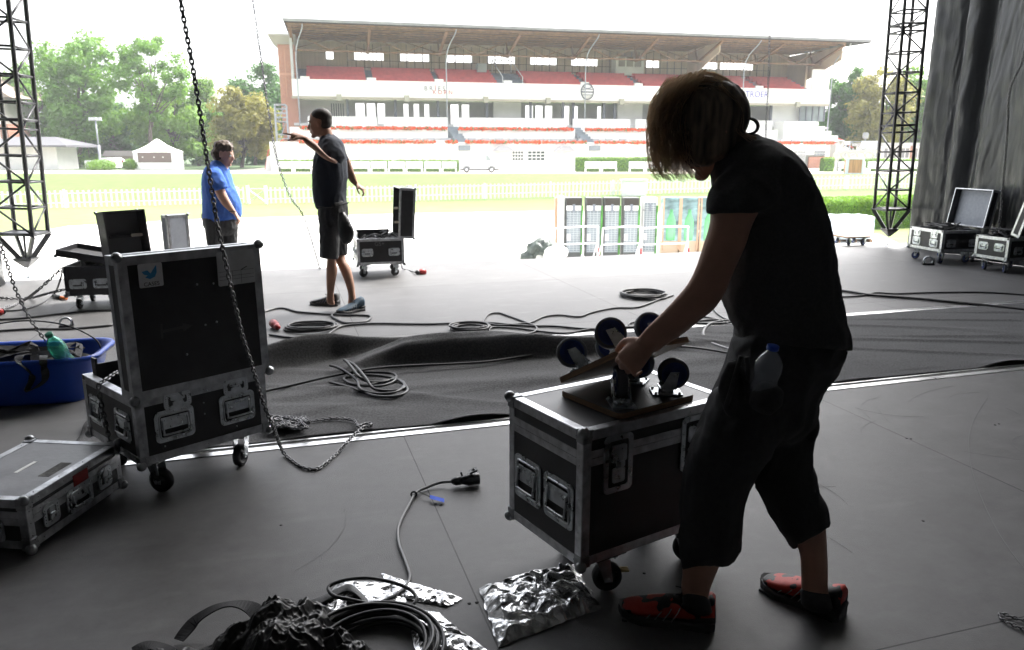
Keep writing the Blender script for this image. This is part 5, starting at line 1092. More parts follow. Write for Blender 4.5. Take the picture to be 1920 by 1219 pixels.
# upper back wall with a row of real openings
zw0, zw1 = gzz(1000, 121, TB), gzz(1000, 107, TB)
wins = [(611, 626), (664, 720), (750, 805), (836, 886), (915, 966), (994, 1044), (1071, 1121), (1212, 1237), (1309, 1347), (1351, 1414)]
ed = [(gs(a, TB, 110), gs(b, TB, 110)) for a, b in wins]; zt = z_rb-.3; zb_ = z_b0+.5
bx = [((SL, TB, zb_), (SR, TB+.3, zw0)), ((SL, TB, zw1), (SR, TB+.3, zt+1.2))]; x = SL
for a, b in ed: bx.append(((x, TB, zw0), (a, TB+.3, zw1))); x = b
bx.append(((x, TB, zw0), (SR, TB+.3, zw1))); gb('upper_back_wall', bx, BEIGE)
for a, b in ed:
    n = max(1, round((b-a)/1.1)); gb('window', [((a+(b-a)*i/n-.05, TB+.05, zw0), (a+(b-a)*i/n+.05, TB+.12, zw1)) for i in range(n+1)]+[((a, TB+.05, zw0-.06), (b, TB+.12, zw0)), ((a, TB+.05, zw1), (b, TB+.12, zw1+.06))], mat('window_frame_grey', (.25, .25, .24), .7))
studs = []; x = gs(655, TB)
while x < gs(1440, TB): studs.append(((x-.04, TB-.08, zb_), (x+.04, TB, zt))); x += 1.15
studs += [((gs(655, TB), TB-.1, z), (gs(1440, TB), TB-.02, z+.07)) for z in (zw0-.1, zw1+.1, zw0-1.0)]
gb('wall_battens', studs, mat('batten', (.13, .11, .09), .8))['kind'] = 'stuff'
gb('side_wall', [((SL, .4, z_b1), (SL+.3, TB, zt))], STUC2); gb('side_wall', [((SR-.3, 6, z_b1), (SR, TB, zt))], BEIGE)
gb('commentary_box', [((gs(1152, TB-2), TB-2.2, zw0-1.4), (gs(1204, TB-2), TB-.2, gzz(1180, 108, TB-2)))], STUC); gb('commentary_window', [((gs(a, TB-2.3), TB-2.26, zw0-.2), (gs(b, TB-2.3), TB-2.21, zw1+.15)) for a, b in ((1158, 1170), (1173, 1185), (1188, 1200))], mat('blind_beige', (.25, .23, .18), .8))
gb('storage_box', [((gs(896, TB-3), TB-3, zw0-1.5), (gs(913, TB-3), TB-1.5, gzz(905, 119, TB-3)))], mat('pale_box', (.45, .47, .45), .7))
# stepped upper tier
nst = 7; t0_, t1_ = 1.4, 9.6; zt0 = z_b1-.9; zt1 = gzz(1000, 139, t1_)
def tiers(a, b, m, name, extra=0.0, slope=0.0):
    bs = []
    for i in range(nst):
        t = t0_+(t1_-t0_)*i/nst; z = zt0+(zt1-zt0)*(i+1)/nst
        if extra: bs += [((a, t, z-.45), (b, t+.9, z-.02)), ((a, t+.15, z-.02), (b, t+.5, z+.12+extra))]
        else: bs.append(((a, t, z-.6), (b, t+1.17, z-.25)))
    bs.append(((a, t1_, zb_+.2), (b, t1_+.1, zt1+(.35 if extra else 0))))
    return gb(name, bs, m)
secs = [(577, 687), (701, 813), (824, 928), (982, 1085), (1098, 1186), (1201, 1410), (1425, 1498)]
for a, b in secs: tiers(gs(a, 5), gs(b, 5), SEATR, 'bench_block', .18)
tiers(SL+.3, SR-.4, GREYST, 'tier_steps')
for px in (694, 820, 948, 1092, 1192, 1418, 570): gb('parapet_gate', [((gs(px+5, 0)-.6, -.04, z_b1), (gs(px+5, 0)+.5, .36, z_b1+.32))], STUC)
mb = MB()
for s_ in (gs(940, 2), gs(977, 2)): mb.tube([(s_, 1.2, z_b1+.9-GZ0), (s_, 8, zt1+1.6-GZ0)], .06, 6); mb.tube([(s_, 1.2, z_b1-GZ0-.5), (s_, 1.2, z_b1+.9-GZ0)], .06, 6); mb.tube([(s_, 8, zt1-GZ0), (s_, 8, zt1+1.6-GZ0)], .06, 6)
mb.tube([(gs(940, 2), 8, zt1+1.6-GZ0), (gs(977, 2), 8, zt1+1.6-GZ0)], .06, 6); mb.build('stair_rail', mat('rail_white', (.6, .6, .6), .5), GS)
# roof
mb = MB(); L0, L1 = gs(533, -3, 60), gs(1632, -3, 83); eav, bk = -3.0, TB+1.2
def rz_(t): return z_rf+(z_rb-z_rf)*(t-eav)/(bk-eav)
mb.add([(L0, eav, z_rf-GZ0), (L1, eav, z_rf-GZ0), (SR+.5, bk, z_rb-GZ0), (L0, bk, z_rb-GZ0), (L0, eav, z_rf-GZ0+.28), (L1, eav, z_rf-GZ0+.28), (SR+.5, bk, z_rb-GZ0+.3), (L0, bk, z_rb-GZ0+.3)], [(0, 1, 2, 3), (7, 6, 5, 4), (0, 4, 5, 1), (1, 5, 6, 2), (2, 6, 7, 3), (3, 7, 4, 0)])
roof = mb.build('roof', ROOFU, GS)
mb = MB(); mb.b2((L0-.1, eav-.15, z_rf-GZ0+.10), (L1, eav, z_rf-GZ0+.42)); mb.build('eave_board', ROOFT, roof)
mb = MB(); zz = lambda t, d=0: rz_(t)-GZ0-d
n = 15; sp = (SR-SL)/n
for i in range(n+1):
    s_ = SL+sp*i; lo = 0
for tt in (-2.6, -.8, 1.2, 3.2, 5.2, 7.2, 9.2): mb.b2((L0+.2, tt-.06, zz(tt, .22)), (SR, tt+.06, zz(tt, 0)))
mb.build('purlins', TIMB, roof)['kind'] = 'stuff'
nf = 8; fs = (SR-SL)/nf; zl = zz(1.0, 3.0)
for i in range(nf+1):           # main frames from the eave down to the back wall
    s_ = SL+.25+fs*i*(.995)
    mb = MB(); mb.bar((s_, eav+.4, zz(eav+.4, .35)), (s_, 4.6, zz(4.6, 2.3)), .22, .34, (1, 0, 0)); mb.bar((s_, 4.6, zz(4.6, 2.3)), (s_, TB-.1, zz(TB, 1.2)), .22, .3, (1, 0, 0)); mb.bar((s_, 4.6, zz(4.6, 2.2)), (s_, 5.5, zz(5.5, .2)), .2, .2, (1, 0, 0)); mb.build('roof_frame', TIMB, roof)
mb = MB()
for i in range(nf*2):           # W bracing along the stand at mid depth
    a = SL+.25+fs*.5*i; b = a+fs*.5; up_, dn = zz(2.8, .3), zz(2.8, 2.3)
    mb.bar((a, 2.8, up_ if i % 2 == 0 else dn), (b, 2.8, dn if i % 2 == 0 else up_), .15, .2, (0, 1, 0))
mb.bar((SL, 2.8, zz(2.8, 2.35)), (SR, 2.8, zz(2.8, 2.35)), .2, .26, (0, 1, 0)); mb.build('bracing_truss', TIMB, roof)
mb = MB()
for i in range(nf*2):
    a = SL+.25+fs*.5*i; b = a+fs*.5; up_, dn = zz(7.5, .3), zz(7.5, 1.6)
    mb.bar((a, 7.5, up_ if i % 2 else dn), (b, 7.5, dn if i % 2 else up_), .1, .14, (0, 1, 0))
mb.build('bracing_truss', TIMB, roof)
# boarded gables
for pxs in (1333, 1557):
    s_ = gs(pxs, 0)
    mb = MB(); mb.add([(s_, -1.6, zz(-1.6, .3)), (s_, -1.6, zz(-1.6, 2.2) if pxs > 1500 else zz(-1.6, 1.6)), (s_, 8, zz(8, 4.6)), (s_, 8, zz(8, .3))]+[(s_+.15, -1.6, zz(-1.6, .3)), (s_+.15, -1.6, zz(-1.6, 2.2) if pxs > 1500 else zz(-1.6, 1.6)), (s_+.15, 8, zz(8, 4.6)), (s_+.15, 8, zz(8, .3))], [(0, 1, 2, 3), (7, 6, 5, 4), (0, 4, 5, 1), (1, 5, 6, 2), (2, 6, 7, 3), (3, 7, 4, 0)]); mb.build('boarded_gable', BEIGE, GS)
mb = MB(); mb.bar((SR+.1, -1.6, zz(-1.6, 3.0)), (gs(1620, -2.6, 86), -2.6, zz(-2.6, .4)), .12, .12); mb.build('roof_strut', TIMB, roof)
# front poles with curved heads
for px in (560, 838, 1097, 1392, 1556):
    s_ = gs(px, -.5); zb2 = GZ0 if px in (560, 1556) else gzz(px, 240, -.5)
    mb = MB(); mb.tube(cr([(s_, -.5, zb2-GZ0), (s_, -.5, z_b1-GZ0), (s_, -.5, zz(-.5, 3.4)), (s_+.3, -.9, zz(-.5, 1.9)), (s_+.9, -2.2, zz(-2.2, .6)), (s_+1.0, -2.7, zz(-2.7, .1))], 5), .075, 8); mb.build('front_pole', POLE, GS)
# lower concourse
TC = 6.5; zc = gzz(1000, 222, TC); zf = zc-1.1
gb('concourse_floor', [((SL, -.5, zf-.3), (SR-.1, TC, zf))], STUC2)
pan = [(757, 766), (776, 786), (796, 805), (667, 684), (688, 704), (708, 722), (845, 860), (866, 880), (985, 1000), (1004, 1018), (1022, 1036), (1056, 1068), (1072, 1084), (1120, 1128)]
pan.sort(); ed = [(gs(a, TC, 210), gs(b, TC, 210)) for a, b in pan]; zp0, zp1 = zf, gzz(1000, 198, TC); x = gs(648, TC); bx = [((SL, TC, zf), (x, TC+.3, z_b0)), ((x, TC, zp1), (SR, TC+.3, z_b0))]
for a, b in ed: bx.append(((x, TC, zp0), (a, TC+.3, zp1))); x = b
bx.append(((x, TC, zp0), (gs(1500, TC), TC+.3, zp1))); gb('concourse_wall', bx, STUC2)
gb('white_partition', [((SL+.3, TC-.2, zf), (gs(652, TC), TC, z_b0))], STUC); gb('white_partition', [((gs(925, 4), 3.9, zf), (gs(977, 4), 4.1, z_b0-.1))], STUC); gb('white_partition', [((gs(1158, 4), 3.9, zf), (gs(1205, 4), 4.1, z_b0-.1))], STUC); gb('white_partition', [((gs(1448, 2), 1.9, zf), (gs(1500, 2), 2.1, z_b0-.1))], STUC)
w_ = gb('paned_door', [((gs(619, TC-.3), TC-.28, zf+.8), (gs(645, TC-.3), TC-.22, zp1-.1))], mat('pane_grey', (.2, .21, .22), .4)); gb('glazing_bars', [((gs(619+26*i/6, TC-.3)-.06, TC-.32, zf+.8), (gs(619+26*i/6, TC-.3)+.06, TC-.27, zp1-.1)) for i in range(7)], STUC, w_)
for px in (651, 741, 821, 913, 995, 1056, 1075, 1133, 1153, 1447): gb('concourse_column', [((gs(px, 1.2)-.16, 1.1, zf), (gs(px, 1.2)+.16, 1.4, z_b0))], PILL)
sg = gb('glazed_stair_front', [((gs(1502, 1), .9, gzz(1530, 228, 1)), (SR-.15, 1.0, z_b0-.05))], GLASSD); gb('mullion', [((gs(px, .8)-.09, .8, gzz(1530, 228, 1)), (gs(px, .8)+.09, .95, z_b0-.05)) for px in (1502, 1514, 1526, 1538, 1548)], PILL, sg)
for px in (636, 763, 911, 1028, 1166, 1497): gb('flood_lamp', [((gs(px, -.4)-.3, -.55, z_b0-.5), (gs(px, -.4)+.3, -.15, z_b0+.25))], mat('lamp_beige', (.32, .31, .24), .6))
gb('satellite_dish', [((gs(849, .5)-.3, .9, z_b1+.1), (gs(849, .5)+.3, 1.0, z_b1+.7))], STUC) if False else None
# terrace falling towards the track
rows = [(-.5, 222, 239), (-3.5, 243, 252), (-6.5, 268, 318)]
z1a = gzz(1000, 222, -.5); z1b = gzz(1000, 241, -3.2); z2 = gzz(1000, 255, -4.5); z3 = gzz(1000, 267, -7.0)
tl, tr = gs(500, -7), gs(1562, -7)
gb('terrace_parapet', [((gs(a, -.5), -.7, z1b), (gs(b, -.5), -.5, z1a)) for a, b in ((575, 705), (718, 838), (849, 1063), (1074, 1182), (1192, 1450))], STUC)
gb('terrace_wall', [((gs(540, -3), -3.3, z2-.5), (gs(a2, -3), -3.1, z1b)) for a2 in (838,)]+[((gs(a, -3), -3.3, z2-.5), (gs(b, -3), -3.1, z1b)) for a, b in ((858, 1078), (1098, 1460))], STUC)
gb('terrace_deck', [((tl, -7.0, z3-1.2), (tr, -3.3, z3-1.0)), ((gs(540, -3), -3.3, z2-.5), (SR, .2, z2-.3))], STUC)
gb('front_wall', [((tl, -7.3, GZ0), (gs(1478, -7.3, 300), -7.0, z3)), ((gs(1546, -7.3, 300), -7.3, gzz(1500, 300, -7.3)), (tr, -7.0, z3)), ((gs(1478, -7.3, 300), -7.3, gzz(1500, 291, -7.3)), (gs(1546, -7.3, 300), -7.0, z3))], STUC)
gb('brick_base', [((gs(1517, -7.3, 300), -7.32, GZ0), (tr+.3, -7.05, gzz(1500, 294, -7.3)))], BRICK); gb('side_front_wall', [((tr-.2, -7, GZ0), (tr, 4, z3-.1))], STUC)
gb('tier_side_steps', [((gs(1500, 0)+i*1.1, -3.2+i*.0, z2-.5), (gs(1500, 0)+i*1.1+1.1, -.6, z1a-.2-i*.62)) for i in range(6)]+[((gs(1450, 0), -3.2, z2-.5), (gs(1500, 0), -.6, z1a-.2))], STUC)
for a, b, lab in ((843, 866, 0), (1075, 1110, 1)):
    mb = MB(); sa, sb = gs(a+4, -1), gs(b, -6)
    for i in range(9):
        k = i/8; s_ = sa+(sb-sa)*k; mb.b2((s_-.7, -.6-6.3*k-.8, z3-GZ0-1), (s_+.7, -.6-6.3*k, z1b+.2-(z1b-z3+.6)*k-GZ0))
    mb.build('terrace_stairs', GREYST, GS)
gb('table_tops', [((gs(px, -5)-.45, -5.2, z3+.2), (gs(px, -5)+.45, -4.8, z3+.5)) for px in range(650, 1190, 26)]+[((gs(px, -5)-.6, -5.2, z3+.2), (gs(px, -5)+.6, -4.8, z3+.5)) for px in (1462, 1497, 1535)], mat('pale_grey', (.4, .4, .41), .7))['kind'] = 'stuff'
R = random.Random(21)
def flowers(name, a, b, t, zc_, h):
    mb = MB(); mg = MB(); n = int(abs(b-a)*40); ph = R.uniform(0, 9)
    for i in range(n):
        s_ = R.uniform(a, b); hh = h*(.75+.5*noise.noise(Vector((s_*1.1+ph, 0, 0)))); dr = R.uniform(-.12, .12); z = zc_-GZ0+R.uniform(-.55, .5)*hh*1.2; t_ = t+R.uniform(-.25, .12); r = R.uniform(.07, .13)
        n_ = Vector((R.uniform(-1, 1), -1.2, R.uniform(-.3, 1))).normalized(); x = n_.orthogonal().normalized()*r; y = n_.cross(x); c = Vector((s_, t_, z)); q = mb if (R.random() < .80 and R.random() < .97) else mg
        q.add([c-x-y, c+x-y*.8, c+x*.9+y, c-x*.8+y], [(0, 1, 2, 3)])
    o = mb.build(name, FLOW, GS); o['kind'] = 'stuff'
    if mg.v: mg.build('leaves', LEAFG, o)['kind'] = 'stuff'
zf1 = gzz(1000, 242, -3.5); zf2 = gzz(1000, 266.5, -7.4)
for a, b in ((560, 837), (858, 1076), (1097, 1300)): flowers('flower_row', gs(a, -3.5), gs(b, -3.5), -3.5, zf1, .30)
for a, b in ((556, 816), (833, 856), (872, 1100), (1117, 1400), (1408, 1505), (1513, 1570)): flowers('flower_row', gs(a, -7.5), gs(b, -7.5), -7.5, zf2, .26)
for a, b in ((961, 982), (990, 1022)):
    d_ = gb('window_frame', [((gs(a-1, -7.4, 290), -7.33, gzz(990, 302, -7.4)), (gs(b+1, -7.4, 290), -7.305, gzz(990, 282, -7.4)))], STUC)
    for i in range(4):
        for j in range(3): gb('pane', [((gs(a+(b-a)*i/4+.6, -7.4, 290), -7.36, gzz(990, 284+j*6.2+4, -7.4)), (gs(a+(b-a)*(i+1)/4-1.2, -7.4, 290), -7.32, gzz(990, 284+j*6.2, -7.4)))], mat('dark_pane', (.03, .05, .045), .3), d_)
for px in (945, 1060): 
    mb = MB(); s_ = gs(px, -8.2, 280); z_ = gzz(px, 280, -8.2)-GZ0; mb.prism([(s_-1.3, z_-.2), (s_+1.3, z_-.2), (s_+.5, z_+.35), (s_-.5, z_+.35)], 7.35, 8.6, Matrix(((1, 0, 0, 0), (0, 0, -1, 0), (0, 1, 0, 0), (0, 0, 0, 1)))); mb.build('door_canopy', mat('canopy_grey', (.36, .36, .38), .7), GS)
gb('paned_window', [((gs(1490+i*5.5, -7.4, 290), -7.36, gzz(1500, 283+j*6+5, -7.4)), (gs(1490+i*5.5+4.6, -7.4, 290), -7.32, gzz(1500, 283+j*6, -7.4))) for i in range(4) for j in range(4)], mat('pale_pane', (.36, .37, .37), .4)); gb('paned_window', [((gs(1527+i*5.5, -7.4, 290), -7.36, gzz(1500, 283+j*5+4, -7.4)), (gs(1527+i*5.5+4.8, -7.4, 290), -7.32, gzz(1500, 283+j*5, -7.4))) for i in range(4) for j in range(2)], mat('grey_pane2', (.25, .27, .28), .4))
# lettering on the parapet
FM = lambda px, py, t=-.03: frameM((gs(px, 0, py), t, gzz(px, py, 0)-GZ0), (1, 0, 0), (0, 0, 1))
text_mesh('B R I E S', .78, FM(815, 166.5), 'lettering', mat('grey_letter', (.13, .13, .15), .7), GS, .01); text_mesh('K O R N', .70, FM(830, 173.5), 'lettering', mat('pale_red_letter', (.45, .08, .06), .7), GS, .01)
mb = MB(); mb.b2((gs(816.5, 0)-.03, -.05, z_b0-GZ0+.9), (gs(816.5, 0)+.03, -.02, z_b1-GZ0-.4)); mb.build('logo_stroke', MATS['pale_red_letter'], GS)
text_mesh('STR\u00d6ER', 1.15, FM(1416, 177.5), 'lettering', mat('blue_letter', (.08, .08, .35), .7), GS, .01)
mb = MB(); Mx = FM(1101, 172, -.10)
mb.tube([Mx@Vector((.86*math.cos(a), 1.0*math.sin(a), 0)) for a in [2*math.pi*k/32 for k in range(32)]], .07, 6, True); mb.box((0, .30, 0), (1.45, .08, .04), Mx); mb.box((0, -.05, 0), (1.6, .16, .04), Mx); mb.box((0, -.42, 0), (1.35, .08, .04), Mx); mb.tube(cr([Mx@Vector(p) for p in ((-.5, .72, 0), (-.45, .48, 0), (0, .42, 0), (.45, .48, 0), (.5, .72, 0))], 4), .05, 5); mb.build('emblem_ring', mat('emblem_grey', (.10, .11, .13), .7), GS)
mb = MB(); mb.lathe([(.9, 0), (.9, .02)], 24, Mx@Matrix.Translation((0, 0, -.04))); mb.build('emblem_disc', STUC, GS)
# brick stair tower at the left end, scaffold beside it
BT = thing('stair_tower', 'brick stair tower with overhanging flat roof at the left end of the grandstand', 'tower', GO, GA)
ta, tb_ = gs(527, 2), gs(558, 2)
mb = MB(); mb.b2((ta, 2, 0), (tb_, 7.5, gzz(540, 68, 2)-GZ0)); mb.build('wall', BRICK, BT)
zt_ = gzz(540, 67, 1)-GZ0
mb = MB(); mb.rings([[Vector((ta-.2, 1.8, zt_-.9)), Vector((tb_, 1.8, zt_-.9)), Vector((tb_, 7.8, zt_-.9)), Vector((ta-.2, 7.8, zt_-.9))], [Vector((ta-1.0, 1.0, zt_)), Vector((tb_+.2, 1.0, zt_)), Vector((tb_+.2, 8.4, zt_)), Vector((ta-1.0, 8.4, zt_))], [Vector((ta-1.0, 1.0, zt_+.2)), Vector((tb_+.2, 1.0, zt_+.2)), Vector((tb_+.2, 8.4, zt_+.2)), Vector((ta-1.0, 8.4, zt_+.2))]], smooth=False); mb.build('roof', mat('soffit', (.35, .33, .29), .8), BT)
mb = MB(); mb.b2((ta-.05, 1.94, gzz(540, 141, 2)-GZ0), (tb_, 2.0, gzz(540, 137, 2)-GZ0)); mb.b2((ta+.7, 1.96, zt_*.55), (ta+.8, 2.0, zt_-1.4)); mb.build('string_course', mat('pale_brick', (.5, .27, .18), .9), BT)
SF = thing('scaffold_stair', 'metal scaffold staircase in front of the brick stair tower', 'scaffold', GO, GA)
sa, sb = gs(514, -2), gs(536, -2); zz0 = [gzz(520, y, -2)-GZ0 for y in (318, 268, 228, 196)]
for i, (x, y) in enumerate(((sa, -2.5), (sb, -2.5), (sa, -.5), (sb, -.5))): MB().tube([(x, y, 0), (x, y, zz0[3])], .07, 6).build('upright', POLE, SF)
for k in range(4):
    mb = MB(); z = zz0[k]
    for dz in ((0, .5, 1.0) if k < 3 else (0, -.5, -1.0)): mb.tube([(sa, -2.5, z+dz), (sb, -2.5, z+dz)], .05, 5); mb.tube([(sa, -.5, z+dz), (sb, -.5, z+dz)], .05, 5)
    mb.b2((sa, -2.5, z-.06), (sb, -.5, z)); mb.build('landing', POLE, SF)
    if k < 3:
        mb = MB(); mb.bar((sa+.2, -1.2, zz0[k]), (sb-.2, -1.2, zz0[k+1]), .08, .3, (0, 1, 0))
        for i in range(8): q = (i+.5)/8; mb.b2((sa+.2+(sb-sa-.4)*q-.12, -1.9, zz0[k]+(zz0[k+1]-zz0[k])*q), (sa+.2+(sb-sa-.4)*q+.12, -1.1, zz0[k]+(zz0[k+1]-zz0[k])*q+.05))
        mb.build('stair_flight', POLE, SF)
SW = thing('ramp', 'white ramp wall with red handrail at the left end of the grandstand', 'ramp', GO, GA); s1, s2 = gs(496, -6, 300), gs(535, -6, 300)
mb = MB(); mb.prism([(s1, 0), (s2+8, 0), (s2+8, 2.6), (s2, 2.6), (s1+.3, 1.6)], 6, 6.3, Matrix(((1, 0, 0, 0), (0, 0, -1, 0), (0, 1, 0, 0), (0, 0, 0, 1)))); mb.build('wall', STUC, SW)
mb = MB(); mb.tube([(s1, -6, .2), (s1+.5, -6, 2.3), (s1+2, -6, 3.4), (s2, -6, 3.6)], .07, 6); mb.build('handrail', mat('rail_red', (.5, .06, .05), .5), SW)
ST = thing('stairs', 'white outdoor staircase with red handrails right of the grandstand', 'stairs', GO, GA); a0 = gs(1552, -3, 255); a1 = gs(1600, -3, 275); zA, zB = gzz(1556, 252, -3)-GZ0, gzz(1600, 278, -3)-GZ0
mb = MB(); mb.bar((a0, -3, zA-.6), (a1, -3, zB-.9), .3, .3); mb.tube([(a0, -3, zA), (a0+(a1-a0)*.55, -3, zA-.4*(zA-zB)), (a1, -3, zB)], .07, 6); mb.build('red_handrail', MATS['rail_red'], ST); mb = MB()
for i in range(8): q = i/7; s_ = a0+(a1-a0)*q; z = zA+(zB-zA)*q; mb.b2((s_-.06, -3.06, z-1.4), (s_+.06, -2.94, z))
for dz in (.35, .7): mb.tube([(a0, -3, zA-dz), (a1, -3, zB-dz)], .04, 5)
mb.build('white_balusters', WHITE, ST)
mb = MB()
for i in range(8): q = i/8; mb.b2((a0+(a1-a0)*q, -5, 0), (a0+(a1-a0)*(q+.125), -3.1, zA-1.2+(zB-zA)*q))
mb.build('steps', mat('pale_concrete', (.45, .44, .42), .9), ST)
# ================================================================== THINGS ON THE FIELD
def gp(px, py, dz=0.0):
    """point on the terrain seen at a pixel"""
    r = ray(px, py); lo, hi = 5.0, 600.0
    for _ in range(60):
        m_ = (lo+hi)/2; z = CH+r.z*m_/r.y
        if z > gz(m_): lo = m_
        else: hi = m_
    return Vector((r.x*lo/r.y, lo, gz(lo)+dz))
HEDGE = mat('hedge_green', (.075, .15, .03), .8, nscale=6, namt=.5)
def leafmat(name, c, tr, sc_=1.2):
    m = bpy.data.materials.new(name); m.use_nodes = True; t = m.node_tree; b = t.nodes['Principled BSDF']; b.inputs['Roughness'].default_value = .6; b.inputs['Specular IOR Level'].default_value = .3
    n = t.nodes.new('ShaderNodeTexNoise'); n.inputs['Scale'].default_value = sc_; n.inputs['Detail'].default_value = 5; g = t.nodes.new('ShaderNodeNewGeometry'); t.links.new(g.outputs['Position'], n.inputs['Vector'])
    r = t.nodes.new('ShaderNodeValToRGB'); r.color_ramp.elements[0].position = .3; r.color_ramp.elements[1].position = .7; r.color_ramp.elements[0].color = (*[q*.55 for q in c], 1); r.color_ramp.elements[1].color = (*[min(1, q*1.5) for q in c], 1)
    t.links.new(n.outputs[0], r.inputs[0]); t.links.new(r.outputs[0], b.inputs['Base Color']); tl = t.nodes.new('ShaderNodeBsdfTranslucent'); tl.inputs['Color'].default_value = (*tr, 1); mx = t.nodes.new('ShaderNodeMixShader'); mx.inputs[0].default_value = .32
    t.links.new(b.outputs[0], mx.inputs[1]); t.links.new(tl.outputs[0], mx.inputs[2]); t.links.new(mx.outputs[0], t.nodes['Material Output'].inputs[0]); return m
LEAF = {'g': leafmat('leaf_green', (.085, .18, .03), (.22, .44, .04)), 'd': leafmat('leaf_dark', (.05, .125, .03), (.11, .27, .04)), 'y': leafmat('leaf_yellow', (.21, .20, .05), (.36, .35, .06)), 'l': leafmat('leaf_light', (.11, .21, .03), (.28, .48, .05))}
BARK = mat('bark', (.10, .08, .065), .95, nscale=3, namt=.35, bump=.5, bscale=8)
def leaves(mb, c, r, n, R, size, flat=.75):
    for i in range(n):
        d = Vector((R.gauss(0, 1), R.gauss(0, 1), R.gauss(0, 1))).normalized()*(R.random()**.42)
        p = c+Vector((d.x*r, d.y*r, d.z*r*flat)); nn = (d+Vector((R.uniform(-.9, .9), R.uniform(-.9, .9), R.uniform(-.4, 1.2)))).normalized(); x = nn.orthogonal().normalized(); y = nn.cross(x); a = R.uniform(0, 6.28); s = size*R.uniform(.5, 1.25)
        u_ = (x*math.cos(a)+y*math.sin(a))*s; v_ = (y*math.cos(a)-x*math.sin(a))*s*.6
        mb.add([p-u_, p+v_*.8-u_*.1, p+u_, p-v_*.8+u_*.1], [(0, 1, 2, 3)])
def tree(label, pxb, Y, px0, px1, pytop, pybot, kind, seed, dens=1.0, clump=.17, size=.34, holes=.0, trunk_r=.35, gap=1.0, name='deciduous_tree', group='trees beyond the track'):
    """crown fills the ellipse between px0..px1 and pytop..pybot at depth Y"""
    R = random.Random(seed); base = Vector((Q(pxb, 318, Y).x, Y, gz(Y))); t = thing(name, label, 'tree', base, 0, group)
    x0, x1 = Q(px0, pytop, Y).x, Q(px1, pytop, Y).x; zt, zb = Q(px0, pytop, Y).z, Q(px0, pybot, Y).z
    C_ = Vector(((x0+x1)/2, Y, (zt+zb)/2))-base; rx, rz = (x1-x0)/2, (zt-zb)/2; ry = rx*.8
    tr = MB(); top = C_+Vector((0, 0, rz*.35)); bend = Vector((R.uniform(-.6, .6), 0, 0))
    tr.tube(cr([(0, 0, -.3), Vector((0, 0, max(.5, C_.z-rz)*.6))+bend, C_+Vector((0, 0, -rz*.35)), top], 5), lambda q: trunk_r*(1.1-.95*q), 8)
    ncl = int(70*gap); limbs = []; cb = MB()
    for i in range(ncl):
        while True:
            d = Vector((R.uniform(-1, 1), R.uniform(-1, 1), R.uniform(-1, 1)))
            if .25 < d.length < 1.0: break
        d = d*(.80+.20*R.random()/max(d.length, .4)); k = 1+.12*noise.noise(d*2.3+Vector((seed, 0, 0)))
        if d.length > 1: d.normalize()
        c = C_+Vector((d.x*rx*k, d.y*ry, d.z*rz*k))*(1)
        cr_ = clump*(rx+rz)*R.uniform(.55, 1.15)
        leaves(cb, c, cr_, int(165*dens*R.uniform(.6, 1.3)), R, size)
        if i % 4 == 0: limbs.append(c)
    for c in limbs:
        s = C_*.55+Vector((0, 0, R.uniform(-.2, .25)*rz)); s.x *= .6
        tr.tube(cr([s, (s+c)/2+Vector((0, 0, R.uniform(-.1, .3)*rz*.4)), c], 4), lambda q: trunk_r*.38*(1.05-.9*q), 5)
    tr.build('trunk', BARK, t); cb.build('crown', LEAF[kind], t); return t
tree('tallest full green tree left of the white tent, behind the floodlight mast', 152, 112, 55, 218, 32, 300, 'g', 3, 1.15, .14, .36)
tree('open-crowned green tree with visible bare limbs above the white tent', 292, 110, 200, 348, 62, 225, 'g', 8, .75, .12, .30, gap=.9)
tree('broad lower green tree right behind the white tent', 330, 118, 225, 398, 150, 316, 'l', 5, 1.0, .15, .36)
tree('green tree seen through the left truss tower', 60, 120, 5, 125, 105, 318, 'g', 9, 1.0, .15, .36)
tree('pale green slender tree between the open-crowned tree and the long chain', 372, 122, 340, 402, 132, 310, 'l', 19, .8, .16, .32)
tree('yellow-green rounded tree behind the man in blue', 455, 108, 386, 520, 160, 312, 'y', 12, 1.25, .15, .34)
tree('dark green tree rising behind the yellow-green tree', 485, 128, 422, 536, 108, 300, 'd', 14, 1.0, .16, .38)
tree('dark green tree right of the grandstand roof end', 1595, 125, 1548, 1642, 128, 262, 'd', 31, 1.1, .16, .36)
tree('tall olive-green tree behind the right truss tower', 1665, 118, 1600, 1722, 122, 305, 'y', 33, .8, .15, .34, gap=1.2)
tree('green tree between the right truss tower and the curtain', 1722, 122, 1672, 1775, 118, 322, 'g', 35, 1.1, .15, .36)
tree('dark lower tree beside the red-railed stairs', 1590, 130, 1545, 1655, 195, 300, 'd', 37, 1.3, .18, .38)
tree('low dark tree left of the white tent', 232, 122, 150, 262, 190, 318, 'd', 41, 1.1, .17, .38)
def bank(name, label, x0, x1, Y, h, kind, seed, n, dep=8, size=.4, cat='shrubbery'):
    R = random.Random(seed); mb = MB()
    for i in range(n):
        x = R.uniform(x0, x1); hh = h*(.75+.3*noise.noise(Vector((x*.12, seed, 0)))); leaves(mb, Vector((x, Y+R.uniform(0, dep), gz(Y)+R.uniform(.0, 1)*hh)), 1.6, 120, R, size)
    o = mb.build(name, LEAF[kind]); return tag(o, label, cat, None, 'stuff')
bank('far_wood', 'dark green wood massed behind the trees on the left', -88, -28, 130, 11, 'd', 2, 330)
bank('far_wood', 'green wood massed behind the trees on the right', 48, 82, 135, 8, 'd', 6, 180)
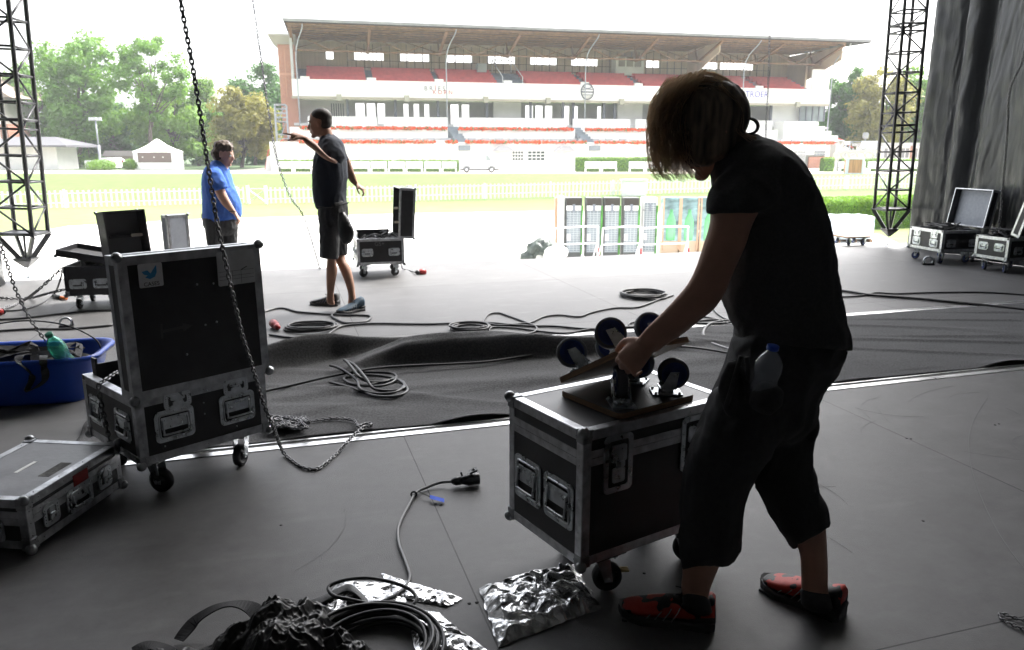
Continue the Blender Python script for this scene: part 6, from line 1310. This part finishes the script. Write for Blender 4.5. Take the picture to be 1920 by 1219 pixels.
# ------------------------------------------------------------------ hedges and white benches along the path
def hedge(label, p0, p1, h, d, seed, m=None, name='hedge', size=.06, dens=900):
    p0 = Vector(p0); p1 = Vector(p1); L = (p1-p0).length; ang = math.atan2(p1.y-p0.y, p1.x-p0.x); t = thing(name, label, 'hedge', p0, ang, 'clipped hedges'); R = random.Random(seed)
    def wv(co): return .06*noise.noise(co*2.3)
    mb = MB(); mb.grid(lambda u, v: (lambda x, a: Vector((x, d/2-(d/2+.03*noise.noise(Vector((x*3, a*4, seed))))*math.copysign(abs(math.cos(a))**.35, math.cos(a)), (h+.07*noise.noise(Vector((x*1.7, 0, seed))))*min(1, abs(math.sin(a))**.35) if 0 < v < 1 else 0)))(u*L, v*math.pi), max(8, int(L*3)), 14); 
    mb.build('clipped_body', m or HEDGE, t)
    lb = MB(); n = int(min(L*dens, 14000))
    for i in range(n):
        x = R.uniform(0, L); v = R.uniform(.02, .98)*math.pi; y = d/2-d/2*math.copysign(abs(math.cos(v))**.35, math.cos(v)); z = h*abs(math.sin(v))**.35
        if R.random() < .4: y = 0; z = R.uniform(0, h)
        p = Vector((x, y+R.uniform(-.05, .03), z+R.uniform(-.02, .08))); nn = Vector((R.uniform(-1, 1), R.uniform(-1.5, .5), R.uniform(-.3, 1))).normalized(); a_ = nn.orthogonal().normalized()*size*R.uniform(.6, 1.3); b_ = nn.cross(a_)*.7; lb.add([p-a_, p+b_, p+a_, p-b_], [(0, 1, 2, 3)])
    lb.build('leaves', LEAF['l'], t); return t
HD = 84
def hx(px, Y=HD): return Q(px, 318, Y).x
hz = lambda py, Y=HD: Q(900, py, Y).z+.8
hedge('long low hedge behind the white benches left of the parked van', (hx(512), HD+1.5, -.8), (hx(858), HD+1.5, -.8), 1.25, 1.0, 3, size=.10, dens=120)
hedge('hedge block behind the benches in the centre, right of the van', (hx(1082), HD+1.5, -.8), (hx(1260), HD+1.5, -.8), 1.55, 1.2, 5, size=.10, dens=120)
hedge('small rounded hedge right of the grandstand\'s brick base', (hx(1558), HD+2, -.8), (hx(1578), HD+2, -.8), 1.5, 1.2, 7, size=.10, dens=160)
hedge('hedge behind the long bench at the far right', (hx(1600), HD+3, -.8), (hx(1760), HD+3, -.8), 1.35, 1.0, 9, size=.10, dens=120)
def bench(px0, px1, Y, label):
    t = thing('park_bench', label, 'bench', (hx(px0, Y), Y, -.8), 0, 'white benches along the path'); L = hx(px1, Y)-hx(px0, Y)
    MB().b2((0, .4, .55), (L, .48, 1.15)).build('backrest', WHITE, t); MB().b2((0, 0, .42), (L, .45, .50)).build('seat', WHITE, t)
    n = max(2, round(L/3)+1)
    for i in range(n): x = .05+(L-.15)*i/(n-1); MB().b2((x-.06, .02, 0), (x+.10, .44, .42)).build('leg', WHITE, t)
for a, b, l in ((517, 549, 'leftmost white bench by the path'), (549, 585, 'white bench second from the left, left of the pointing man'), (655, 692, 'white bench right of the pointing man'), (694, 724, 'white bench in the row between the pointing man and the upright case lid'), (727, 758, 'white bench behind the upright lid of the middle case'), (760, 792, 'white bench just right of the upright lid of the middle case'), (795, 826, 'white bench two places left of the van'), (828, 856, 'white bench partly hidden by the rear of the van'), (1097, 1127, 'white bench in front of the centre hedge, left one'), (1128, 1157, 'white bench in front of the centre hedge, second from left'), (1180, 1210, 'white bench left of the long-haired man\'s hair'), (1211, 1245, 'white bench partly hidden by the long-haired man\'s hair'), (1575, 1625, 'white bench behind the wooden crate at the right'), (1630, 1735, 'long white bench behind the right truss tower')): bench(a, b, HD-.6, l)
# ------------------------------------------------------------------ van
V = thing('van', 'white panel van parked on the path in front of the grandstand', 'van', (hx(861, 82.5), 82.5, -.792), 0); L = hx(937, 82.5)-hx(861, 82.5); k = L/5.2
pr = [(0, .45), (0, 2.25), (.12, 2.42), (3.35, 2.45), (3.6, 2.38), (4.35, 1.55), (5.0, 1.25), (5.18, .95), (5.2, .45)]
PM = Matrix(((k, 0, 0, 0), (0, 0, -k*.95, 2.1*k*.95), (0, k*.62, 0, 0), (0, 0, 0, 1)))
PM = Matrix(((k, 0, 0, 0), (0, 0, 1.9, 0), (0, k*1.0, 0, 0), (0, 0, 0, 1)))
mb = MB(); mb.prism(pr, 0, 1, PM); mb.build('body', mat('van_white', (.80, .80, .80), .3), V)
mb = MB(); mb.prism([(3.45, 1.5), (3.45, 2.2), (3.62, 2.2), (4.15, 1.55)], -.02, -.005, PM); mb.build('side_window', mat('van_glass', (.35, .38, .40), .1), V)
for x in (.95, 4.15):
    W = Matrix.Translation((x*k, -.05, .36*k))@Matrix.Rotation(math.pi/2, 4, 'X'); o = MB().lathe([(.36*k, -.15), (.36*k, .08), (.25*k, .10)], 20, W).build('wheel', mat('tyre_grey', (.07, .07, .07), .8), V); MB().lathe([(.22*k, .10), (.20*k, .13), (.001, .13)], 16, W).build('rim', mat('rim_silver', (.6, .6, .6), .4), o)
    MB().tube([Vector((x*k+.46*k*math.cos(a), -.02, .40*k+.44*k*math.sin(a))) for a in [math.pi*i/10 for i in range(11)]], .05*k, 6).build('wheel_arch', mat('arch_grey', (.2, .2, .2), .8), V)
MB().b2((.1, 0.02, .30*k), (5.1*k, .2, .46*k)).build('sill', mat('sill_dark', (.08, .08, .08), .7), V); MB().b2((5.05*k, -.02, .85*k), (5.19*k, .2, 1.1*k)).build('headlight', mat('lamp_glass', (.7, .7, .65), .2), V)
# ------------------------------------------------------------------ picket fence
def picket(label, pts, h=1.0, gap=.30, seed=1):
    t = thing('picket_fence', label, 'fence', (0, 0, 0), 0, 'white picket fences round the track'); R = random.Random(seed)
    p = [gp(*q) for q in pts]; a = p[0]; b = p[-1]; L = (b-a).length; n = int(L/gap); mb = MB(); d = (b-a).normalized(); ang = math.atan2(d.y, d.x)
    Mr = Matrix.Rotation(ang, 4, 'Z')
    for i in range(n+1):
        q = a+(b-a)*i/n; q.z = gz(q.y)
        mb.box((0, 0, h/2+.05), (.11, .025, h*R.uniform(.97, 1.0)), Matrix.Translation(q)@Mr)
    o = mb.build('pickets', WHITE, t); o['kind'] = 'stuff'
    for z in (.28, .82): MB().bar(a+Vector((0, .03, h*z+.05)), b+Vector((0, .03, h*z+.05)), .09, .04).build('rail', WHITE, t)
    for i in range(int(L/5)+1): q = a+d*5*i; MB().box((0, .05, h/2+.06), (.13, .10, h*1.08), Matrix.Translation((q.x, q.y, gz(q.y)))@Mr).build('post', WHITE, t)
picket('white picket fence left of the man in blue', [(-60, 396), (458, 382)], 1.05)
picket('white picket fence between the two standing men and the long-haired man', [(500, 383), (1172, 366)], 1.05, seed=2)
picket('white picket fence beyond the long-haired man\'s chest', [(1205, 365), (1345, 361)], 1.05, seed=3)
picket('pale picket fence between the long-haired man\'s back and the right truss tower', [(1480, 358), (1745, 352)], 1.05, gap=.34, seed=4)
t = thing('field_gate', 'white picket gate with crossed braces between two fence runs, behind the men', 'gate', (0, 0, 0)); a, b = gp(466, 382), gp(500, 383)
MB().bar(a+Vector((0, 0, 1.0)), b+Vector((0, 0, 1.0)), .08, .04).build('rail', WHITE, t); MB().bar(a+Vector((0, 0, .1)), b+Vector((0, 0, 1.0)), .07, .03).build('brace', WHITE, t); MB().bar(a+Vector((0, 0, 1.0)), b+Vector((0, 0, .1)), .07, .03).build('brace', WHITE, t)
for q in (a, b): MB().box(q+Vector((0, 0, .6)), (.16, .16, 1.2)).build('post', WHITE, t)
t = thing('white_box', 'plain white box standing at the fence left of the long-haired man\'s chin', 'box', gp(1187, 367)); MB().b2((-.9, -.5, 0), (.9, .2, 1.15), .02).build('body', WHITE, t); MB().b2((-1.0, -.6, 1.15), (1.0, .3, 1.22)).build('lid', WHITE, t)
# ------------------------------------------------------------------ far left: kiosk, tent, mast, car, far house
def lump(Y): return gz(Y)
K = thing('kiosk', 'low white kiosk with flat dark hipped roof at the left', 'building', (Q(50, 318, 96).x, 96, -.8)); x0, x1 = Q(-30, 300, 96).x-K.location.x, Q(108, 300, 96).x-K.location.x; H = Q(100, 276, 96).z+.8
MB().b2((x0, 0, 0), (x1, 4.5, H)).build('wall', STUC, K); xe = Q(124, 275, 94).x-K.location.x
mb = MB(); mb.rings([[Vector((x0-1.5, -2, H)), Vector((xe, -2, H)), Vector((xe, 6, H)), Vector((x0-1.5, 6, H))], [Vector((x0-1.5, -2, H+.22)), Vector((xe, -2, H+.22)), Vector((xe, 6, H+.22)), Vector((x0-1.5, 6, H+.22))], [Vector((x0+2, 3.5, H+1.3)), Vector((xe-4.5, 3.5, H+1.3)), Vector((xe-4.5, 4.0, H+1.3)), Vector((x0+2, 4.0, H+1.3))]], smooth=False); mb.build('roof', mat('dark_felt', (.10, .10, .11), .9), K)
MB().b2((Q(66, 285, 96).x-K.location.x, -.03, Q(66, 287, 96).z+.8), (Q(73, 285, 96).x-K.location.x, -.005, Q(66, 283, 96).z+.8)).build('window', mat('window_brown', (.25, .2, .15), .5), K); MB().b2((x1-3.5, -.06, 2.1), (x1+.2, -.002, 2.2)).build('ledge', STUC, K)
K = thing('house', 'pale house with brick corner and tiled roof seen through the left truss tower', 'house', (Q(-30, 318, 112).x, 112, -.8)); xr = Q(17, 250, 112).x-K.location.x; H = Q(0, 178, 112).z+.8
MB().b2((-9, 0, 0), (xr-1.2, 10, H)).build('wall', STUC, K); MB().b2((xr-1.2, -.1, 0), (xr, 10, H-4)).build('brick_corner', BRICK, K)
mb = MB(); mb.prism([(-10, H), (xr+1.6, H-.4), (xr-5, H+3.6), (-10, H+3.6)], 0, 1, Matrix(((1, 0, 0, 0), (0, 0, 11, -.8), (0, 1, 0, 0), (0, 0, 0, 1)))); mb.build('roof', mat('tiles_grey', (.28, .22, .18), .9, nscale=3), K); MB().b2((-1.5, -.05, 5.5), (-.3, -.005, 7.6)).build('window', GLASSD, K)
T_ = thing('tent', 'white pagoda tent with brown counter panel below the trees', 'tent', (Q(291, 318, 95).x, 95, -.8)); w2 = (Q(329, 300, 95).x-Q(254, 300, 95).x)/2; He = Q(297, 284, 95).z+.8; Hp = Q(297, 260, 95).z+.8
for sx in (-1, 1):
    for y in (0, w2): MB().b2((sx*w2-.06, y-.06, 0), (sx*w2+.06, y+.06, He)).build('pole', WHITE, T_)
mb = MB(); rs = []
for s, z in ((1.05, He-.12), (1.05, He), (.72, He+.22*(Hp-He)), (.42, He+.50*(Hp-He)), (.20, He+.80*(Hp-He)), (.03, Hp)): rs.append([Vector((sx*w2*s, w2/2+sy*w2/2*s, z)) for sx, sy in ((-1, -1), (1, -1), (1, 1), (-1, 1))])
mb.rings(rs, smooth=False, caps=False); mb.build('canopy', mat('tent_fabric', (.80, .80, .78), .8), T_)
mb = MB(); mb.b2((-w2, .05, 0), (w2, .12, 1.5)); mb.b2((-w2, .05, 1.5), (-w2+.45, .12, He)); mb.b2((w2-.75, .05, 1.5), (w2, .12, He)); mb.b2((-w2, .1, 0), (-w2+.05, w2, He)); mb.b2((w2-.05, .1, 0), (w2, w2, He)); mb.build('side_walls', MATS['tent_fabric'], T_)
p_ = MB().b2((-w2+.45, .03, He*.40), (w2-.35, .045, He*.93)).build('counter_panel', mat('brown_panel', (.13, .10, .085), .7), T_); mb = MB()
for x in (-1.4, 0, 1.1): mb.b2((x-.08, .015, He*.66), (x+.08, .035, He*.66+.12))
mb.build('pale_marks', STUC, p_)
T_ = thing('floodlight_mast', 'grey floodlight mast on a white trailer left of the tent', 'light mast', (Q(190, 318, 98).x, 98, -.8)); Hm = Q(190, 226, 98).z+.8
MB().tube([(0, 0, .6), (0, 0, Hm*.5)], .16, 8).build('lower_mast', POLE, T_); MB().tube([(0, 0, Hm*.5), (0, 0, Hm)], .10, 8).build('upper_mast', POLE, T_); MB().b2((-.8, -.15, Hm-.05), (.8, .15, Hm+.05)).build('crossbar', POLE, T_)
for x in (-.55, 0, .55): MB().box((x, -.1, Hm+.2), (.45, .3, .35), None, .04).build('lamp_head', mat('lamp_grey', (.45, .46, .48), .4), T_)
MB().b2((-1.5, -1, .2), (2.2, 1, 1.1), .05).build('trailer', mat('trailer_white', (.7, .7, .7), .5), T_)
T_ = thing('car', 'white and red car parked behind the low bushes left of the tent', 'car', (Q(206, 318, 101).x, 101, -.8))
MB().prism([(-1.9, .3), (-1.9, .9), (-1.3, 1.0), (-.8, 1.45), (.8, 1.45), (1.4, .95), (2.0, .85), (2.0, .3)], 0, 1, Matrix(((1, 0, 0, 0), (0, 0, 1.7, 0), (0, 1, 0, 0), (0, 0, 0, 1)))).build('body', WHITE, T_); MB().b2((.3, -.02, .85), (1.9, -.003, 1.15)).build('tail_light', RED, T_)
for x in (-1.2, 1.3): MB().lathe([(.32, -.1), (.32, .1)], 14, Matrix.Translation((x, 0, .32))@Matrix.Rotation(math.pi/2, 4, 'X')).build('wheel', RUBBER, T_)
def bush(label, px, Y, w_, h, seed):
    t = thing('bush', label, 'bush', (Q(px, 318, Y).x, Y, -.8), 0, 'low clipped bushes'); R = random.Random(seed); mb = MB(); leaves(mb, Vector((0, 0, h*.45)), w_/2, 2600, R, .12, h/w_*1.1); mb.build('foliage', LEAF['l'], t); MB().tube([(0, 0, -.1), (0, 0, h*.5)], .08, 6).build('stem', BARK, t)
bush('low clipped bush in front of the floodlight mast trailer', 190, 94, 3.6, 1.3, 1); bush('small clipped bush just left of the tent', 246, 95, 1.8, 1.4, 2)
T_ = thing('shed', 'low shed roof between the mast and the tent', 'shed', (Q(232, 318, 106).x, 106, -.8)); MB().b2((-2.4, 0, 0), (2.4, 3, 1.6)).build('wall', mat('shed_wall', (.25, .2, .17), .9), T_); MB().prism([(-2.7, 1.6), (2.7, 1.6), (2.2, 2.3), (-2.2, 2.3)], 0, 1, Matrix(((1, 0, 0, 0), (0, 0, 3.4, -.2), (0, 1, 0, 0), (0, 0, 0, 1)))).build('roof', mat('shed_roof', (.3, .27, .25), .9), T_)
# ------------------------------------------------------------------ right side of the track: crate, scaffold table, rails, far building
c0 = gp(1600, 326); Yc = c0.y; T_ = thing('transport_crate', 'wooden transport crate with white frame standing on the grass at the right', 'crate', c0, rad(-12)); s = (Q(1620, 310, Yc).x-Q(1580, 310, Yc).x); 
w_, d_, h_ = s*.78, s*.5, (Q(1600, 297, Yc).z-Q(1600, 325, Yc).z)
MB().b2((-w_/2, -d_/2, .08), (w_/2, d_/2, h_)).build('board_panel', mat('orange_ply', (.42, .22, .10), .7, nscale=2, namt=.35, stretch=(6, 1, .3)), T_)
mb = MB(); e = .09
for x in (-w_/2, w_/2-.22): mb.b2((x, -d_/2-e*.3, 0), (x+.22, -d_/2, h_+.03)); mb.b2((x, d_/2, 0), (x+.22, d_/2+e*.3, h_+.03))
for z in (0, h_-.05): mb.b2((-w_/2-.03, -d_/2-.04, z), (w_/2+.03, d_/2+.04, z+.1))
mb.b2((-w_/2-.03, -d_/2, .1), (-w_/2, -d_/2+.3, h_)); mb.build('frame', mat('pale_frame', (.62, .68, .74), .5), T_)
T_ = thing('equipment_trolley', 'pale metal frame trolley with a small spotlight behind the crate', 'trolley', (hx(1615, 90), 90, -.8)); x0, x1 = -1.6, 1.6
mb = MB()
for x in (x0, x1): mb.tube([(x, 0, 0), (x, 0, 3.3)], .06, 6); mb.tube([(x, 1, 0), (x, 1, 3.3)], .06, 6)
for z in (1.6, 2.4, 3.3): mb.tube([(x0, 0, z), (x1, 0, z)], .05, 6)
mb.tube([(x0, 0, 1.6), (x1, 0, 3.3)], .05, 6); mb.tube([(x0, 0, 3.3), (x1, 0, 1.6)], .05, 6); mb.build('frame', POLE, T_); MB().b2((-.2, .1, 2.5), (1.6, .3, 3.4)).build('white_panel', WHITE, T_); MB().box((.1, 0, 4.0), (.6, .4, .7), None, .08).build('spotlight', mat('spot_grey', (.3, .3, .31), .5), T_); MB().tube([(.1, 0, 3.3), (.1, 0, 3.8)], .05, 6).build('bracket', POLE, T_)
T_ = thing('garden_wall', 'low white ornamental wall with round openings right of the grandstand', 'wall', (hx(1568, 88), 88, -.8)); Lw = hx(1650, 88)-hx(1568, 88); mb = MB(); mb.b2((0, 0, 2.15), (Lw, .2, 2.35)); mb.b2((0, 0, 1.2), (Lw, .2, 1.5))
for i in range(int(Lw/.9)+1): mb.tube([(i*.9+.42*math.cos(a), .1, 1.8+.32*math.sin(a)) for a in [2*math.pi*k/12 for k in range(12)]], .07, 5, True)
mb.build('openwork', mat('cream_wall', (.60, .58, .48), .8), T_); MB().b2((0, .02, 0), (Lw, .18, 1.2)).build('base', STUC, T_)
T_ = thing('outbuilding', 'low white outbuilding with gridded windows behind the right truss tower', 'building', (hx(1640, 100), 100, -.8)); Lw = hx(1760, 100)-hx(1640, 100); MB().b2((0, 0, 0), (Lw, 6, 2.9)).build('wall', STUC, T_); MB().b2((-.4, -.5, 2.9), (Lw+.4, 6.5, 3.3)).build('roof', STUC2, T_)
mb = MB()
for i in range(14): mb.b2((1+i*.55, -.04, 1.4), (1.42+i*.55, -.005, 2.6))
mb.build('window', mat('grid_pane', (.2, .2, .2), .4), T_); MB().b2((Lw*.52, -.06, .2), (Lw*.58, -.01, 2.9)).build('brick_pier', BRICK, T_)
T_ = thing('concrete_ledge', 'grey concrete ledge beside the curtain at the far right', 'wall', (hx(1700, 90), 90, -.8)); MB().b2((0, 0, 0), (12, .6, 1.1)).build('wall', mat('concrete_grey', (.25, .25, .25), .9), T_)
# ------------------------------------------------------------------ just beyond the deck edge: hedge, wrapped pallet, fridges, barriers, tarp
hedge('tall clipped hedge beyond the right truss tower foot', P(1545, 437, -2.0)+Vector((-1.2, 0, 0)), P(1775, 424, -2.0)+Vector((0, 0, 0)), 1.35, 1.6, 4, size=.045, dens=1600)
a, b = P(1568, 456, -2.0), P(1646, 456, -2.0); T_ = thing('wrapped_pallet', 'block of goods in pale plastic film standing beyond the deck behind the small caster board', 'pallet load', a, rad(8)); Lp = (b-a).length*.97; hp = 1.02
def wf(co): return .02*noise.noise(Vector((co.x*3, co.y*3, co.z*9)))
mb = MB(); mb.b2((0, 0, .12), (Lp, 1.1, hp), .06); mb.organic('film_wrapped_load', mat('pale_film', (.55, .63, .70), .35, nscale=2.5, namt=.15, bump=.4, bscale=14), T_, .05, 2, wf)
for x in (.1, Lp*.5, Lp-.1): MB().b2((x-.06, 0, 0), (x+.06, 1.1, .12)).build('pallet_block', PLY, T_)
FRW = mat('shelf_grey', (.22, .25, .27), .35, nscale=3, namt=.15)
def fridge(px0, px1, label, Y=24.5, kind=0):
    x0, x1 = Q(px0, 420, Y).x, Q(px1, 420, Y).x; w_ = x1-x0; h = Q(px0, 371, Y).z+2.0; t = thing('drinks_fridge', label, 'fridge', (x0, Y, -2.0), 0, 'row of drinks fridges below the deck')
    MB().b2((0, 0, .05), (w_, .6, h), .01).build('cabinet', mat('fridge_body', (.10, .105, .10), .5) if kind == 0 else WHITE, t)
    if kind == 0: MB().b2((.03, -.012, h-.24), (w_-.03, -.002, h-.03)).build('top_sign', mat('sign_dark', (.045, .04, .035), .4), t); MB().b2((.03, -.012, h-.40), (w_-.03, -.003, h-.25)).build('white_strip', WHITE, t)
    MB().b2((w_*.42, -.03, h-.44), (w_*.58, -.012, h-.20)).build('lock_plate', mat('lock_grey', (.2, .22, .26), .5), t)
    zt_ = h-.42 if kind == 0 else h-.15
    g_ = MB().b2((.04, -.010, .22), (w_-.04, -.002, zt_)).build('glass_door', FRW, t); mb = MB(); n = 22
    for i in range(n): z = .25+(zt_-.28)*i/n; mb.b2((.06, -.016, z), (w_-.06, -.010, z+.018))
    for s_ in (.28, .5, .72): mb.b2((w_*s_-.008, -.015, .25), (w_*s_+.008, -.0105, zt_))
    mb.build('shelf_wires', mat('wire_pale', (.42, .46, .48), .4), g_)
    MB().b2((w_*.1, -.02, .6), (w_*.33, -.016, .82)).build('paper_note', mat('paper', (.6, .58, .6), .8), t)
    MB().b2((w_-.035, -.02, .15), (w_+.03, -.001, h-.25)).build('green_edge', mat('fridge_green', (.05, .20, .03), .4, nscale=2, namt=.7), t)
    for z in (zt_-.25, .4): MB().b2((-.02, -.03, z), (.08, -.013, z+.02)).build('hinge', PILL, t)
fridge(1060, 1091, 'drinks fridge first from the left in the row beyond the deck'); fridge(1098, 1128, 'drinks fridge second from the left in the row beyond the deck'); fridge(1132, 1162, 'drinks fridge third from the left in the row beyond the deck'); fridge(1168, 1198, 'drinks fridge fourth from the left, last with a dark top sign'); fridge(1205, 1231, 'paler drinks fridge right of the four with dark top signs', 24.7, 1)
def panelb(px0, px1, label, Y=24.9, green=True):
    x0, x1 = Q(px0, 420, Y).x, Q(px1, 420, Y).x; w_ = x1-x0; h = Q(px0, 371, Y).z+2.0; t = thing('bottle_advert_panel', label, 'panel', (x0, Y, -2.0), 0, 'film-wrapped advert panels'); h0 = Q(px0, 452, Y).z+2.0
    MB().b2((0, 0, h0), (w_, .5, h)).build('panel', mat('wrapped_teal', (.22, .34, .36), .25, nscale=1.6, namt=.6, stretch=(1, 1, 2.5)), t)
    for x in (0, w_): MB().b2((x-.018, -.04, h0-.3), (x+.03, -.001, h)).build('wood_batten', mat('batten_orange', (.50, .33, .22), .7), t)
    W = Matrix.Translation((w_*.5, -.0, h0+.03)); mb = MB(); mb.lathe([(.001, 0), (.14, 0), (.15, .1), (.15, .55), (.13, .68), (.06, .85), (.05, 1.0), (.001, 1.0)], 14, W@Matrix.Scale(.25, 4, (0, 1, 0))); mb.build('bottle_picture', mat('bottle_green', (.16, .52, .22), .4, nscale=3, namt=.3), t)
    MB().b2((0, 0, 0), (w_, .5, h0)).build('crate_base', mat('base_tan', (.55, .42, .3), .8), t)
panelb(1243, 1273, 'film-wrapped panel with a green bottle, left one of three'); panelb(1276, 1308, 'film-wrapped panel with a green bottle, middle one of three'); panelb(1313, 1345, 'film-wrapped panel with a green bottle behind the long-haired man\'s arm')
T_ = thing('cabinet', 'white cabinet end left of the drinks fridges', 'cabinet', (Q(1046, 420, 24.5).x, 24.5, -2.0)); MB().b2((0, 0, 0), (.2, .8, 2.0)).build('side', mat('cab_white', (.6, .62, .6), .6), T_); MB().b2((-.08, .3, 0), (-.005, .8, 1.95)).build('wood_edge', mat('batten_orange', (.50, .33, .22), .7), T_)
def barrier(px0, px1, label, Y=22.5, flip=False):
    x0, x1 = Q(px0, 430, Y).x, Q(px1, 430, Y).x; w_ = x1-x0; zt_ = Q(px0, 428, Y).z+2.0; zm = Q(px0, 459, Y).z+2.0; t = thing('crowd_barrier', label, 'barrier', (x0, Y, -2.0), 0, 'white crowd barriers')
    mb = MB(); mb.tube(cr([(0, 0, 0), (0, 0, zt_-.12), (.12, 0, zt_), (w_-.12, 0, zt_+.05), (w_, 0, zt_-.1), (w_, 0, 0)], 5), .025, 8); mb.build('frame', WHITE, t); MB().tube([(0, 0, zm), (w_, 0, zm+.05)], .022, 8).build('mid_rail', WHITE, t)
    for x in ((0, w_)): MB().tube(cr([(x-.25, -.3, 0), (x-.05, -.05, zm*.9), (x, 0, zm)], 4), .022, 6).build('foot', WHITE, t)
    MB().tube([(w_+.05, -.02, .1), (w_+.05, -.02, zm-.1)], .03, 6).build('red_marker', RED, t)
barrier(1040, 1121, 'white crowd barrier in front of the left drinks fridges'); barrier(1130, 1200, 'white crowd barrier in front of the middle drinks fridges'); barrier(1203, 1290, 'white crowd barrier in front of the advert panels', 23)
def spring(px):
    p = Q(px, 462, 21.5)
T_ = thing('tarpaulin_bundle', 'crumpled dark green and white tarpaulin bundle beyond the deck edge', 'tarpaulin', (0, 0, 0)); 
mb = MB(); mb.sphere(Q(1018, 468, 21), .34, 18, 12, (1.3, 1, .9)); mb.sphere(Q(996, 482, 21), .25, 16, 10, (1.3, 1, .8)); mb.organic('dark_tarpaulin', mat('tarp_green', (.05, .065, .055), .5, nscale=4, namt=.5), T_, .03, 1, wrinkle(.07, 6)); mb = MB(); mb.sphere(Q(1040, 474, 20.8), .28, 16, 10, (1.3, 1, .8)); mb.sphere(Q(1022, 486, 20.8), .22, 16, 10, (1.4, 1, .8)); mb.organic('white_tarpaulin', mat('tarp_white', (.65, .65, .6), .6), T_, .03, 1, wrinkle(.06, 7))

# ================================================================== HAZE
HZ = bpy.data.materials.new('haze_air'); HZ.use_nodes = True; _t = HZ.node_tree; _t.nodes.clear(); _o = _t.nodes.new('ShaderNodeOutputMaterial'); _v = _t.nodes.new('ShaderNodeVolumePrincipled')
_v.inputs['Color'].default_value = (.95, .97, 1, 1); _v.inputs['Density'].default_value = .0006; _t.links.new(_v.outputs[0], _o.inputs['Volume'])
_h = MB().b2((-740, -60, -4), (740, 940, 45)).build('haze', HZ); _h['kind'] = 'stuff'
